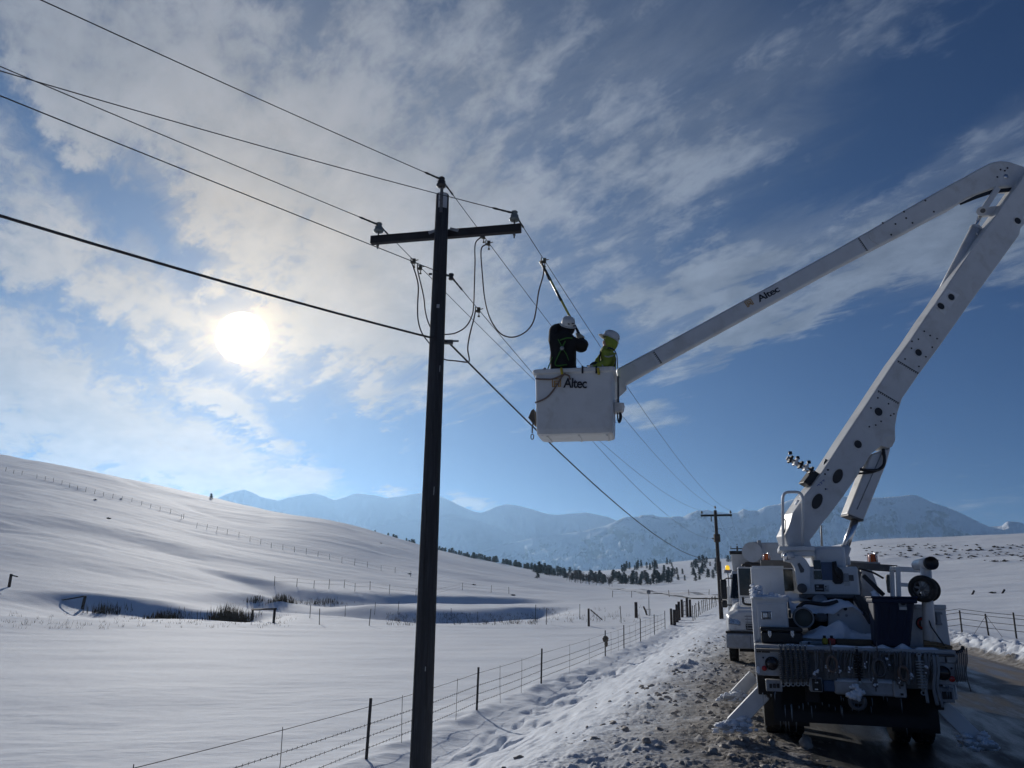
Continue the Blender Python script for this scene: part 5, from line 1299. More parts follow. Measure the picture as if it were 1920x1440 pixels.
loops = [rrect(BWID * 0.90, 0.06, BDEP - 0.06, 0.05, 0.0), rrect(BWID * 0.955, 0.02, BDEP - 0.02, 0.06, 0.02), rrect(BWID * 0.97, 0.01, BDEP - 0.01, 0.05, 0.10), rrect(BWID, 0.0, BDEP, 0.05, BHGT - 0.075), rrect(BWID + 0.02, -0.008, BDEP + 0.008, 0.05, BHGT - 0.07),
         rrect(BWID + 0.075, -0.036, BDEP + 0.036, 0.06, BHGT - 0.055), rrect(BWID + 0.08, -0.04, BDEP + 0.04, 0.06, BHGT), rrect(BWID + 0.06, -0.030, BDEP + 0.022, 0.06, BHGT + 0.012), rrect(BWID - 0.04, 0.02, BDEP - 0.02, 0.05, BHGT + 0.008), rrect(BWID - 0.06, 0.03, BDEP - 0.03, 0.05, 0.06)]
mb = MB(); n = len(loops[0]); vs = [p for l in loops for p in l]
fs = [(i * n + k, i * n + (k + 1) % n, (i + 1) * n + (k + 1) % n, (i + 1) * n + k) for i in range(len(loops) - 1) for k in range(n)]
fs += [tuple(range(n - 1, -1, -1)), tuple((len(loops) - 1) * n + k for k in range(n))]
mb.add(vs, fs, False)
bucket = mb.build('bucket', FIBER, truck)
for k in range(3):
    x = (-0.35, 0.05, 0.4)[k] * BWID; MB().bar(BL(x, 0.08, -0.008), BL(x, BDEP - 0.08, -0.008), 0.03, 0.016).build('floor_rib', FIBER, bucket)
XU = B_T.to_3x3() @ Vector((1, 0, 0)); ZU = Vector((0, 0, 1))
a = BKL(1056, 726.5, -0.012); b = BKL(1100.5, 727.5, -0.012)
lettering('Altec', INK, a, b - a, ZU, 0.165, bucket, 0.016, 0.08)
gold_mark(BKL(1036, 725, -0.012), XU, ZU, 0.125, bucket, 1.05)
def strap(pts, r, mat, name, yb=-0.03, parent=None, n=5):
    return MB().tube(spline([BKL(x, y, yb) for x, y in pts], n), r, 7).build(name, mat, parent or bucket)
strap([(1004, 710), (1020, 711), (1034, 711), (1046, 707), (1056, 702)], 0.014, ROPE, 'tie_strap'); strap([(1003, 755), (1012, 752), (1024, 746), (1034, 736), (1044, 722), (1052, 708), (1060, 700)], 0.014, ROPE, 'tie_strap', -0.04)
strap([(1058, 702), (1066, 704), (1069, 712)], 0.014, ROPE, 'tie_strap')
for (x, m, nm) in ((1054, YROPE, 'yellow_rope_loop'), (1123, YROPE, 'yellow_rope_loop')):
    strap([(x - 2, 690), (x - 1, 696), (x, 702)], 0.022, m, nm, -0.045)
for x in (1092, 1118): strap([(x, 686), (x, 693), (x, 700)], 0.016, BLACK, 'rim_clip', -0.045)
cp = MB().box((0, 0, 0), (0.045, 0.045, 0.05)); o = cp.build('rim_stud', GREY, bucket, 0.005); o.location = BL(-BWID * 0.40, 0.05, BHGT + 0.01)
# tool apron and hook on the end nearer the pole
ap = MB().prism([BKL(x, y, 0.15) for x, y in ((1001, 766), (996, 769), (990, 783), (998, 793), (1002, 796))], B_T.to_3x3() @ Vector((0, 0.25, 0))).build('tool_pouch', CANVAS, bucket, 0.01)
MB().tube(spline([BKL(x, y, 0.1) for x, y in ((1000, 792), (998, 803), (998, 812))], 4), 0.012, 6).build('hook_chain', GRIME, ap)
MB().tube([BKL(998 + 2.6 * math.cos(t), 819 + 5 * math.sin(t), 0.1) for t in np.linspace(0, 6.28, 16)], 0.008, 6, caps=False).build('snap_hook', GRIME, ap)
# holster, coiled cord and controls at the boom end
xe = BWID / 2
MB().hexa([BL(xe - 0.01, 0.18, BHGT * 0.36), BL(xe + 0.13, 0.18, BHGT * 0.38), BL(xe + 0.13, 0.40, BHGT * 0.38), BL(xe - 0.01, 0.40, BHGT * 0.36)], [BL(xe - 0.005, 0.14, BHGT * 0.50), BL(xe + 0.16, 0.16, BHGT * 0.49), BL(xe + 0.16, 0.44, BHGT * 0.49), BL(xe - 0.005, 0.44, BHGT * 0.50)]).build('tool_holster', FIBER, bucket, 0.012)
MB().bar(BL(xe + 0.06, 0.3, BHGT * 0.48), BL(xe + 0.065, 0.3, BHGT * 0.94), 0.045, 0.03).build('tool_handle', GRIME, bucket, 0.006)
mb = MB()
for q in (0.0, 0.03): mb.tube(spline([BL(xe + 0.05 + q, 0.24, BHGT * 0.36), BL(xe + 0.045 + q, 0.24, BHGT * 0.27), BL(xe + 0.07, 0.24, BHGT * 0.205), BL(xe + 0.105 - q * .3, 0.24, BHGT * 0.27), BL(xe + 0.10, 0.24, BHGT * 0.36)], 5), 0.012, 7)
mb.build('cord_coil', BLACK, bucket)
MB().tube(spline([BL(xe + 0.004, 0.10, BHGT * 0.52), BL(xe + 0.01, 0.06, BHGT * 0.40), BL(xe + 0.01, 0.12, BHGT * 0.24), BL(xe + 0.008, 0.2, BHGT * 0.20)], 5), 0.006, 6).build('thin_cable', GREY, bucket)
# boom tip: levelling bracket carrying the bucket
MB().prism([BP(x, y, -0.03) for x, y in ((1150, 700), (1168, 712), (1173, 721), (1176, 731), (1157, 748), (1146, 748))], -NL * 0.28).build('tip_bracket', FIBER, truck, 0.012)
MB().cyl(BL(xe - 0.25, BDEP - 0.02, BHGT * 0.75), BL(xe - 0.05, BDEP + 0.4, BHGT * 0.75), 0.09, n=16).build('bucket_shaft', GREY, truck)

# ------------------------------------------------------------------ the two line workers
def skin_body(name, joints, edges, mats, pick, parent, loc):
    """one continuous figure grown over a posed skeleton: joints name -> (point, radius)"""
    names = list(joints); me = bpy.data.meshes.new(name)
    me.from_pydata([joints[n][0] for n in names], [(names.index(a), names.index(b)) for a, b in edges], [])
    o = bpy.data.objects.new(name, me); COL.objects.link(o)
    sk = o.modifiers.new('skin', 'SKIN'); sk.use_smooth_shade = True
    if not me.skin_vertices:
        bm = bmesh.new(); bm.from_mesh(me); bm.verts.layers.skin.verify(); bm.to_mesh(me); bm.free()
    for i, n in enumerate(names):
        r = joints[n][1]; sv = me.skin_vertices[0].data[i]
        sv.radius = (r, r) if not isinstance(r, tuple) else r; sv.use_root = (i == 0)
    ss = o.modifiers.new('sub', 'SUBSURF'); ss.levels = 2; ss.render_levels = 2
    bpy.context.view_layer.update()
    res = bpy.data.meshes.new_from_object(o.evaluated_get(bpy.context.evaluated_depsgraph_get()))
    bpy.data.objects.remove(o)
    res.materials.clear()
    for m in mats: res.materials.append(m)
    for p in res.polygons: p.material_index = pick(p.center); p.use_smooth = True
    # cloth folds
    for v in res.vertices:
        c = v.co; k = float(pnoise(c.x * 11 + c.z * 7, c.y * 11 - c.z * 16)); v.co = c + v.normal * 0.014 * k
    ob = bpy.data.objects.new(name, res); return link(ob, parent)

def hard_hat(parent, c, up, fwd, s=1.0, mark=True):
    up = Vector(up).normalized(); fwd = (Vector(fwd) - up * Vector(fwd).dot(up)).normalized(); side = fwd.cross(up)
    c = Vector(c); vs = []; fs = []; n = 24; rings = [(1.0, 0.0), (0.99, 0.05), (0.94, 0.09), (0.82, 0.125), (0.62, 0.15), (0.36, 0.163), (0.1, 0.168)]
    for (r, h) in rings:
        for k in range(n):
            a = 2 * math.pi * k / n
            vs.append(c + (fwd * math.cos(a) * 0.150 + side * math.sin(a) * 0.122) * r * s + up * h * s)
    fs = [(i * n + k, i * n + (k + 1) % n, (i + 1) * n + (k + 1) % n, (i + 1) * n + k) for i in range(len(rings) - 1) for k in range(n)] + [tuple(6 * n + k for k in range(n))]
    hat = MB().add(vs, fs, True).build('hard_hat', HELM, parent)
    vs = []; fs = []
    for k in range(n):
        a = 2 * math.pi * k / n; ext = 0.022 + 0.055 * max(0, math.cos(a)) ** 2
        d = fwd * math.cos(a) * 0.150 + side * math.sin(a) * 0.122; e = fwd * math.cos(a) * (0.150 + ext) + side * math.sin(a) * (0.122 + ext * 0.8)
        vs += [c + d * 0.98 * s + up * 0.012 * s, c + e * s - up * 0.004 * s, c + e * s - up * 0.012 * s, c + d * 0.98 * s - up * 0.002 * s]
    for k in range(n):
        q = (k + 1) % n
        for j in range(4): fs.append((k * 4 + j, q * 4 + j, q * 4 + (j + 1) % 4, k * 4 + (j + 1) % 4))
    MB().add(vs, fs, True).build('brim', HELM, hat)
    MB().tube([c + up * h * s + fwd * f * s for (h, f) in ((0.085, -0.148), (0.14, -0.11), (0.165, -0.04), (0.172, 0.03), (0.15, 0.10), (0.09, 0.147))], 0.008, 6).build('crown_ridge', HELM, hat)
    if mark:
        for (aa, h, w) in ((2.85, 0.075, 0.05), (2.5, 0.03, 0.07), (3.5, 0.06, 0.035)):
            q = c + (fwd * math.cos(aa) * 0.152 + side * math.sin(aa) * 0.124) * s * (1.0 if h < 0.06 else 0.975) + up * h * s
            t = (-fwd * math.sin(aa) + side * math.cos(aa)).normalized()
            MB().bar(q - t * w / 2, q + t * w / 2, 0.02, 0.006, up.cross(t)).build('helmet_sticker', INK, hat)
    return hat
def hand(parent, wrist, fwd, side, curl, mat, s=1.0, name='glove'):
    """palm, four unequal bent fingers and a thumb"""
    wrist, fwd, side = Vector(wrist), Vector(fwd).normalized(), Vector(side).normalized(); nrm = fwd.cross(side)
    mb = MB(); palm = wrist + fwd * 0.085 * s
    mb.tube([wrist - fwd * 0.03 * s, wrist + fwd * 0.01 * s, wrist + fwd * 0.05 * s, palm], [0.036 * s, 0.04 * s, 0.046 * s, 0.040 * s], 10)
    for k, L in enumerate((0.078, 0.088, 0.082, 0.064)):
        p = palm + side * (0.030 - 0.020 * k) * s; pts = [p - fwd * 0.02 * s]; d = fwd.copy()
        for j in range(3):
            d = (d * math.cos(curl) - nrm * math.sin(curl)).normalized() if j else d
            pts.append(pts[-1] + d * L * (0.5 if j == 0 else 0.32) * s)
        mb.tube(pts, [0.0125 * s, 0.0125 * s, 0.0115 * s, 0.0095 * s], 7)
    p = wrist + fwd * 0.03 * s + side * 0.035 * s
    mb.tube([p, p + (fwd * 0.7 + side * 0.7) * 0.035 * s, p + (fwd * 0.9 + side * 0.35 - nrm * 0.4) * 0.07 * s], [0.015 * s, 0.014 * s, 0.011 * s], 7)
    return mb.build(name, mat, parent)

def worker(label, pts, floor, mats, pick, yb0):
    root_w = B_M @ Vector((floor[0], floor[1], 0.06))
    t = empty('person', root_w); tag(t, label, 'person', 'line workers in the bucket')
    def W(px, py, yb): return (B_M @ BKT(px, py, yb)) - root_w
    return t, W
# worker in black reaching up with the hot stick
t1, W1 = worker('person in a black hoodie and white hard hat raising a hot stick, back turned', None, (-0.18, 0.30), None, None, 0.3)
J = {}
def setj(W, **kw):
    for k, (x, y, yb, r) in kw.items(): J[k] = (W(x, y, yb), r)
setj(W1, pelvis=(1055, 699, 0.28, (0.25, 0.17)), waist=(1055, 680, 0.27, (0.235, 0.17)), chest=(1056, 655, 0.27, (0.25, 0.17)), upper=(1058, 637, 0.28, (0.20, 0.15)), neck=(1062, 625, 0.31, 0.085), head=(1065, 614, 0.34, 0.105),
     lsho=(1040, 640, 0.28, 0.135), lelb=(1038, 619, 0.38, 0.125), lwri=(1056, 611, 0.56, 0.06), lhan=(1062, 607, 0.60, 0.045),
     rsho=(1075, 643, 0.28, 0.11), relb=(1095, 653, 0.36, 0.118), rwri=(1093, 640, 0.52, 0.06), rhan=(1088, 632, 0.56, 0.045))
fz = 0.0
J['lhip'] = (Vector((-0.11, 0, 0.80)), 0.12); J['lknee'] = (Vector((-0.12, -0.02, 0.44)), 0.085); J['lank'] = (Vector((-0.13, 0, 0.09)), 0.06); J['ltoe'] = (Vector((-0.14, 0.16, 0.04)), 0.05)
J['rhip'] = (Vector((0.11, 0, 0.80)), 0.12); J['rknee'] = (Vector((0.12, -0.02, 0.44)), 0.085); J['rank'] = (Vector((0.13, 0, 0.09)), 0.06); J['rtoe'] = (Vector((0.14, 0.16, 0.04)), 0.05)
EDG = [('pelvis', 'waist'), ('waist', 'chest'), ('chest', 'upper'), ('upper', 'neck'), ('neck', 'head'), ('upper', 'lsho'), ('lsho', 'lelb'), ('lelb', 'lwri'), ('lwri', 'lhan'), ('upper', 'rsho'), ('rsho', 'relb'), ('relb', 'rwri'), ('rwri', 'rhan'),
       ('pelvis', 'lhip'), ('lhip', 'lknee'), ('lknee', 'lank'), ('lank', 'ltoe'), ('pelvis', 'rhip'), ('rhip', 'rknee'), ('rknee', 'rank'), ('rank', 'rtoe')]
hc = J['head'][0].copy(); lh = J['lhan'][0].copy(); rh = J['rhan'][0].copy()
skin_body('body', J, EDG, [HOODIE, SKIN], lambda c: 1 if (c - hc).length < 0.07 else 0, t1, None)
MB().ball(hc + Vector((0.0, 0.0, -0.02)), 0.118, 14, 10, 0.02, (1, 1, 1.1), random.Random(3)).build('hood', HOODIE, t1)
hard_hat(t1, hc + Vector((0.0, -0.01, 0.035)), (0.12, -0.55, 0.83), (-0.25, 0.8, 0.5), 0.94)
STK0, STK1 = W1(1017, 497, 0.85), W1(1091, 636, 0.55)
sd = (STK1 - STK0).normalized()
hand(t1, lh - Vector((0.04, 0.04, 0)), (0.8, 0.5, 0.25), sd, 0.85, GLOVE, 1.1); hand(t1, rh + Vector((0.02, -0.03, -0.02)), (-0.6, 0.5, 0.55), sd, 0.85, GLOVE, 1.1)
def web(W, t, pts, mat, w=0.045, yb=0.10, nm='harness_strap'):
    P_ = [W(x, y, yb if len(q) == 0 else q[0]) for (x, y, *q) in pts]; mb = MB(); P_ = spline(P_, 4)
    for a, b in zip(P_[:-1], P_[1:]): mb.bar(a, b + (b - a) * 0.08, 0.012, w, BY)
    return mb.build(nm, mat, t)
web(W1, t1, [(1047, 637, 0.115), (1053, 652, 0.10), (1046, 668, 0.10), (1041, 682, 0.11), (1046, 686, 0.105), (1063, 684, 0.105)], HARN, 0.05)
web(W1, t1, [(1060, 640, 0.115), (1055, 652, 0.10), (1062, 664, 0.10), (1066, 675, 0.11)], HARN, 0.05)
web(W1, t1, [(1036, 670, 0.14), (1031, 682, 0.14), (1027, 692, 0.14)], HARN, 0.035); web(W1, t1, [(1050, 638, 0.12), (1062, 634, 0.13), (1073, 634, 0.15)], HARN, 0.03)
dr_ = W1(1054, 653, 0.085); MB().lathe(dr_, [(0.0, 0), (0.035, 0), (0.035, 0.012), (0, 0.012)], 14, -BY).build('dorsal_ring', GREY, t1)
# the stick he holds
stw = (t1.location + STK0)
hs = empty('hot_stick', t1.location + STK1); tag(hs, 'yellow and black hot stick raised to the line above the bucket', 'hot stick')
def SQ(q): return (STK0 - STK1) * (1 - q)
MB().cyl(SQ(0), SQ(1), 0.021, n=12).build('stick', STICKY, hs)
for a, b in ((0.02, 0.22), (0.36, 0.50)): MB().cyl(SQ(a), SQ(b), 0.0255, n=12).build('black_grip', BLACK, hs)
MB().cyl(SQ(0.72), SQ(1.03), 0.024, n=12).build('black_grip', BLACK, hs)
MB().cyl(SQ(-0.05), SQ(0.03), 0.03, 0.018, n=10).build('clamp_head', BRONZE, hs)
p = SQ(0.2); MB().tube([p, p + Vector((-0.035, 0, 0.0)), p + Vector((-0.045, 0, 0.03))], 0.008, 6).build('hook', BLACK, hs)
# worker in hi-vis watching
t2, W2 = worker('person in a yellow green hi vis jacket leaning on the bucket rim, looking up', None, (0.38, 0.36), None, None, 0.3)
J = {}
setj(W2, pelvis=(1141, 701, 0.30, (0.17, 0.15)), waist=(1141, 686, 0.30, (0.16, 0.15)), chest=(1141, 673, 0.30, (0.165, 0.15)), upper=(1140, 660, 0.31, (0.14, 0.12)), neck=(1139, 651, 0.32, 0.085), head=(1141, 642, 0.33, 0.105), nose=(1129, 641, 0.32, 0.028),
     lsho=(1142, 666, 0.17, 0.095), lelb=(1137, 682, 0.10, 0.082), lwri=(1116, 689, 0.03, 0.052), lhan=(1108, 690, 0.02, 0.042),
     rsho=(1133, 665, 0.44, 0.09), relb=(1124, 676, 0.46, 0.075), rwri=(1118, 682, 0.42, 0.05), rhan=(1114, 684, 0.40, 0.04))
J['lhip'] = (Vector((0.02, -0.10, 0.80)), 0.115); J['lknee'] = (Vector((-0.02, -0.11, 0.44)), 0.085); J['lank'] = (Vector((0.02, -0.12, 0.09)), 0.06); J['ltoe'] = (Vector((-0.14, -0.12, 0.04)), 0.05)
J['rhip'] = (Vector((0.02, 0.10, 0.80)), 0.115); J['rknee'] = (Vector((-0.02, 0.11, 0.44)), 0.085); J['rank'] = (Vector((0.02, 0.12, 0.09)), 0.06); J['rtoe'] = (Vector((-0.14, 0.12, 0.04)), 0.05)
hc = J['head'][0].copy(); nz_ = J['nose'][0].copy(); lw = J['lwri'][0].copy(); lhn = J['lhan'][0].copy(); kz = J['waist'][0].z - 0.16; rw = J['rwri'][0].copy(); rhn = J['rhan'][0].copy()
skin_body('body', J, EDG + [('head', 'nose')], [HIVIS, SKIN, HOODIE], lambda c: 2 if c.z < kz else (1 if (c - hc).length < 0.125 and c.x < hc.x - 0.02 else 0), t2, None)
for s in (-1, 1): MB().ball(nz_ + Vector((0.035, 0.035 * s, 0.03)), 0.014, 8, 6).build('eye', INK, t2)
MB().ball(hc + Vector((0.035, 0, -0.015)), 0.128, 16, 10, 0.03, (0.92, 1, 1.15), random.Random(6)).build('hood', HIVIS, t2)
hard_hat(t2, hc + Vector((0.03, 0, 0.055)), (0.42, 0, 0.9), (-0.9, 0, 0.35), 0.92)
hand(t2, lw, lhn - lw, (0, 0.9, 0.3), 0.35, GLOVE, 1.15); hand(t2, rw, rhn - rw, (0, 0.9, 0.3), 0.5, HARNB, 1.15)
web(W2, t2, [(1134, 668, 0.02), (1141, 669, 0.015), (1149, 667, 0.06)], REFL, 0.04, nm='reflective_band'); web(W2, t2, [(1128, 684, 0.02), (1134, 690, 0.01)], REFL, 0.04, nm='reflective_band'); web(W2, t2, [(1139, 652, 0.10), (1150, 655, 0.12), (1157, 668, 0.14), (1158, 690, 0.14)], HARNB, 0.06)
web(W2, t2, [(1126, 660, 0.20), (1124, 676, 0.18), (1128, 692, 0.18)], HARNB, 0.10); web(W2, t2, [(1155, 672, 0.12), (1153, 684, 0.12), (1148, 692, 0.12)], HARNB, 0.07)

# ------------------------------------------------------------------ loose gear on and around the truck's tail
def on_truck(name, label, cat, base, group=None):
    """a thing standing on or hanging from the truck: an Empty at base (truck frame); returns it and a frame shift"""
    o = empty(name, TRUCK_M @ Vector(base), -ROAD_A); tag(o, label, cat, group)
    return o, Vector(base)
def shifted(mb, b):
    mb.v = [(x - b.x, y - b.y, z - b.z) for (x, y, z) in mb.v]; return mb

# navy bin
c0, c1 = TP(1637, 1216, 0.22), TP(1712, 1216, 0.22)
d0, d1 = TP(1632, 1119, 0.22), TP(1717, 1119, 0.22)
o, b = on_truck('plastic_bin', 'tall dark navy plastic bin standing on the truck tail shelf', 'bin', ((c0.x + c1.x) / 2, 0.22, ZD))
zt = d0.z - 0.03
bot = [(c0.x + 0.03, 0.20, ZD), (c1.x - 0.03, 0.20, ZD), (c1.x - 0.03, 0.60, ZD), (c0.x + 0.03, 0.60, ZD)]
top = [(d0.x + 0.02, 0.16, zt), (d1.x - 0.02, 0.16, zt), (d1.x - 0.02, 0.66, zt), (d0.x + 0.02, 0.66, zt)]
bodyb = shifted(MB().hexa(bot, top), b).build('bin_body', NAVY, o, 0.05, 4)
shifted(MB().box((d0.x, 0.13, zt - 0.05), (d1.x, 0.69, zt + 0.015)), b).build('bin_rim', NAVY, o, 0.02, 3)
shifted(MB().box((d0.x - 0.01, 0.12, zt + 0.012), (d1.x + 0.01, 0.70, zt + 0.04)), b).build('bin_lid', NAVY, o, 0.02, 3)
for q in (0.2, 0.4, 0.6, 0.8):
    xx0 = bot[0][0] + (bot[1][0] - bot[0][0]) * q
    shifted(MB().bar((xx0, 0.192, ZD + 0.1), (top[0][0] + (top[1][0] - top[0][0]) * q, 0.158, zt - 0.07), 0.02, 0.012, (0, -1, 0)), b).build('moulded_rib', NAVY, bodyb, 0.003)
st = shifted(MB().box((TP(1686, 1140, 0.15).x, 0.145, TP(1686, 1143.5, 0.15).z), (TP(1700, 1140, 0.15).x, 0.16, TP(1686, 1122, 0.15).z)), b).build('sticker', pm('grey_sticker', (0.16, 0.17, 0.18), 0.5), o)
shifted(MB().box((TP(1686, 1140, 0.15).x, 0.141, TP(1686, 1143.5, 0.15).z), (TP(1700, 1140, 0.15).x, 0.15, TP(1686, 1138, 0.15).z)), b).build('sticker_text_block', STICKER, st)
shifted(MB().lathe(TP(1693, 1130, 0.142), [(0, 0), (0.035, 0), (0.035, 0.004)], 16, (0, -1, 0)), b).build('sticker_seal', INK, st)

# black tool case
p0, p1 = TP(1428, 1205, 0.35), TP(1506, 1205, 0.35)
o, b = on_truck('tool_case', 'long black tool case with two silver latches on the tail shelf', 'tool case', ((p0.x + p1.x) / 2, 0.35, ZD))
zt = TP(1460, 1178, 0.35).z
cs = shifted(MB().box((p0.x, 0.35, ZD + 0.005), (p1.x, 0.60, zt - 0.05)), b).build('case_body', BLACK, o, 0.02, 3)
shifted(MB().box((p0.x - 0.008, 0.342, zt - 0.045), (p1.x + 0.008, 0.606, zt + 0.01)), b).build('case_lid', BLACK, o, 0.02, 3)
for x in (1443, 1485.5):
    q = TP(x, 1186, 0.34)
    l = shifted(MB().box((q.x - 0.022, 0.325, q.z - 0.045), (q.x + 0.022, 0.345, q.z + 0.025)), b).build('latch', CHROME, o, 0.006)
    shifted(MB().box((q.x - 0.012, 0.318, q.z - 0.065), (q.x + 0.012, 0.338, q.z - 0.02)), b).build('latch_hasp', CHROME, l, 0.004)
# timber, jugs and pipes on the shelf
o, b = on_truck('timber_block', 'flat brown timber lying on the shelf beside the navy bin', 'timber', TP(1605, 1213, 0.45))
shifted(MB().box((TP(1570, 1210, .4).x, 0.40, ZD + 0.006), (TP(1636, 1210, .4).x, 0.56, TP(1600, 1199, .4).z)), b).build('board', pm('dark_timber', (0.10, 0.075, 0.05), 0.8, var=0.3), o, 0.008)
for (x0, x1, m, nm, lb) in ((1542.5, 1553, pm('yellow_jug', (0.38, 0.30, 0.02), 0.5), 'chemical_jug', 'yellow jug on the shelf between tool case and timber'), (1554, 1568, pm('red_jug', (0.34, 0.04, 0.03), 0.5), 'chemical_jug', 'red jug on the shelf next to the yellow one')):
    a, c = TP(x0, 1208, 0.42), TP(x1, 1208, 0.42); zt = TP(x0, 1194, 0.42).z
    o, b = on_truck(nm, lb, 'jug', ((a.x + c.x) / 2, 0.42, ZD), 'small jugs on the tail shelf')
    jb = shifted(MB().box((a.x, 0.42, ZD + 0.004), (c.x, 0.54, zt - 0.02)), b).build('jug_body', m, o, 0.02, 3)
    shifted(MB().cyl(((a.x + c.x) / 2, 0.48, zt - 0.02), ((a.x + c.x) / 2, 0.48, zt + 0.015), 0.02, n=12), b).build('jug_cap', BLACK, o)
for (x0, x1, y, lb) in ((1502, 1521, 1207, 'short white pipe lying on the shelf edge by the tool case'), (1517, 1540, 1206, 'short grey pipe lying on the shelf edge behind the white one')):
    a, c = TP(x0, y, 0.2), TP(x1, y, 0.25)
    o, b = on_truck('pipe_piece', lb, 'pipe', (a.x, a.y, ZD))
    r = 0.026; shifted(MB().tube([(a.x, a.y, ZD + r), (c.x, c.y + 0.1, ZD + r)], r, 14, caps=False).tube([(a.x, a.y, ZD + r), (c.x, c.y + 0.1, ZD + r)], r * 0.8, 14, caps=False), b).build('pipe_wall', WHITE if x0 < 1510 else pm('teal_grey_pipe', (0.18, 0.23, 0.26), 0.5), o)
# bundle of sticks
o, b = on_truck('stick_bundle', 'bundle of straw coloured sticks on the shelf corner by the post', 'sticks', TP(1750, 1216, 0.25))
r_ = random.Random(21)
for k in range(16):
    q = r_.random(); A = TP(1731 + 3 * r_.random(), 1201 + 12 * q, 0.2 + 0.2 * r_.random()); B = TP(1778 + 8 * r_.random(), 1212 + 7 * q, 0.15 + 0.25 * r_.random())
    shifted(MB().tube([A, A.lerp(B, 0.5) + Vector((0, 0, 0.012)), B], 0.009, 6), b).build('stick', PLANK, o)
# ribbed link insulators hung on the tail
def link_ins(x, y0, y1, yl, ribs, r, mat, ring_mat, label, grp, lean=0.0):
    a = TP(x, y0, yl); z = TP(x, y1, yl).z
    o, b = on_truck('ribbed_insulator', label, 'insulator', a, grp)
    L = a.z - z
    prof = [(0.0, 0), (0.016, 0)]
    for k in range(ribs):
        h = -L * (0.16 + 0.66 * k / (ribs - 1)); prof += [(0.016, h + 0.012), (r, h + 0.003), (r, h - 0.003), (0.016, h - 0.010)]
    prof += [(0.016, -L * 0.92), (0.0, -L * 0.92)]
    MB().lathe((0, 0, 0), prof, 14).build('ribbed_rod', mat, o)
    for zc in (0.0, -L * 0.96):
        MB().tube([(0.024 * math.cos(t), 0, zc + 0.024 * math.sin(t)) for t in np.linspace(0, 6.283, 13)], 0.0085, 6, caps=False).build('end_ring', ring_mat, o)
    return o
for k, x in enumerate((1463.5, 1472.5, 1481.5, 1491, 1500, 1509.5)):
    link_ins(x, 1212, 1286 - 0.3 * k, -0.05 - 0.006 * (k % 2), 13, 0.036, GRIME, REFL, ('first second third fourth fifth sixth'.split()[k]) + ' dark ribbed insulator from the tail light, in the row of six', 'row of six dark insulators on the tail')
link_ins(1606, 1217, 1282, -0.06, 10, 0.052, BLACK, REFL, 'dark insulator with pale ribs hanging above the hitch', 'single insulators on the tail')
link_ins(1723, 1228, 1302, -0.06, 10, 0.056, REFL, REFL, 'pale ribbed insulator hanging between the bin and the red tail reflector', 'single insulators on the tail')
# slings, clamps and chains hung along the shelf
r_ = random.Random(33)
def sling(x, y0, y1, k):
    o, b = on_truck('hanging_sling', HL[k % len(HL)], 'sling', TP(x, y0, -0.05), 'slings and clamps hung along the tail')
    A = TP(x, y0, -0.05); B = TP(x + r_.uniform(-3, 3), y1, -0.05 - r_.uniform(0, 0.04)); C = TP(x + r_.uniform(3, 9), y0, -0.05); M = B
    pts = [A, A.lerp(M, 0.6) + Vector((r_.uniform(-.02, .02), 0, 0)), M, C.lerp(M, 0.5) + Vector((r_.uniform(-.02, .02), 0, 0)), C]
    shifted(MB().tube(spline(pts, 5), r_.choice((0.006, 0.008, 0.011, 0.018)), 6), b).build('rope', GRIME if k % 3 else pm('grey_webbing', (0.16, 0.17, 0.18), 0.8), o)
    if k % 2 == 0:
        q = M - b
        MB().box((q.x - 0.03, q.y - 0.025, q.z - 0.04), (q.x + 0.03, q.y + 0.02, q.z + 0.03)).cyl((q.x, q.y, q.z - 0.09), (q.x, q.y, q.z - 0.03), 0.012, n=8).build('clamp', GRIME, o, 0.006)
        mb = MB()
        for j in range(4): mb.ball((q.x + r_.gauss(0, .018), q.y - 0.02, q.z + r_.uniform(-0.03, 0.07)), r_.uniform(0.008, 0.02), 7, 5, 0.4, rnd=r_)
        tag(mb.build('snow_crust', SNOWP, o), kind='stuff')
ORD = 'first second third fourth fifth sixth seventh eighth ninth tenth eleventh twelfth thirteenth fourteenth fifteenth sixteenth seventeenth eighteenth nineteenth twentieth'.split()
HL = ['%s %s from the six insulators, hanging on the shelf rail' % (ORD[i], 'snow crusted clamp and sling' if i % 2 == 0 else 'plain rope sling') for i in range(20)]
for k in range(20):
    x = 1522 + 230 * (k + 0.5) / 20
    if abs(x - 1606) < 7 or abs(x - 1723) < 7: continue
    sling(x, 1217 + (x - 1520) * 0.03, r_.uniform(1243, 1283), k)
for k, (x, w) in enumerate(((1735, 0.02), (1750, 0.022), (1757, 0.018))):
    o, b = on_truck('hanging_strap', '%s of three long frozen straps left of the end light' % ORD[k], 'strap', TP(x, 1228, -0.05), 'long frozen straps on the tail')
    shifted(MB().tube(spline([TP(x, 1228, -0.05), TP(x + 3, 1255, -0.07), TP(x + 1, 1290, -0.06), TP(x + 5 + 3 * k, 1318 + 4 * k, -0.05)], 5), w, 7), b).build('webbing', pm('frozen_strap', (0.22, 0.24, 0.26), 0.7), o)
for k in range(7):
    x = 1790 + 3.4 * k
    o, b = on_truck('hanging_chain', '%s dark chain outward in the bunch off the shelf corner' % ORD[k], 'chain', TP(x, 1226, 0.0), 'chains bunched at the shelf corner')
    shifted(MB().tube(spline([TP(x + 2, 1224 - 1.5 * k, 0.02), TP(x + 3, 1240, 0.0), TP(x + 1, 1262, -0.02), TP(x + 4 + (6 if k == 6 else 0), 1278 + (18 if k == 6 else 0), 0.0)], 5), 0.0085, 7), b).build('links', GRIME, o)
o, b = on_truck('hanging_chain', 'chain hook standing up from the shelf corner', 'chain', TP(1800, 1215, 0.05))
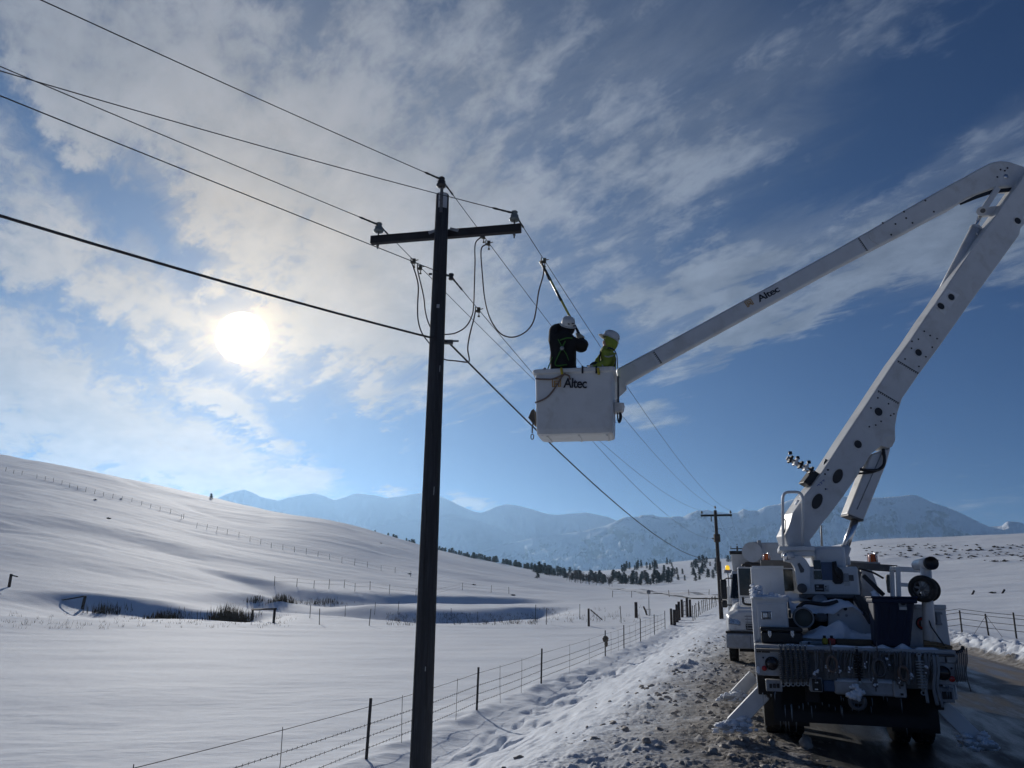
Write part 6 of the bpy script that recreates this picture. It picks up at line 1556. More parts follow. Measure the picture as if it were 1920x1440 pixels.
shifted(MB().tube(spline([TP(1788, 1222, 0.05), TP(1797, 1222, 0.05), TP(1804, 1218, 0.05), TP(1805.5, 1211, 0.05)], 5), [0.022] * 15 + [0.016], 8), b).build('hook_shank', BLACK, o)

# coiled ropes and snow lodged on the shelf edge
for (x, y, rad, nn, m, lb) in ((1560, 1244, 0.085, 5, ROPE, 'brown rope coil hung below the timber'), (1648, 1252, 0.10, 6, GRIME, 'dark cable coil hung below the navy bin'), (1694, 1262, 0.075, 4, ROPE, 'small brown rope coil left of the pale insulator')):
    c_ = TP(x, y, -0.085); o, b = on_truck('rope_coil', lb, 'rope', c_ + Vector((0, 0, rad)), 'coils hung on the tail')
    mb = MB()
    for j in range(nn):
        rr2 = rad * r_.uniform(0.85, 1.1); ph = r_.uniform(0, 6)
        mb.tube([Vector((rr2 * 0.75 * math.cos(t), -0.012 * j + 0.01 * math.sin(3 * t + ph), -rad + rr2 * 1.15 * math.sin(t))) for t in np.linspace(0, 6.283, 22)], 0.011, 6, caps=False)
    mb.build('coil', m, o)
    MB().tube([(0, 0.0, 0.02), (0, -0.02, rad + 0.12)], 0.008, 6).build('tie', GRIME, o)
for (xa, xb, hh, sd) in ((1470, 1530, 0.022, 1), (1560, 1640, 0.03, 4), (1716, 1760, 0.03, 7)):
    snow_cap('edge_snow', shelf, TP(xa, 1213, 0.05).x, TP(xb, 1213, 0.05).x, 0.01, 0.14, ZD + 0.002, hh, sd, ov=0.0, edge=0.05)
# ------------------------------------------------------------------ the oncoming service truck
T2_O = Vector((*xy_of(25.2, -0.78), 0.02))
T2_M = Matrix.Translation(T2_O) @ Matrix.Rotation(-ROAD_A, 4, 'Z'); T2_I = T2_M.inverted()
t2k = empty('service_truck', T2_O, -ROAD_A)
tag(t2k, 'white service truck facing the viewer, parked behind the bucket truck', 'truck')
def T2P(px, py, yl):
    o = T2_I @ CAM_POS; d = T2_I.to_3x3() @ ray(px, py); return o + d * ((yl - o.y) / d.y)
WT = 2.42
# local: x across from its near edge, y away from us (front face at 0)
zroof = T2P(1400, 1070, 1.5).z; zhood = T2P(1385, 1124, 1.2).z; zbump = T2P(1385, 1186, 0.0).z; zbb = T2P(1385, 1216, 0.0).z
def loftx(secs, name, mat, bevel=0.0):
    """sections (y, [(x, z)...]) joined along y"""
    mb = MB(); n = len(secs[0][1]); vs = [(x, y, z) for (y, s) in secs for (x, z) in s]
    fs = [(i * n + k, i * n + (k + 1) % n, (i + 1) * n + (k + 1) % n, (i + 1) * n + k) for i in range(len(secs) - 1) for k in range(n)]
    fs += [tuple(range(n)), tuple(reversed(range((len(secs) - 1) * n, len(secs) * n)))]
    return mb.add(vs, fs, False).build(name, mat, t2k, bevel, 3)
def sec(x0, z0, z1, zc, sh): return [(x0, z0), (WT - x0, z0), (WT - x0, z1), (WT - x0 - sh, zc), (WT / 2, zc + 0.03), (x0 + sh, zc), (x0, z1)]
zh = zhood
loftx([(0.02, sec(0.14, zbump + 0.03, zbump + 0.42, zbump + 0.62, 0.30)), (0.25, sec(0.06, zbump + 0.03, zbump + 0.52, zh - 0.28, 0.28)), (0.7, sec(0.10, zbump + 0.05, zbump + 0.55, zh - 0.10, 0.30)), (1.5, sec(0.22, zbump + 0.1, zh - 0.20, zh + 0.02, 0.24))], 'hood', WHITE, 0.07)
MB().box((0.24, 1.45, 0.9), (WT - 0.24, 3.4, zh + 0.02)).hexa([(0.16, 1.50, zh), (WT - 0.16, 1.50, zh), (WT - 0.16, 3.4, zh), (0.16, 3.4, zh)], [(0.26, 1.95, zroof), (WT - 0.26, 1.95, zroof), (WT - 0.26, 3.4, zroof), (0.26, 3.4, zroof)]).build('cab', WHITE, t2k, 0.05, 3)
MB().hexa([(0.20, 1.46, zh + 0.04), (WT - 0.20, 1.46, zh + 0.04), (WT - 0.20, 1.60, zh + 0.04), (0.20, 1.60, zh + 0.04)], [(0.30, 1.85, zroof - 0.09), (WT - 0.30, 1.85, zroof - 0.09), (WT - 0.30, 1.99, zroof - 0.09), (0.30, 1.99, zroof - 0.09)]).build('windscreen', GLASS, t2k, 0.01)
MB().box((0.225, 1.9, zh + 0.08), (0.26, 2.7, zroof - 0.12)).build('side_window', GLASS, t2k, 0.01)
bp_ = MB().box((0.03, -0.10, zbb), (WT - 0.03, 0.30, zbump - 0.03)).build('bumper', WHITE2, t2k, 0.05, 3)
MB().box((0.03, -0.04, zbump - 0.03), (WT - 0.03, 0.25, zbump + 0.035)).build('bumper_gap', BLACK, t2k)
MB().box((WT * 0.30, -0.108, zbb + 0.02), (WT * 0.305, -0.09, zbump - 0.06)).build('bumper_seam', BLACK, bp_)
g0 = T2P(1399, 1182, 0.0).x
gl = MB().hexa([(g0, 0.0, zbump + 0.08), (WT - g0, 0.0, zbump + 0.08), (WT - g0, 0.2, zbump + 0.08), (g0, 0.2, zbump + 0.08)], [(g0 - 0.06, 0.06, zbump + 0.62), (WT - g0 + 0.06, 0.06, zbump + 0.62), (WT - g0 + 0.06, 0.25, zbump + 0.62), (g0 - 0.06, 0.25, zbump + 0.62)]).build('grille', BLACK, t2k, 0.02)
for k in range(6): MB().bar((g0 - 0.01 * k + 0.02, -0.012 + 0.011 * k, zbump + 0.13 + 0.085 * k), (WT - g0 - 0.02, -0.012 + 0.011 * k, zbump + 0.13 + 0.085 * k), 0.03, 0.03).build('grille_bar', GREY, gl)
for k in range(9): MB().bar((g0 + 0.05 + k * (WT - 2 * g0 - 0.1) / 8, -0.02, zbump + 0.1), (g0 + 0.05 + k * (WT - 2 * g0 - 0.1) / 8, 0.04, zbump + 0.6), 0.012, 0.02).build('grille_bar', GREY, gl)
for s in (0, 1):
    X = lambda x: x if s == 0 else WT - x
    pts = [(X(0.13), zbump + 0.24), (X(0.46), zbump + 0.20), (X(0.50), zbump + 0.30), (X(0.40), zbump + 0.40), (X(0.17), zbump + 0.44)]
    hl = MB().prism([(x, 0.015 + 0.10 * (z - zbump - 0.2), z) for x, z in pts], (0, 0.06, 0)).build('headlight', BLACK, t2k, 0.01)
    MB().prism([((x - X(0.31)) * 0.9 + X(0.31), 0.0 + 0.10 * (z - zbump - 0.2), (z - zbump - 0.31) * 0.86 + zbump + 0.31) for x, z in pts], (0, 0.03, 0)).build('lens', pm('headlight_glass', (0.42, 0.44, 0.46), 0.1, 0.6, vscale=25, var=0.6), hl, 0.008)
    w2 = wheel(t2k, (X(0.22), 0.95, 0.50), 0.50, 0.28, axis=(-1 if s == 0 else 1, 0, 0))
    ma = MB().box((X(0.0) - 0.10, 1.62, zh + 0.0), (X(0.0) + 0.10, 1.74, zh + 0.62)).build('door_mirror', BLACK, t2k, 0.05, 3)
    MB().box((X(0.0) - 0.09, 1.60, zh - 0.26), (X(0.0) + 0.09, 1.72, zh - 0.03)).build('convex_mirror', BLACK, ma, 0.05, 3)
    MB().tube([(X(0.0), 1.68, zh + 0.60), (X(0.12), 1.68, zh + 0.66), (X(0.32), 1.72, zh + 0.66)], 0.02, 8).tube([(X(0.0), 1.68, zh - 0.10), (X(0.1), 1.7, zh - 0.18), (X(0.3), 1.72, zh - 0.18)], 0.02, 8).build('mirror_arm', BLACK, t2k)
MB().box((0.4, 0.3, 0.35), (WT - 0.4, 8.5, 0.85)).build('chassis', UNDER, t2k)
MB().box((0.05, 3.6, 0.8), (WT - 0.05, 8.4, 2.3)).build('utility_body', WHITE, t2k, 0.03)
# stowed boom end and bucket above its cab
zbk = T2P(1380, 1066, 2.6)
ap0, ap1 = T2P(1372, 1070, 2.6), T2P(1399, 1038, 2.6)
bk = MB().hexa([(ap0.x + 0.03, 2.6, ap0.z), (ap1.x + 0.35, 2.6, ap0.z), (ap1.x + 0.35, 3.4, ap0.z), (ap0.x + 0.03, 3.4, ap0.z)], [(ap0.x, 2.55, ap1.z), (ap1.x + 0.38, 2.55, ap1.z), (ap1.x + 0.38, 3.45, ap1.z), (ap0.x, 3.45, ap1.z)]).build('stowed_bucket', FIBER, t2k, 0.03)
MB().box((ap0.x - 0.04, 2.5, ap1.z - 0.02), (ap1.x + 0.42, 3.5, ap1.z + 0.09)).build('bucket_cover', BLACK, bk, 0.03)
MB().cyl(T2P(1410, 1035, 1.3), T2P(1410, 1035, 1.3) + Vector((0.1, 1.9, 0)), 0.315, n=26).build('boom_tip_drum', FIBER, t2k)
a = T2P(1397, 1054, 1.4); c = T2P(1424, 1015, 1.4)
MB().box((a.x + 0.25, 1.5, a.z), (c.x + 0.02, 2.9, c.z)).build('boom_tip_box', FIBER, t2k, 0.03)
a = T2P(1427, 1054, 1.4); c = T2P(1469, 1017, 1.4); MB().box((a.x + 0.02, 1.4, a.z - 0.05), (c.x, 2.9, c.z)).build('stowed_bucket', FIBER, t2k, 0.05, 3)
a = T2P(1423, 1056, 1.35); MB().box((a.x, 1.3, a.z), (a.x + 0.11, 1.7, a.z + 0.72)).build('boom_latch', GREY, t2k, 0.02)
MB().box((T2P(1397, 1062, 1.6).x, 1.6, zroof), (T2P(1440, 1062, 1.6).x, 2.6, T2P(1440, 1054, 1.6).z)).build('boom_cradle', UNDER, t2k, 0.02)

# lamp on a post further up the road
q = at_hd(1364, 1064, 52); gz = ground_z(q.x, q.y)
o = empty('warning_lamp', (q.x, q.y, gz)); tag(o, 'lit yellow warning lamp beyond the service truck', 'lamp')
MB().cyl((0, 0, 0), (0, 0, q.z - gz - 0.3), 0.04, n=8).build('post', GREY, o)
MB().box((-0.24, -0.1, q.z - gz - 0.34), (0.24, 0.1, q.z - gz - 0.14)).build('lamp_box', GREY, o, 0.02)
MB().lathe((0, 0, q.z - gz - 0.14), [(0.13, 0), (0.14, 0.1), (0.12, 0.22), (0.05, 0.28), (0, 0.28)], 14).build('lamp_lens', LAMPY, o)

# ------------------------------------------------------------------ fences and posts
def tpost(parent, base, h, lean=0.0, w=0.05, rz=0.0, mat=None):
    """steel T-section post with studs"""
    b = Vector(base); tp = b + Vector((lean, 0, h)); d = tp - b
    mb = MB(); mb.bar(b - d.normalized() * 0.25, tp, w, 0.012, (0, 1, 0)).bar(b - d.normalized() * 0.25 + Vector((0, w * 0.45, 0)), tp + Vector((0, w * 0.45, 0)), 0.012, w * 0.8, (0, 1, 0))
    return mb.build('post', mat or TPOST, parent)
def near_fence():
    posts = [((685, 1456), (695, 1309)), ((893.6, 1346), (896, 1251)), ((1014.7, 1289), (1016, 1216)), ((1135, 1237), (1136, 1182)), ((1170, 1219), (1170.4, 1172)), ((1201, 1201), (1201.5, 1160)), ((1227, 1187), (1227.5, 1152)), ((1247, 1178), (1247, 1145))]
    P_ = []
    for (bx, by), (tx, ty) in posts:
        # the fence runs 6.2 m to the side of the road
        d = ray(bx, by); k = d.x * CA - d.y * SA; tt = -6.2 / k
        x, y = d.x * tt, d.y * tt; z = ground_z(x, y); D = math.hypot(x, y)
        top = at_hd(tx, ty, D)
        P_.append((Vector((x, y, z)), max(0.85, min(1.35, top.z - z))))
    # and on past the picture's lower edge
    u0, _ = uv_of(P_[0][0].x, P_[0][0].y)
    for k in (1, 2):
        x, y = xy_of(u0 - 7.6 * k, -6.2); P_.insert(0, (Vector((x, y, ground_z(x, y))), 1.1))
    root = P_[2][0]
    t = empty('wire_fence', root); tag(t, 'barbed wire fence on dark steel posts along the snowy ditch', 'fence')
    tops = []
    for (b, h) in P_:
        tpost(t, b - root, h, 0.02); tops.append((b - root, h))
    for i, fr in enumerate((0.86, 0.57, 0.37, 0.18)):
        mb = MB(); pts = []
        for (a, ha), (b, hb) in zip(tops[:-1], tops[1:]):
            A = a + Vector((0, -0.02, ha * fr)); B = b + Vector((0, -0.02, hb * fr))
            pts += [A.lerp(B, j / 6) - Vector((0, 0, 0.02 * math.sin(math.pi * j / 6))) for j in range(6)]
        pts.append(B)
        mb.tube(pts, 0.0048, 5)
        ws = mb.build('wire_strand', WIRE, t)
        if i:
            mb = MB()
            for a, b in zip(pts[:60], pts[1:61]):
                for q in np.arange(0.1, (b - a).length, 0.13):
                    c = a + (b - a).normalized() * q
                    mb.bar(c + Vector((0, -0.012, -0.016)), c + Vector((0, 0.012, 0.016)), 0.006, 0.006)
            tag(mb.build('wire_barbs', WIRE, ws), kind='stuff')
    # twisted stays between the posts
    for (a, ha), (b, hb), n in zip(tops[:-1], tops[1:], (2, 2, 3, 2, 2, 2, 2, 2, 2)):
        for j in range(n):
            q = (j + 1) / (n + 1) + rng.uniform(-0.04, 0.04); c = a.lerp(b, q); h = ha + (hb - ha) * q
            z0 = ground_z(c.x + root.x, c.y + root.y) - root.z
            MB().tube([(c.x + rng.uniform(-.02, .02), c.y, z0 + 0.02), (c.x, c.y - 0.02, c.z + h * 0.45), (c.x + rng.uniform(-.01, .01), c.y - 0.02, c.z + h * 0.88)], 0.0055, 5).build('stay', WIRE, t)
    return tops[-1][0] + root, tops[-1][1], P_
FENCE_END, FENCE_H, FENCE_P = near_fence()
# rag hung over the fourth post
b, h = FENCE_P[5]
o = empty('hung_cloth', b + Vector((0, 0, h * 0.4))); tag(o, 'weathered brown cloth bundle hung over a fence post', 'cloth')
mb = MB(); r_ = random.Random(9); mb.ball((0.02, -0.05, 0.28), 0.13, 12, 9, 0.12, (1, 0.7, 1.1), r_); mb.build('bundle', CANVAS, o)
MB().ball((0.04, -0.06, 0.09), 0.10, 12, 8, 0.15, (0.8, 0.6, 1.3), r_).build('flap', CANVAS, o)

def wood_post(px, py0, py1, w, label, name='fence_post', mat=None, lean=0.0, group=None, rails=None, D=None):
    """round wooden post; base and top rows as seen"""
    b = hit(px, py0) if D is None else None
    if b is None:
        b = at_hd(px, py0, D); b.z = ground_z(b.x, b.y)
    D = math.hypot(b.x, b.y); h = at_hd(px, py1, D).z - b.z
    o = empty(name, b); tag(o, label, 'post', group)
    MB().tube([(0, 0, -0.2), (lean * h * 0.5, 0, h * 0.5), (lean * h, 0, h)], [w / 2 * 1.05, w / 2, w / 2 * 0.95], 10).build('shaft', mat or WOODF, o)
    return o, b, h, D
# gate and its row of wooden posts
GL = ['dark wooden post, nearest of the row at the gate', 'wooden post second in the row at the gate', 'wooden post third in the row at the gate', 'wooden post on the near side of the gate', 'tall wooden post on the far side of the gate', 'last wooden post beyond the gate']
gp = []
for i, (x, y0, y1) in enumerate(((1265, 1172, 1143), (1270, 1169, 1133), (1274, 1166, 1128), (1279.5, 1160, 1124), (1289, 1152.5, 1121), (1294.5, 1151, 1124))):
    d = ray(x, y0); D = 2.6 * 1480 / (y0 - 1113.5)
    gp.append(wood_post(x, y0, y1, 0.24, GL[i], D=min(D, 78), group='wooden posts at the gate'))
wood_post(1258.5, 1155, 1141, 0.20, 'short lone wooden post just before the gate row', D=66)
(_, a, ha, _), (_, c, hc_, _) = gp[3], gp[4]
o = empty('field_gate', a.lerp(c, 0.5)); tag(o, 'metal bar gate hung between the wooden posts', 'gate')
r0 = o.location
for q in (0.12, 0.36, 0.6, 0.84):
    MB().cyl(a - r0 + Vector((0, 0, ha * q)), c - r0 + Vector((0, 0, hc_ * q)), 0.025, n=8).build('bar', GREY, o)
for q in (0.06, 0.35, 0.65, 0.94):
    p = a.lerp(c, q) - r0; MB().cyl(p + Vector((0, 0, ha * 0.1)), p + Vector((0, 0, ha * 0.88)), 0.025, n=8).build('upright', GREY, o)
# stake fence beyond the gate
o = empty('stake_fence', gp[5][1]); tag(o, 'line of thin leaning stakes running on behind the gate', 'fence'); r0 = o.location.copy()
prev = None
for k in range(15):
    x = 1299 + 3.55 * k; y = 1152 - 0.45 * k; D = min(70 + 2.4 * k, 110); p = at_hd(x, y, D); p.z = ground_z(p.x, p.y); h = 1.25
    MB().tube([p - r0 - Vector((0, 0, 0.2)), p - r0 + Vector((rng.uniform(-0.2, 0.08), 0, h))], 0.035, 6).build('stake', TPOST, o)
    if prev is not None:
        for q in (0.45, 0.9): MB().tube([prev - r0 + Vector((0, 0, h * q)), p - r0 + Vector((0, 0, h * q))], 0.01, 4).build('wire_strand', WIRE, o)
    prev = p
# single posts about the field
wood_post(1104, 1175, 1141, 0.20, 'dark wooden post with a broken brace in the field')[0]
bo = hit(1104, 1175); D = math.hypot(bo.x, bo.y)
o = empty('broken_rail', hit(1128, 1161)); tag(o, 'broken rail leaning from the dark post in the field', 'rail')
MB().cyl(at_hd(1107, 1143, D) - o.location, at_hd(1129, 1162, D) - o.location, 0.05, n=8).build('rail', WOODF, o)
wood_post(1193, 1158, 1129, 0.34, 'thick pale topped wooden post standing alone in the field')
wood_post(1214, 1154, 1137, 0.2, 'short wooden post leaning over beside the thick post', lean=-0.45)
p, b, h, D = wood_post(1217.5, 1155, 1110, 0.09, 'thin pole with a small round sign in the field', name='sign_pole', mat=SIGNB)
MB().lathe((0, -0.05, h), [(0, 0.02), (0.22, 0.02), (0.22, -0.02), (0, -0.02)], 16, (0, -1, 0)).build('sign_disc', SIGNB, p)
o = empty('small_frame', hit(1218, 1154)); tag(o, 'small squared pipe frame beside the sign pole', 'frame')
for dx in (0.0, 0.42): MB().cyl((dx - 0.3, 0, -0.1), (dx - 0.3, 0, 0.62), 0.025, n=6).build('upright', SIGNB, o)
MB().cyl((-0.32, 0, 0.62), (0.14, 0, 0.62), 0.025, n=6).build('top_bar', SIGNB, o)
for (xa, ya, xb, yb, w, lb) in ((472, 1164, 513, 1168, 0.24, 'dark wooden brace frame at the edge of the reeds'),):
    A, B = hit(xa, ya), hit(xb, yb); h = 1.28
    o = empty('corner_brace', A.lerp(B, 0.5)); tag(o, lb, 'fence brace'); r0 = o.location
    for q in (A, B): MB().cyl(q - r0 - Vector((0, 0, 0.2)), q - r0 + Vector((0, 0, h)), w / 2, n=10).build('post', WOODF, o)
    MB().cyl(A - r0 + Vector((-0.1, 0, h * 0.9)), B - r0 + Vector((0.1, 0, h * 0.97)), 0.09, n=8).build('rail', WOODF, o)
A = hit(154, 1142); o = empty('brace_post', A); tag(o, 'wooden post with a long slanting rail on the left bank', 'fence brace')
D = math.hypot(A.x, A.y); MB().cyl((0, 0, -0.2), (0.12, 0, at_hd(158, 1117, D).z - A.z), 0.16, n=10).build('post', WOODF, o)
MB().cyl(at_hd(158, 1118, D) - A, at_hd(106, 1127, D + 2) - A, 0.07, n=8).build('rail', WOODF, o)
o, b, h, D = wood_post(17, 1100, 1076, 0.30, 'wooden post with a short arm at the far left of the hill foot', name='brace_post')
MB().cyl((0.05, 0, h * 0.9), (0.75, 0, h * 0.8), 0.07, n=8).build('arm', WOODF, o)
# thin field fences: each line of posts is one fence
def post_line(pts, label, h, w, wires=(0.5, 0.9), lean=0.06, dist=None):
    P_ = [hit(x, y) for x, y in pts] if dist is None else [at_hd(x, y, dist) for x, y in pts]
    if dist is not None:
        for p in P_: p.z = ground_z(p.x, p.y)
    o = empty('post_fence', P_[0]); tag(o, label, 'fence'); r0 = P_[0]
    for p in P_:
        MB().tube([p - r0 - Vector((0, 0, 0.3)), p - r0 + Vector((rng.uniform(-lean, lean) * h, 0, h * rng.uniform(0.85, 1.1)))], w / 2, 6).build('post', TPOST, o)
    for f in wires:
        MB().tube([p - r0 + Vector((0, 0, h * f)) for p in P_], 0.012, 4).build('wire_strand', WIRE, o)
Z7 = lambda L: [(x / 2.4, 840 + y / 2.4) for x, y in L]
post_line(Z7([(25, 105), (60, 115), (98, 122), (165, 137), (203, 145), (240, 153), (278, 163), (312, 178), (348, 188), (385, 197), (425, 207), (465, 217), (507, 226), (548, 234), (593, 242), (637, 258), (677, 270), (720, 283), (767, 294), (815, 320), (825, 318)]), 'upper line of fence posts climbing the left hillside', 1.7, 0.14)
post_line(Z7([(885, 357), (930, 367), (975, 377), (1022, 388), (1075, 402), (1125, 420), (1173, 433), (1220, 450), (1273, 459), (1325, 469), (1378, 479), (1430, 490), (1483, 502), (1538, 517), (1595, 528), (1653, 538), (1715, 552), (1778, 562), (1847, 579)]), 'long line of fence posts down the middle of the hillside', 1.7, 0.12)
post_line(Z7([(1235, 620), (1335, 625), (1412, 632), (1480, 634), (1548, 630), (1597, 646), (1665, 640), (1752, 655), (1872, 668), (1960, 672), (2080, 640), (2210, 650), (2290, 655)]), 'fence posts along the shaded creek terrace', 1.6, 0.10)
post_line([(x, y) for x, y in ((581, 1159), (599, 1171), (647, 1156), (692, 1173), (702, 1152), (746, 1148), (846, 1160), (896, 1167), (1004, 1165), (1024, 1172), (1087, 1162), (1165, 1169))], 'thin stakes scattered along the weedy strip', 1.5, 0.07, wires=())
post_line([(1148, 1120), (1184, 1120), (1255, 1119), (1292, 1118), (1329, 1117)], 'far fence posts across the valley floor', 1.5, 0.14, lean=0.12)
post_line([(1755, 1164), (1802, 1172), (1852, 1178), (1904, 1185), (1962, 1193)], 'wire fence on dark posts beyond the road by the plough bank', 1.1, 0.075, wires=(0.3, 0.55, 0.8, 0.95), lean=0.03, dist=44)
wb_ = at_hd(1852, 1178, 44); wb_.z = ground_z(wb_.x, wb_.y)
for (x, s, lb) in ((1826, 0.4, 'slanting brace wire on the side of the right fence toward the truck'), (1877, 0.4, 'slanting brace wire on the side of the right fence away from the truck')):
    q = at_hd(x, 1178, 44); q.z = ground_z(q.x, q.y); o = empty('brace_wire', q); tag(o, lb, 'wire'); MB().cyl((0, 0, 0), wb_ - q + Vector((0, 0, 0.9)), 0.010, n=6).build('strand', WIRE, o)
for (x, y0, y1, dx, lb) in ((1820, 1115, 1107, 7, 'leaning black stake on the right slope nearest the truck'), (1876, 1113, 1105, 8, 'leaning black stake beside the small bush on the right slope')):
    A = hit(x, y0); D = math.hypot(A.x, A.y); o = empty('leaning_stake', A); tag(o, lb, 'stake')
    MB().cyl((0, 0, -0.2), at_hd(x + dx, y1, D) - A, 0.09, n=8).build('shaft', TPOST, o)

# ------------------------------------------------------------------ reeds, weeds, brush and trees
def reed_clump(px0, px1, py, hgt, n, label, grp, depth=2.5):
    A, B = hit(px0, py), hit(px1, py)
    o = empty('reed_clump', A.lerp(B, 0.5)); tag(o, label, 'reeds', grp); r0 = o.location
    mb = MB(); r_ = random.Random(int(px0 + py))
    for k in range(n):
        q = min(max(0.5 + r_.gauss(0, 0.24), -0.15), 1.15); p = A.lerp(B, q) + Vector((0, r_.gauss(0, depth * 0.35), 0)); z = ground_z(p.x, p.y)
        h = hgt * r_.uniform(0.2, 1.1) * (0.55 + 0.45 * math.sin(math.pi * min(max(q, 0.02), 0.98)) + 0.25 * float(pnoise(q * 6, px0)))
        a = Vector((p.x, p.y, z - 0.05)) - r0; b = a + Vector((r_.gauss(0, 0.13) * h, r_.gauss(0, 0.1) * h, h)); w = r_.uniform(0.015, 0.035)
        m = a.lerp(b, 0.55) + Vector((0, 0, 0.05 * h))
        mb.add([a + Vector((-w, 0, 0)), a + Vector((w, 0, 0)), m + Vector((w * 0.8, 0.01, 0)), m - Vector((w * 0.8, 0, 0)), b], [(0, 1, 2, 3), (3, 2, 4)])
    tag(mb.build('blades', REED, o), kind='stuff')
reed_clump(268, 345, 1160, 1.1, 320, 'dark clump of dry reeds, smaller and left of the wooden brace', 'reed clumps by the creek')
reed_clump(388, 474, 1163, 1.9, 560, 'tallest dark reed clump touching the wooden brace frame', 'reed clumps by the creek')
reed_clump(160, 235, 1148, 1.3, 160, 'sparse reeds under the slanting rail', 'reed clumps by the creek')
reed_clump(500, 560, 1132, 1.4, 280, 'reed clump behind the brace frame below the terrace', 'reed clumps by the creek')
reed_clump(560, 650, 1132, 1.0, 160, 'thin weeds trailing away from the reeds below the terrace', 'reed clumps by the creek')
reed_clump(460, 500, 1128, 1.2, 90, 'small reed tuft at the near end of the terrace shadow', 'reed clumps by the creek')
def weed_strip(name, x0, x1, ya, yb, n, h, label):
    r_ = random.Random(int(x0)); mb = MB()
    o0 = hit((x0 + x1) / 2, (ya + yb) / 2)
    for k in range(n):
        p = hit(r_.uniform(x0, x1), r_.uniform(ya, yb)) - o0
        for j in range(r_.randint(2, 6)):
            hh = h * r_.uniform(0.3, 1); w = 0.012
            a = p + Vector((r_.gauss(0, 0.15), r_.gauss(0, 0.15), -0.03)); b = a + Vector((r_.gauss(0, 0.3) * hh, r_.gauss(0, 0.2) * hh, hh))
            mb.add([a - Vector((w, 0, 0)), a + Vector((w, 0, 0)), b], [(0, 1, 2)])
    o = mb.build(name, REED); o.location = o0; tag(o, label, kind='stuff')
weed_strip('dry_weeds', 725, 1010, 1152, 1172, 330, 0.6, 'dry weeds poking through snow behind the pole')
weed_strip('dry_weeds', 0, 560, 1150, 1178, 150, 0.4, 'dry stubble along the near edge of the creek')
weed_strip('dry_weeds', 980, 1200, 1140, 1168, 90, 0.6, 'sparse stalks in the field near the posts')

def shrub_mesh(seed, n=26):
    r_ = random.Random(seed); mb = MB()
    for k in range(n):
        a = r_.uniform(0, 6.28); q = r_.uniform(0.15, 1); d = Vector((math.cos(a), math.sin(a), 0))
        b = d * q * 0.9 + Vector((0, 0, r_.uniform(0.3, 0.75) * (1.15 - q * 0.7))); w = r_.uniform(0.10, 0.2); s = d.cross(Vector((0, 0, 1))) * w
        mb.add([d * 0.1 - s * 0.4, d * 0.1 + s * 0.4, b + s, b + Vector((0, 0, w)), b - s], [(0, 1, 2, 3, 4)])
    return mb
shr = [shrub_mesh(k).mesh('sagebrush') for k in range(4)]
for m in shr: m.materials.append(SAGE)
r_ = random.Random(17); cnt = 0
def shrub(px, py, s, label, grp):
    p = hit(px, py); o = bpy.data.objects.new('sagebrush', shr[r_.randint(0, 3)]); COL.objects.link(o)
    o.location = p; o.scale = (s * r_.uniform(0.8, 1.9), s, s * r_.uniform(0.5, 0.9)); o.rotation_euler = (0, 0, r_.uniform(0, 6)); tag(o, label, 'shrub', grp)
for k in range(150):
    x = 1610 + 315 * r_.random() ** 0.8; y = 1021 + 40 * r_.betavariate(1.2, 1.7) * (0.6 + 0.4 * (x - 1600) / 320)
    shrub(x, y, r_.uniform(0.22, 0.55), 'small dark sagebrush dotting the snowy slope beyond the road', 'sagebrush on the far slope')
shrub(1862, 1113, 0.35, 'pale bush beside the leaning stake on the right slope', 'bushes')
for (x, y, lb) in ((227, 936, 'lone dark bush by the hillside fence'), (178, 938, 'tiny bush above the gully on the hillside'), (203, 973, 'tiny twin bush mid hillside'), (714, 1019, 'small bush high on the hill behind the pole')):
    shrub(x, y, 0.8, lb, 'bushes on the left hill')
for (x, y, lb) in ((768, 1077, 'dark stump by the hillside fence end'), (888, 1097, 'dark rock on the slope beyond the pole'), (962, 1117, 'dark rock low on the bank beyond the pole'), (1010, 1070, 'brush at the foot of the hill by the tree')):
    shrub(x, y, 0.7, lb, 'bushes on the left hill')

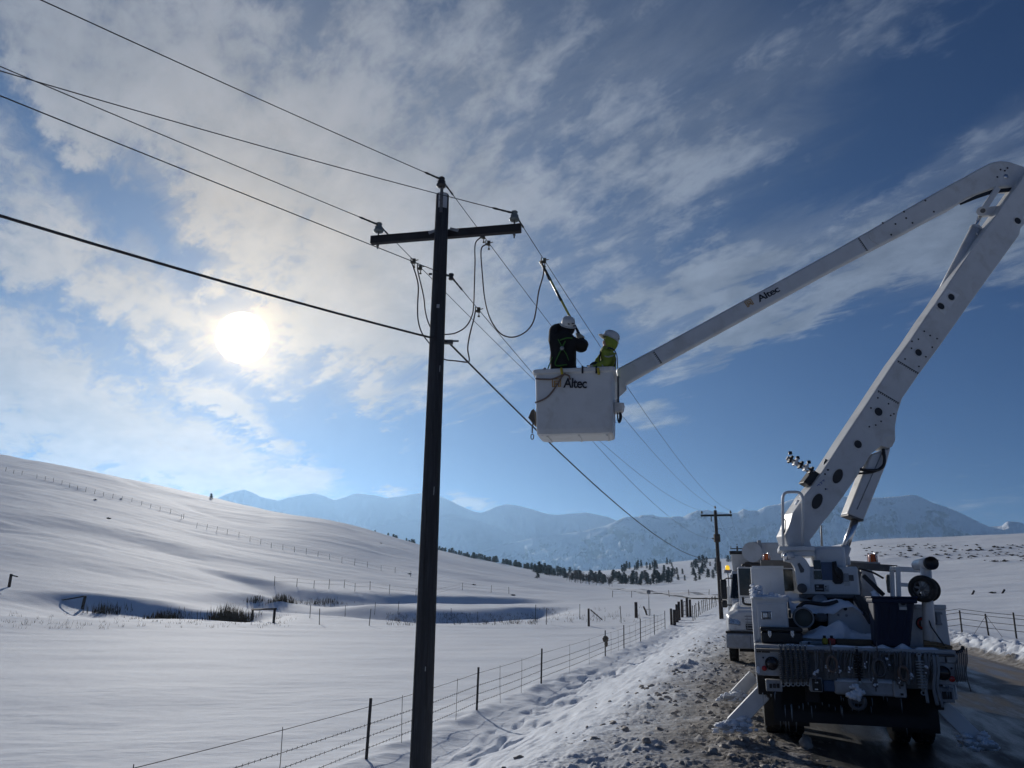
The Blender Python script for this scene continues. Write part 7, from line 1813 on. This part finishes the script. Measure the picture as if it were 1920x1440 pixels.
def conifer(seed, kind):
    """tapered trunk and a crown of many small sprays with gaps"""
    r_ = random.Random(seed); tr = MB(); cr = MB(); H = 1.0
    tr.tube([(0, 0, -0.06), (0.004, 0, 0.4), (0, 0, 0.93)], [0.022, 0.014, 0.004], 6)
    if kind == 'pine':
        lay = r_.randint(11, 14)
        for i in range(lay):
            z = 0.14 + 0.84 * (i / lay) ** 0.95; rad = (0.27 * (1 - (z - 0.1)) ** 0.75 + 0.02) * r_.uniform(0.75, 1.15)
            for k in range(r_.randint(6, 9)):
                a = r_.uniform(0, 6.28); L = rad * r_.uniform(0.55, 1.1); d = Vector((math.cos(a), math.sin(a), -0.28)); s = Vector((-math.sin(a), math.cos(a), 0))
                tr.tube([(0, 0, z), tuple(Vector((0, 0, z)) + d * L * 0.8)], [0.005, 0.002], 3, caps=False)
                for j in range(4):
                    c = Vector((0, 0, z)) + d * L * (0.35 + 0.22 * j) + Vector((0, 0, r_.uniform(-0.02, 0.02))); w = 0.055 * r_.uniform(0.6, 1.2) * (1.2 - 0.2 * j)
                    n2 = Vector((r_.uniform(-.4, .4), r_.uniform(-.4, .4), 1)).normalized()
                    cr.add([c - s * w + d * -w, c + s * w * 0.9, c + d * w * 1.3 + n2 * w * 0.5, c - s * w * 0.3 + n2 * w * 0.9], [(0, 1, 2, 3)])
    else:
        for k in range(20):
            a = r_.uniform(0, 6.28); z = r_.uniform(0.25, 0.6); d = Vector((math.cos(a) * 0.3, math.sin(a) * 0.3, r_.uniform(0.25, 0.5))); p = Vector((0, 0, z)) + d
            tr.tube([(0, 0, z), tuple(p)], [0.008, 0.003], 3, caps=False)
            for j in range(9):
                q = p * r_.uniform(0.8, 1.0); e = q + Vector((r_.gauss(0, .07), r_.gauss(0, .07), r_.uniform(0, .13))); w = 0.006
                cr.add([q - Vector((w, 0, 0)), q + Vector((w, 0, 0)), e], [(0, 1, 2)])
    tm = tr.mesh('trunk'); cm = cr.mesh('crown'); tm.materials.append(BARK if kind == 'pine' else BARE); cm.materials.append(CONIF if kind == 'pine' else BARE)
    return tm, cm
PINES = [conifer(k, 'pine') for k in range(6)]; BARES = [conifer(k, 'bare') for k in range(3)]
def tree(p, h, w, label, grp, bare=False, name=None):
    tm, cm = (BARES if bare else PINES)[r_.randint(0, 2 if bare else 5)]
    o = empty(name or ('bare_tree' if bare else 'pine_tree'), p, r_.uniform(0, 6)); tag(o, label, 'tree', grp)
    o.scale = (h * w, h * w, h)
    for m, n in ((tm, 'trunk'), (cm, 'crown')): link(bpy.data.objects.new(n, m), o)
def tree_at(px, py, hpx, label, grp, bare=False, w=1.0, D=None):
    p = hit(px, py) if D is None else at_hd(px, py, D)
    p.z = ground_z(p.x, p.y); d = math.hypot(p.x, p.y)
    tree(p, max(2.5, hpx / 1490 * d), w, label, grp, bare)
tree_at(395, 936, 11, 'lone small tree on the crest of the left hill', 'lone trees', w=1.6)
# wooded ridge behind the left hill
for k in range(140):
    q = r_.random() ** 0.8; x = 688 + 385 * q; D = 640 + 130 * r_.random()
    yr = float(np.interp(x, [690, 800, 900, 1000, 1080], [1000, 1029, 1051, 1070, 1080])); p = at_hd(x, yr, D); p.z = ground_z(p.x, p.y)
    tree(p, r_.uniform(2.6, 5.6) * (0.75 + 0.5 * q), r_.uniform(1.3, 2.3), 'dark pine in the wooded ridge behind the left hill', 'pines on the ridge behind the hill')
# pines of the valley and its knoll
for k in range(110):
    x = 1000 + 262 * r_.random(); y = 1092 - 18 * r_.random() * (x - 1060) / 200
    tree_at(x, y, r_.uniform(8, 20), 'pine in the dark grove on the valley floor', 'pines of the valley grove', bare=False, w=r_.uniform(1.1, 1.9), D=r_.uniform(430, 640))
for k in range(26):
    x = 1160 + 100 * r_.random(); tree_at(x, 1064 - (x - 1160) * 0.09, r_.uniform(9, 16), 'pine on the crest of the snowy knoll', 'pines on the knoll crest', D=r_.uniform(780, 900))
for k in range(34):
    x = 1225 + 125 * r_.random(); tree_at(x, 1078, r_.uniform(8, 20), 'scattered pine on the open slope before the far pole', 'scattered pines on the open slope', w=1.2, D=r_.uniform(480, 800))
for (x, h) in ((1318, 16), (1311, 14), (1325, 12), (1342, 10), (1365, 13), (1372, 11)): tree_at(x, 1052, h, 'pine on the skyline near the far pole', 'skyline pines near the far pole', w=1.5, D=860)
for k in range(26): tree_at(1062 + 110 * r_.random(), 1096, r_.uniform(12, 24), 'bare deciduous tree at the near edge of the valley grove', 'bare trees of the valley grove', True, 1.0, D=r_.uniform(380, 440))
tree_at(1008, 1085, 15, 'single dark tree at the foot of the left hill', 'lone trees', w=1.4)

# loose clods of slush on the verge
cl = [MB().ball((0, 0, 0), 1.0, 7, 5, 0.32, (1.2, 1, 0.7), random.Random(k)).mesh('slush_clods') for k in range(4)]
vs = []; fs = []; r_ = random.Random(77)
for k in range(1000):
    u = 5 + 38 * r_.random() ** 1.7; v = r_.gauss(-1.0, 0.9)
    if v < -3.6 or v > 1.3 or (v > 0.0 and 11 < u < 20): continue
    x, y = xy_of(u, v); z = ground_z(x, y); s = 0.014 + 0.055 * r_.random() ** 3
    m = cl[r_.randint(0, 3)]; a = r_.uniform(0, 6.28); c, sn = math.cos(a), math.sin(a); n0 = len(vs)
    for p in m.vertices: vs.append((x + s * (p.co.x * c - p.co.y * sn), y + s * (p.co.x * sn + p.co.y * c), z + s * p.co.z))
    fs += [tuple(n0 + i for i in p.vertices) for p in m.polygons]
mb = MB(); mb.add(vs, fs, True); tag(mb.build('slush_clods', SLUSH), 'clods of dirty slush scattered on the road verge', kind='stuff')
for (x, y, s, lb) in ((1512, 1405, 0.10, 'largest pale ice chunk on the wet road behind the truck'), (1470, 1375, 0.07, 'small ice chunk under the tail by the wheel'), (1448, 1402, 0.05, 'small dirty ice chunk left of the largest chunk')):
    p = hit(x, y); p.z = max(p.z, 0.0)
    o = MB().ball((0, 0, s * 0.6), s, 9, 7, 0.25, (0.9, 0.9, 1.0), random.Random(int(x))).build('ice_chunk', SLUSH); o.location = p; tag(o, lb, 'ice chunk', 'ice chunks behind the truck')
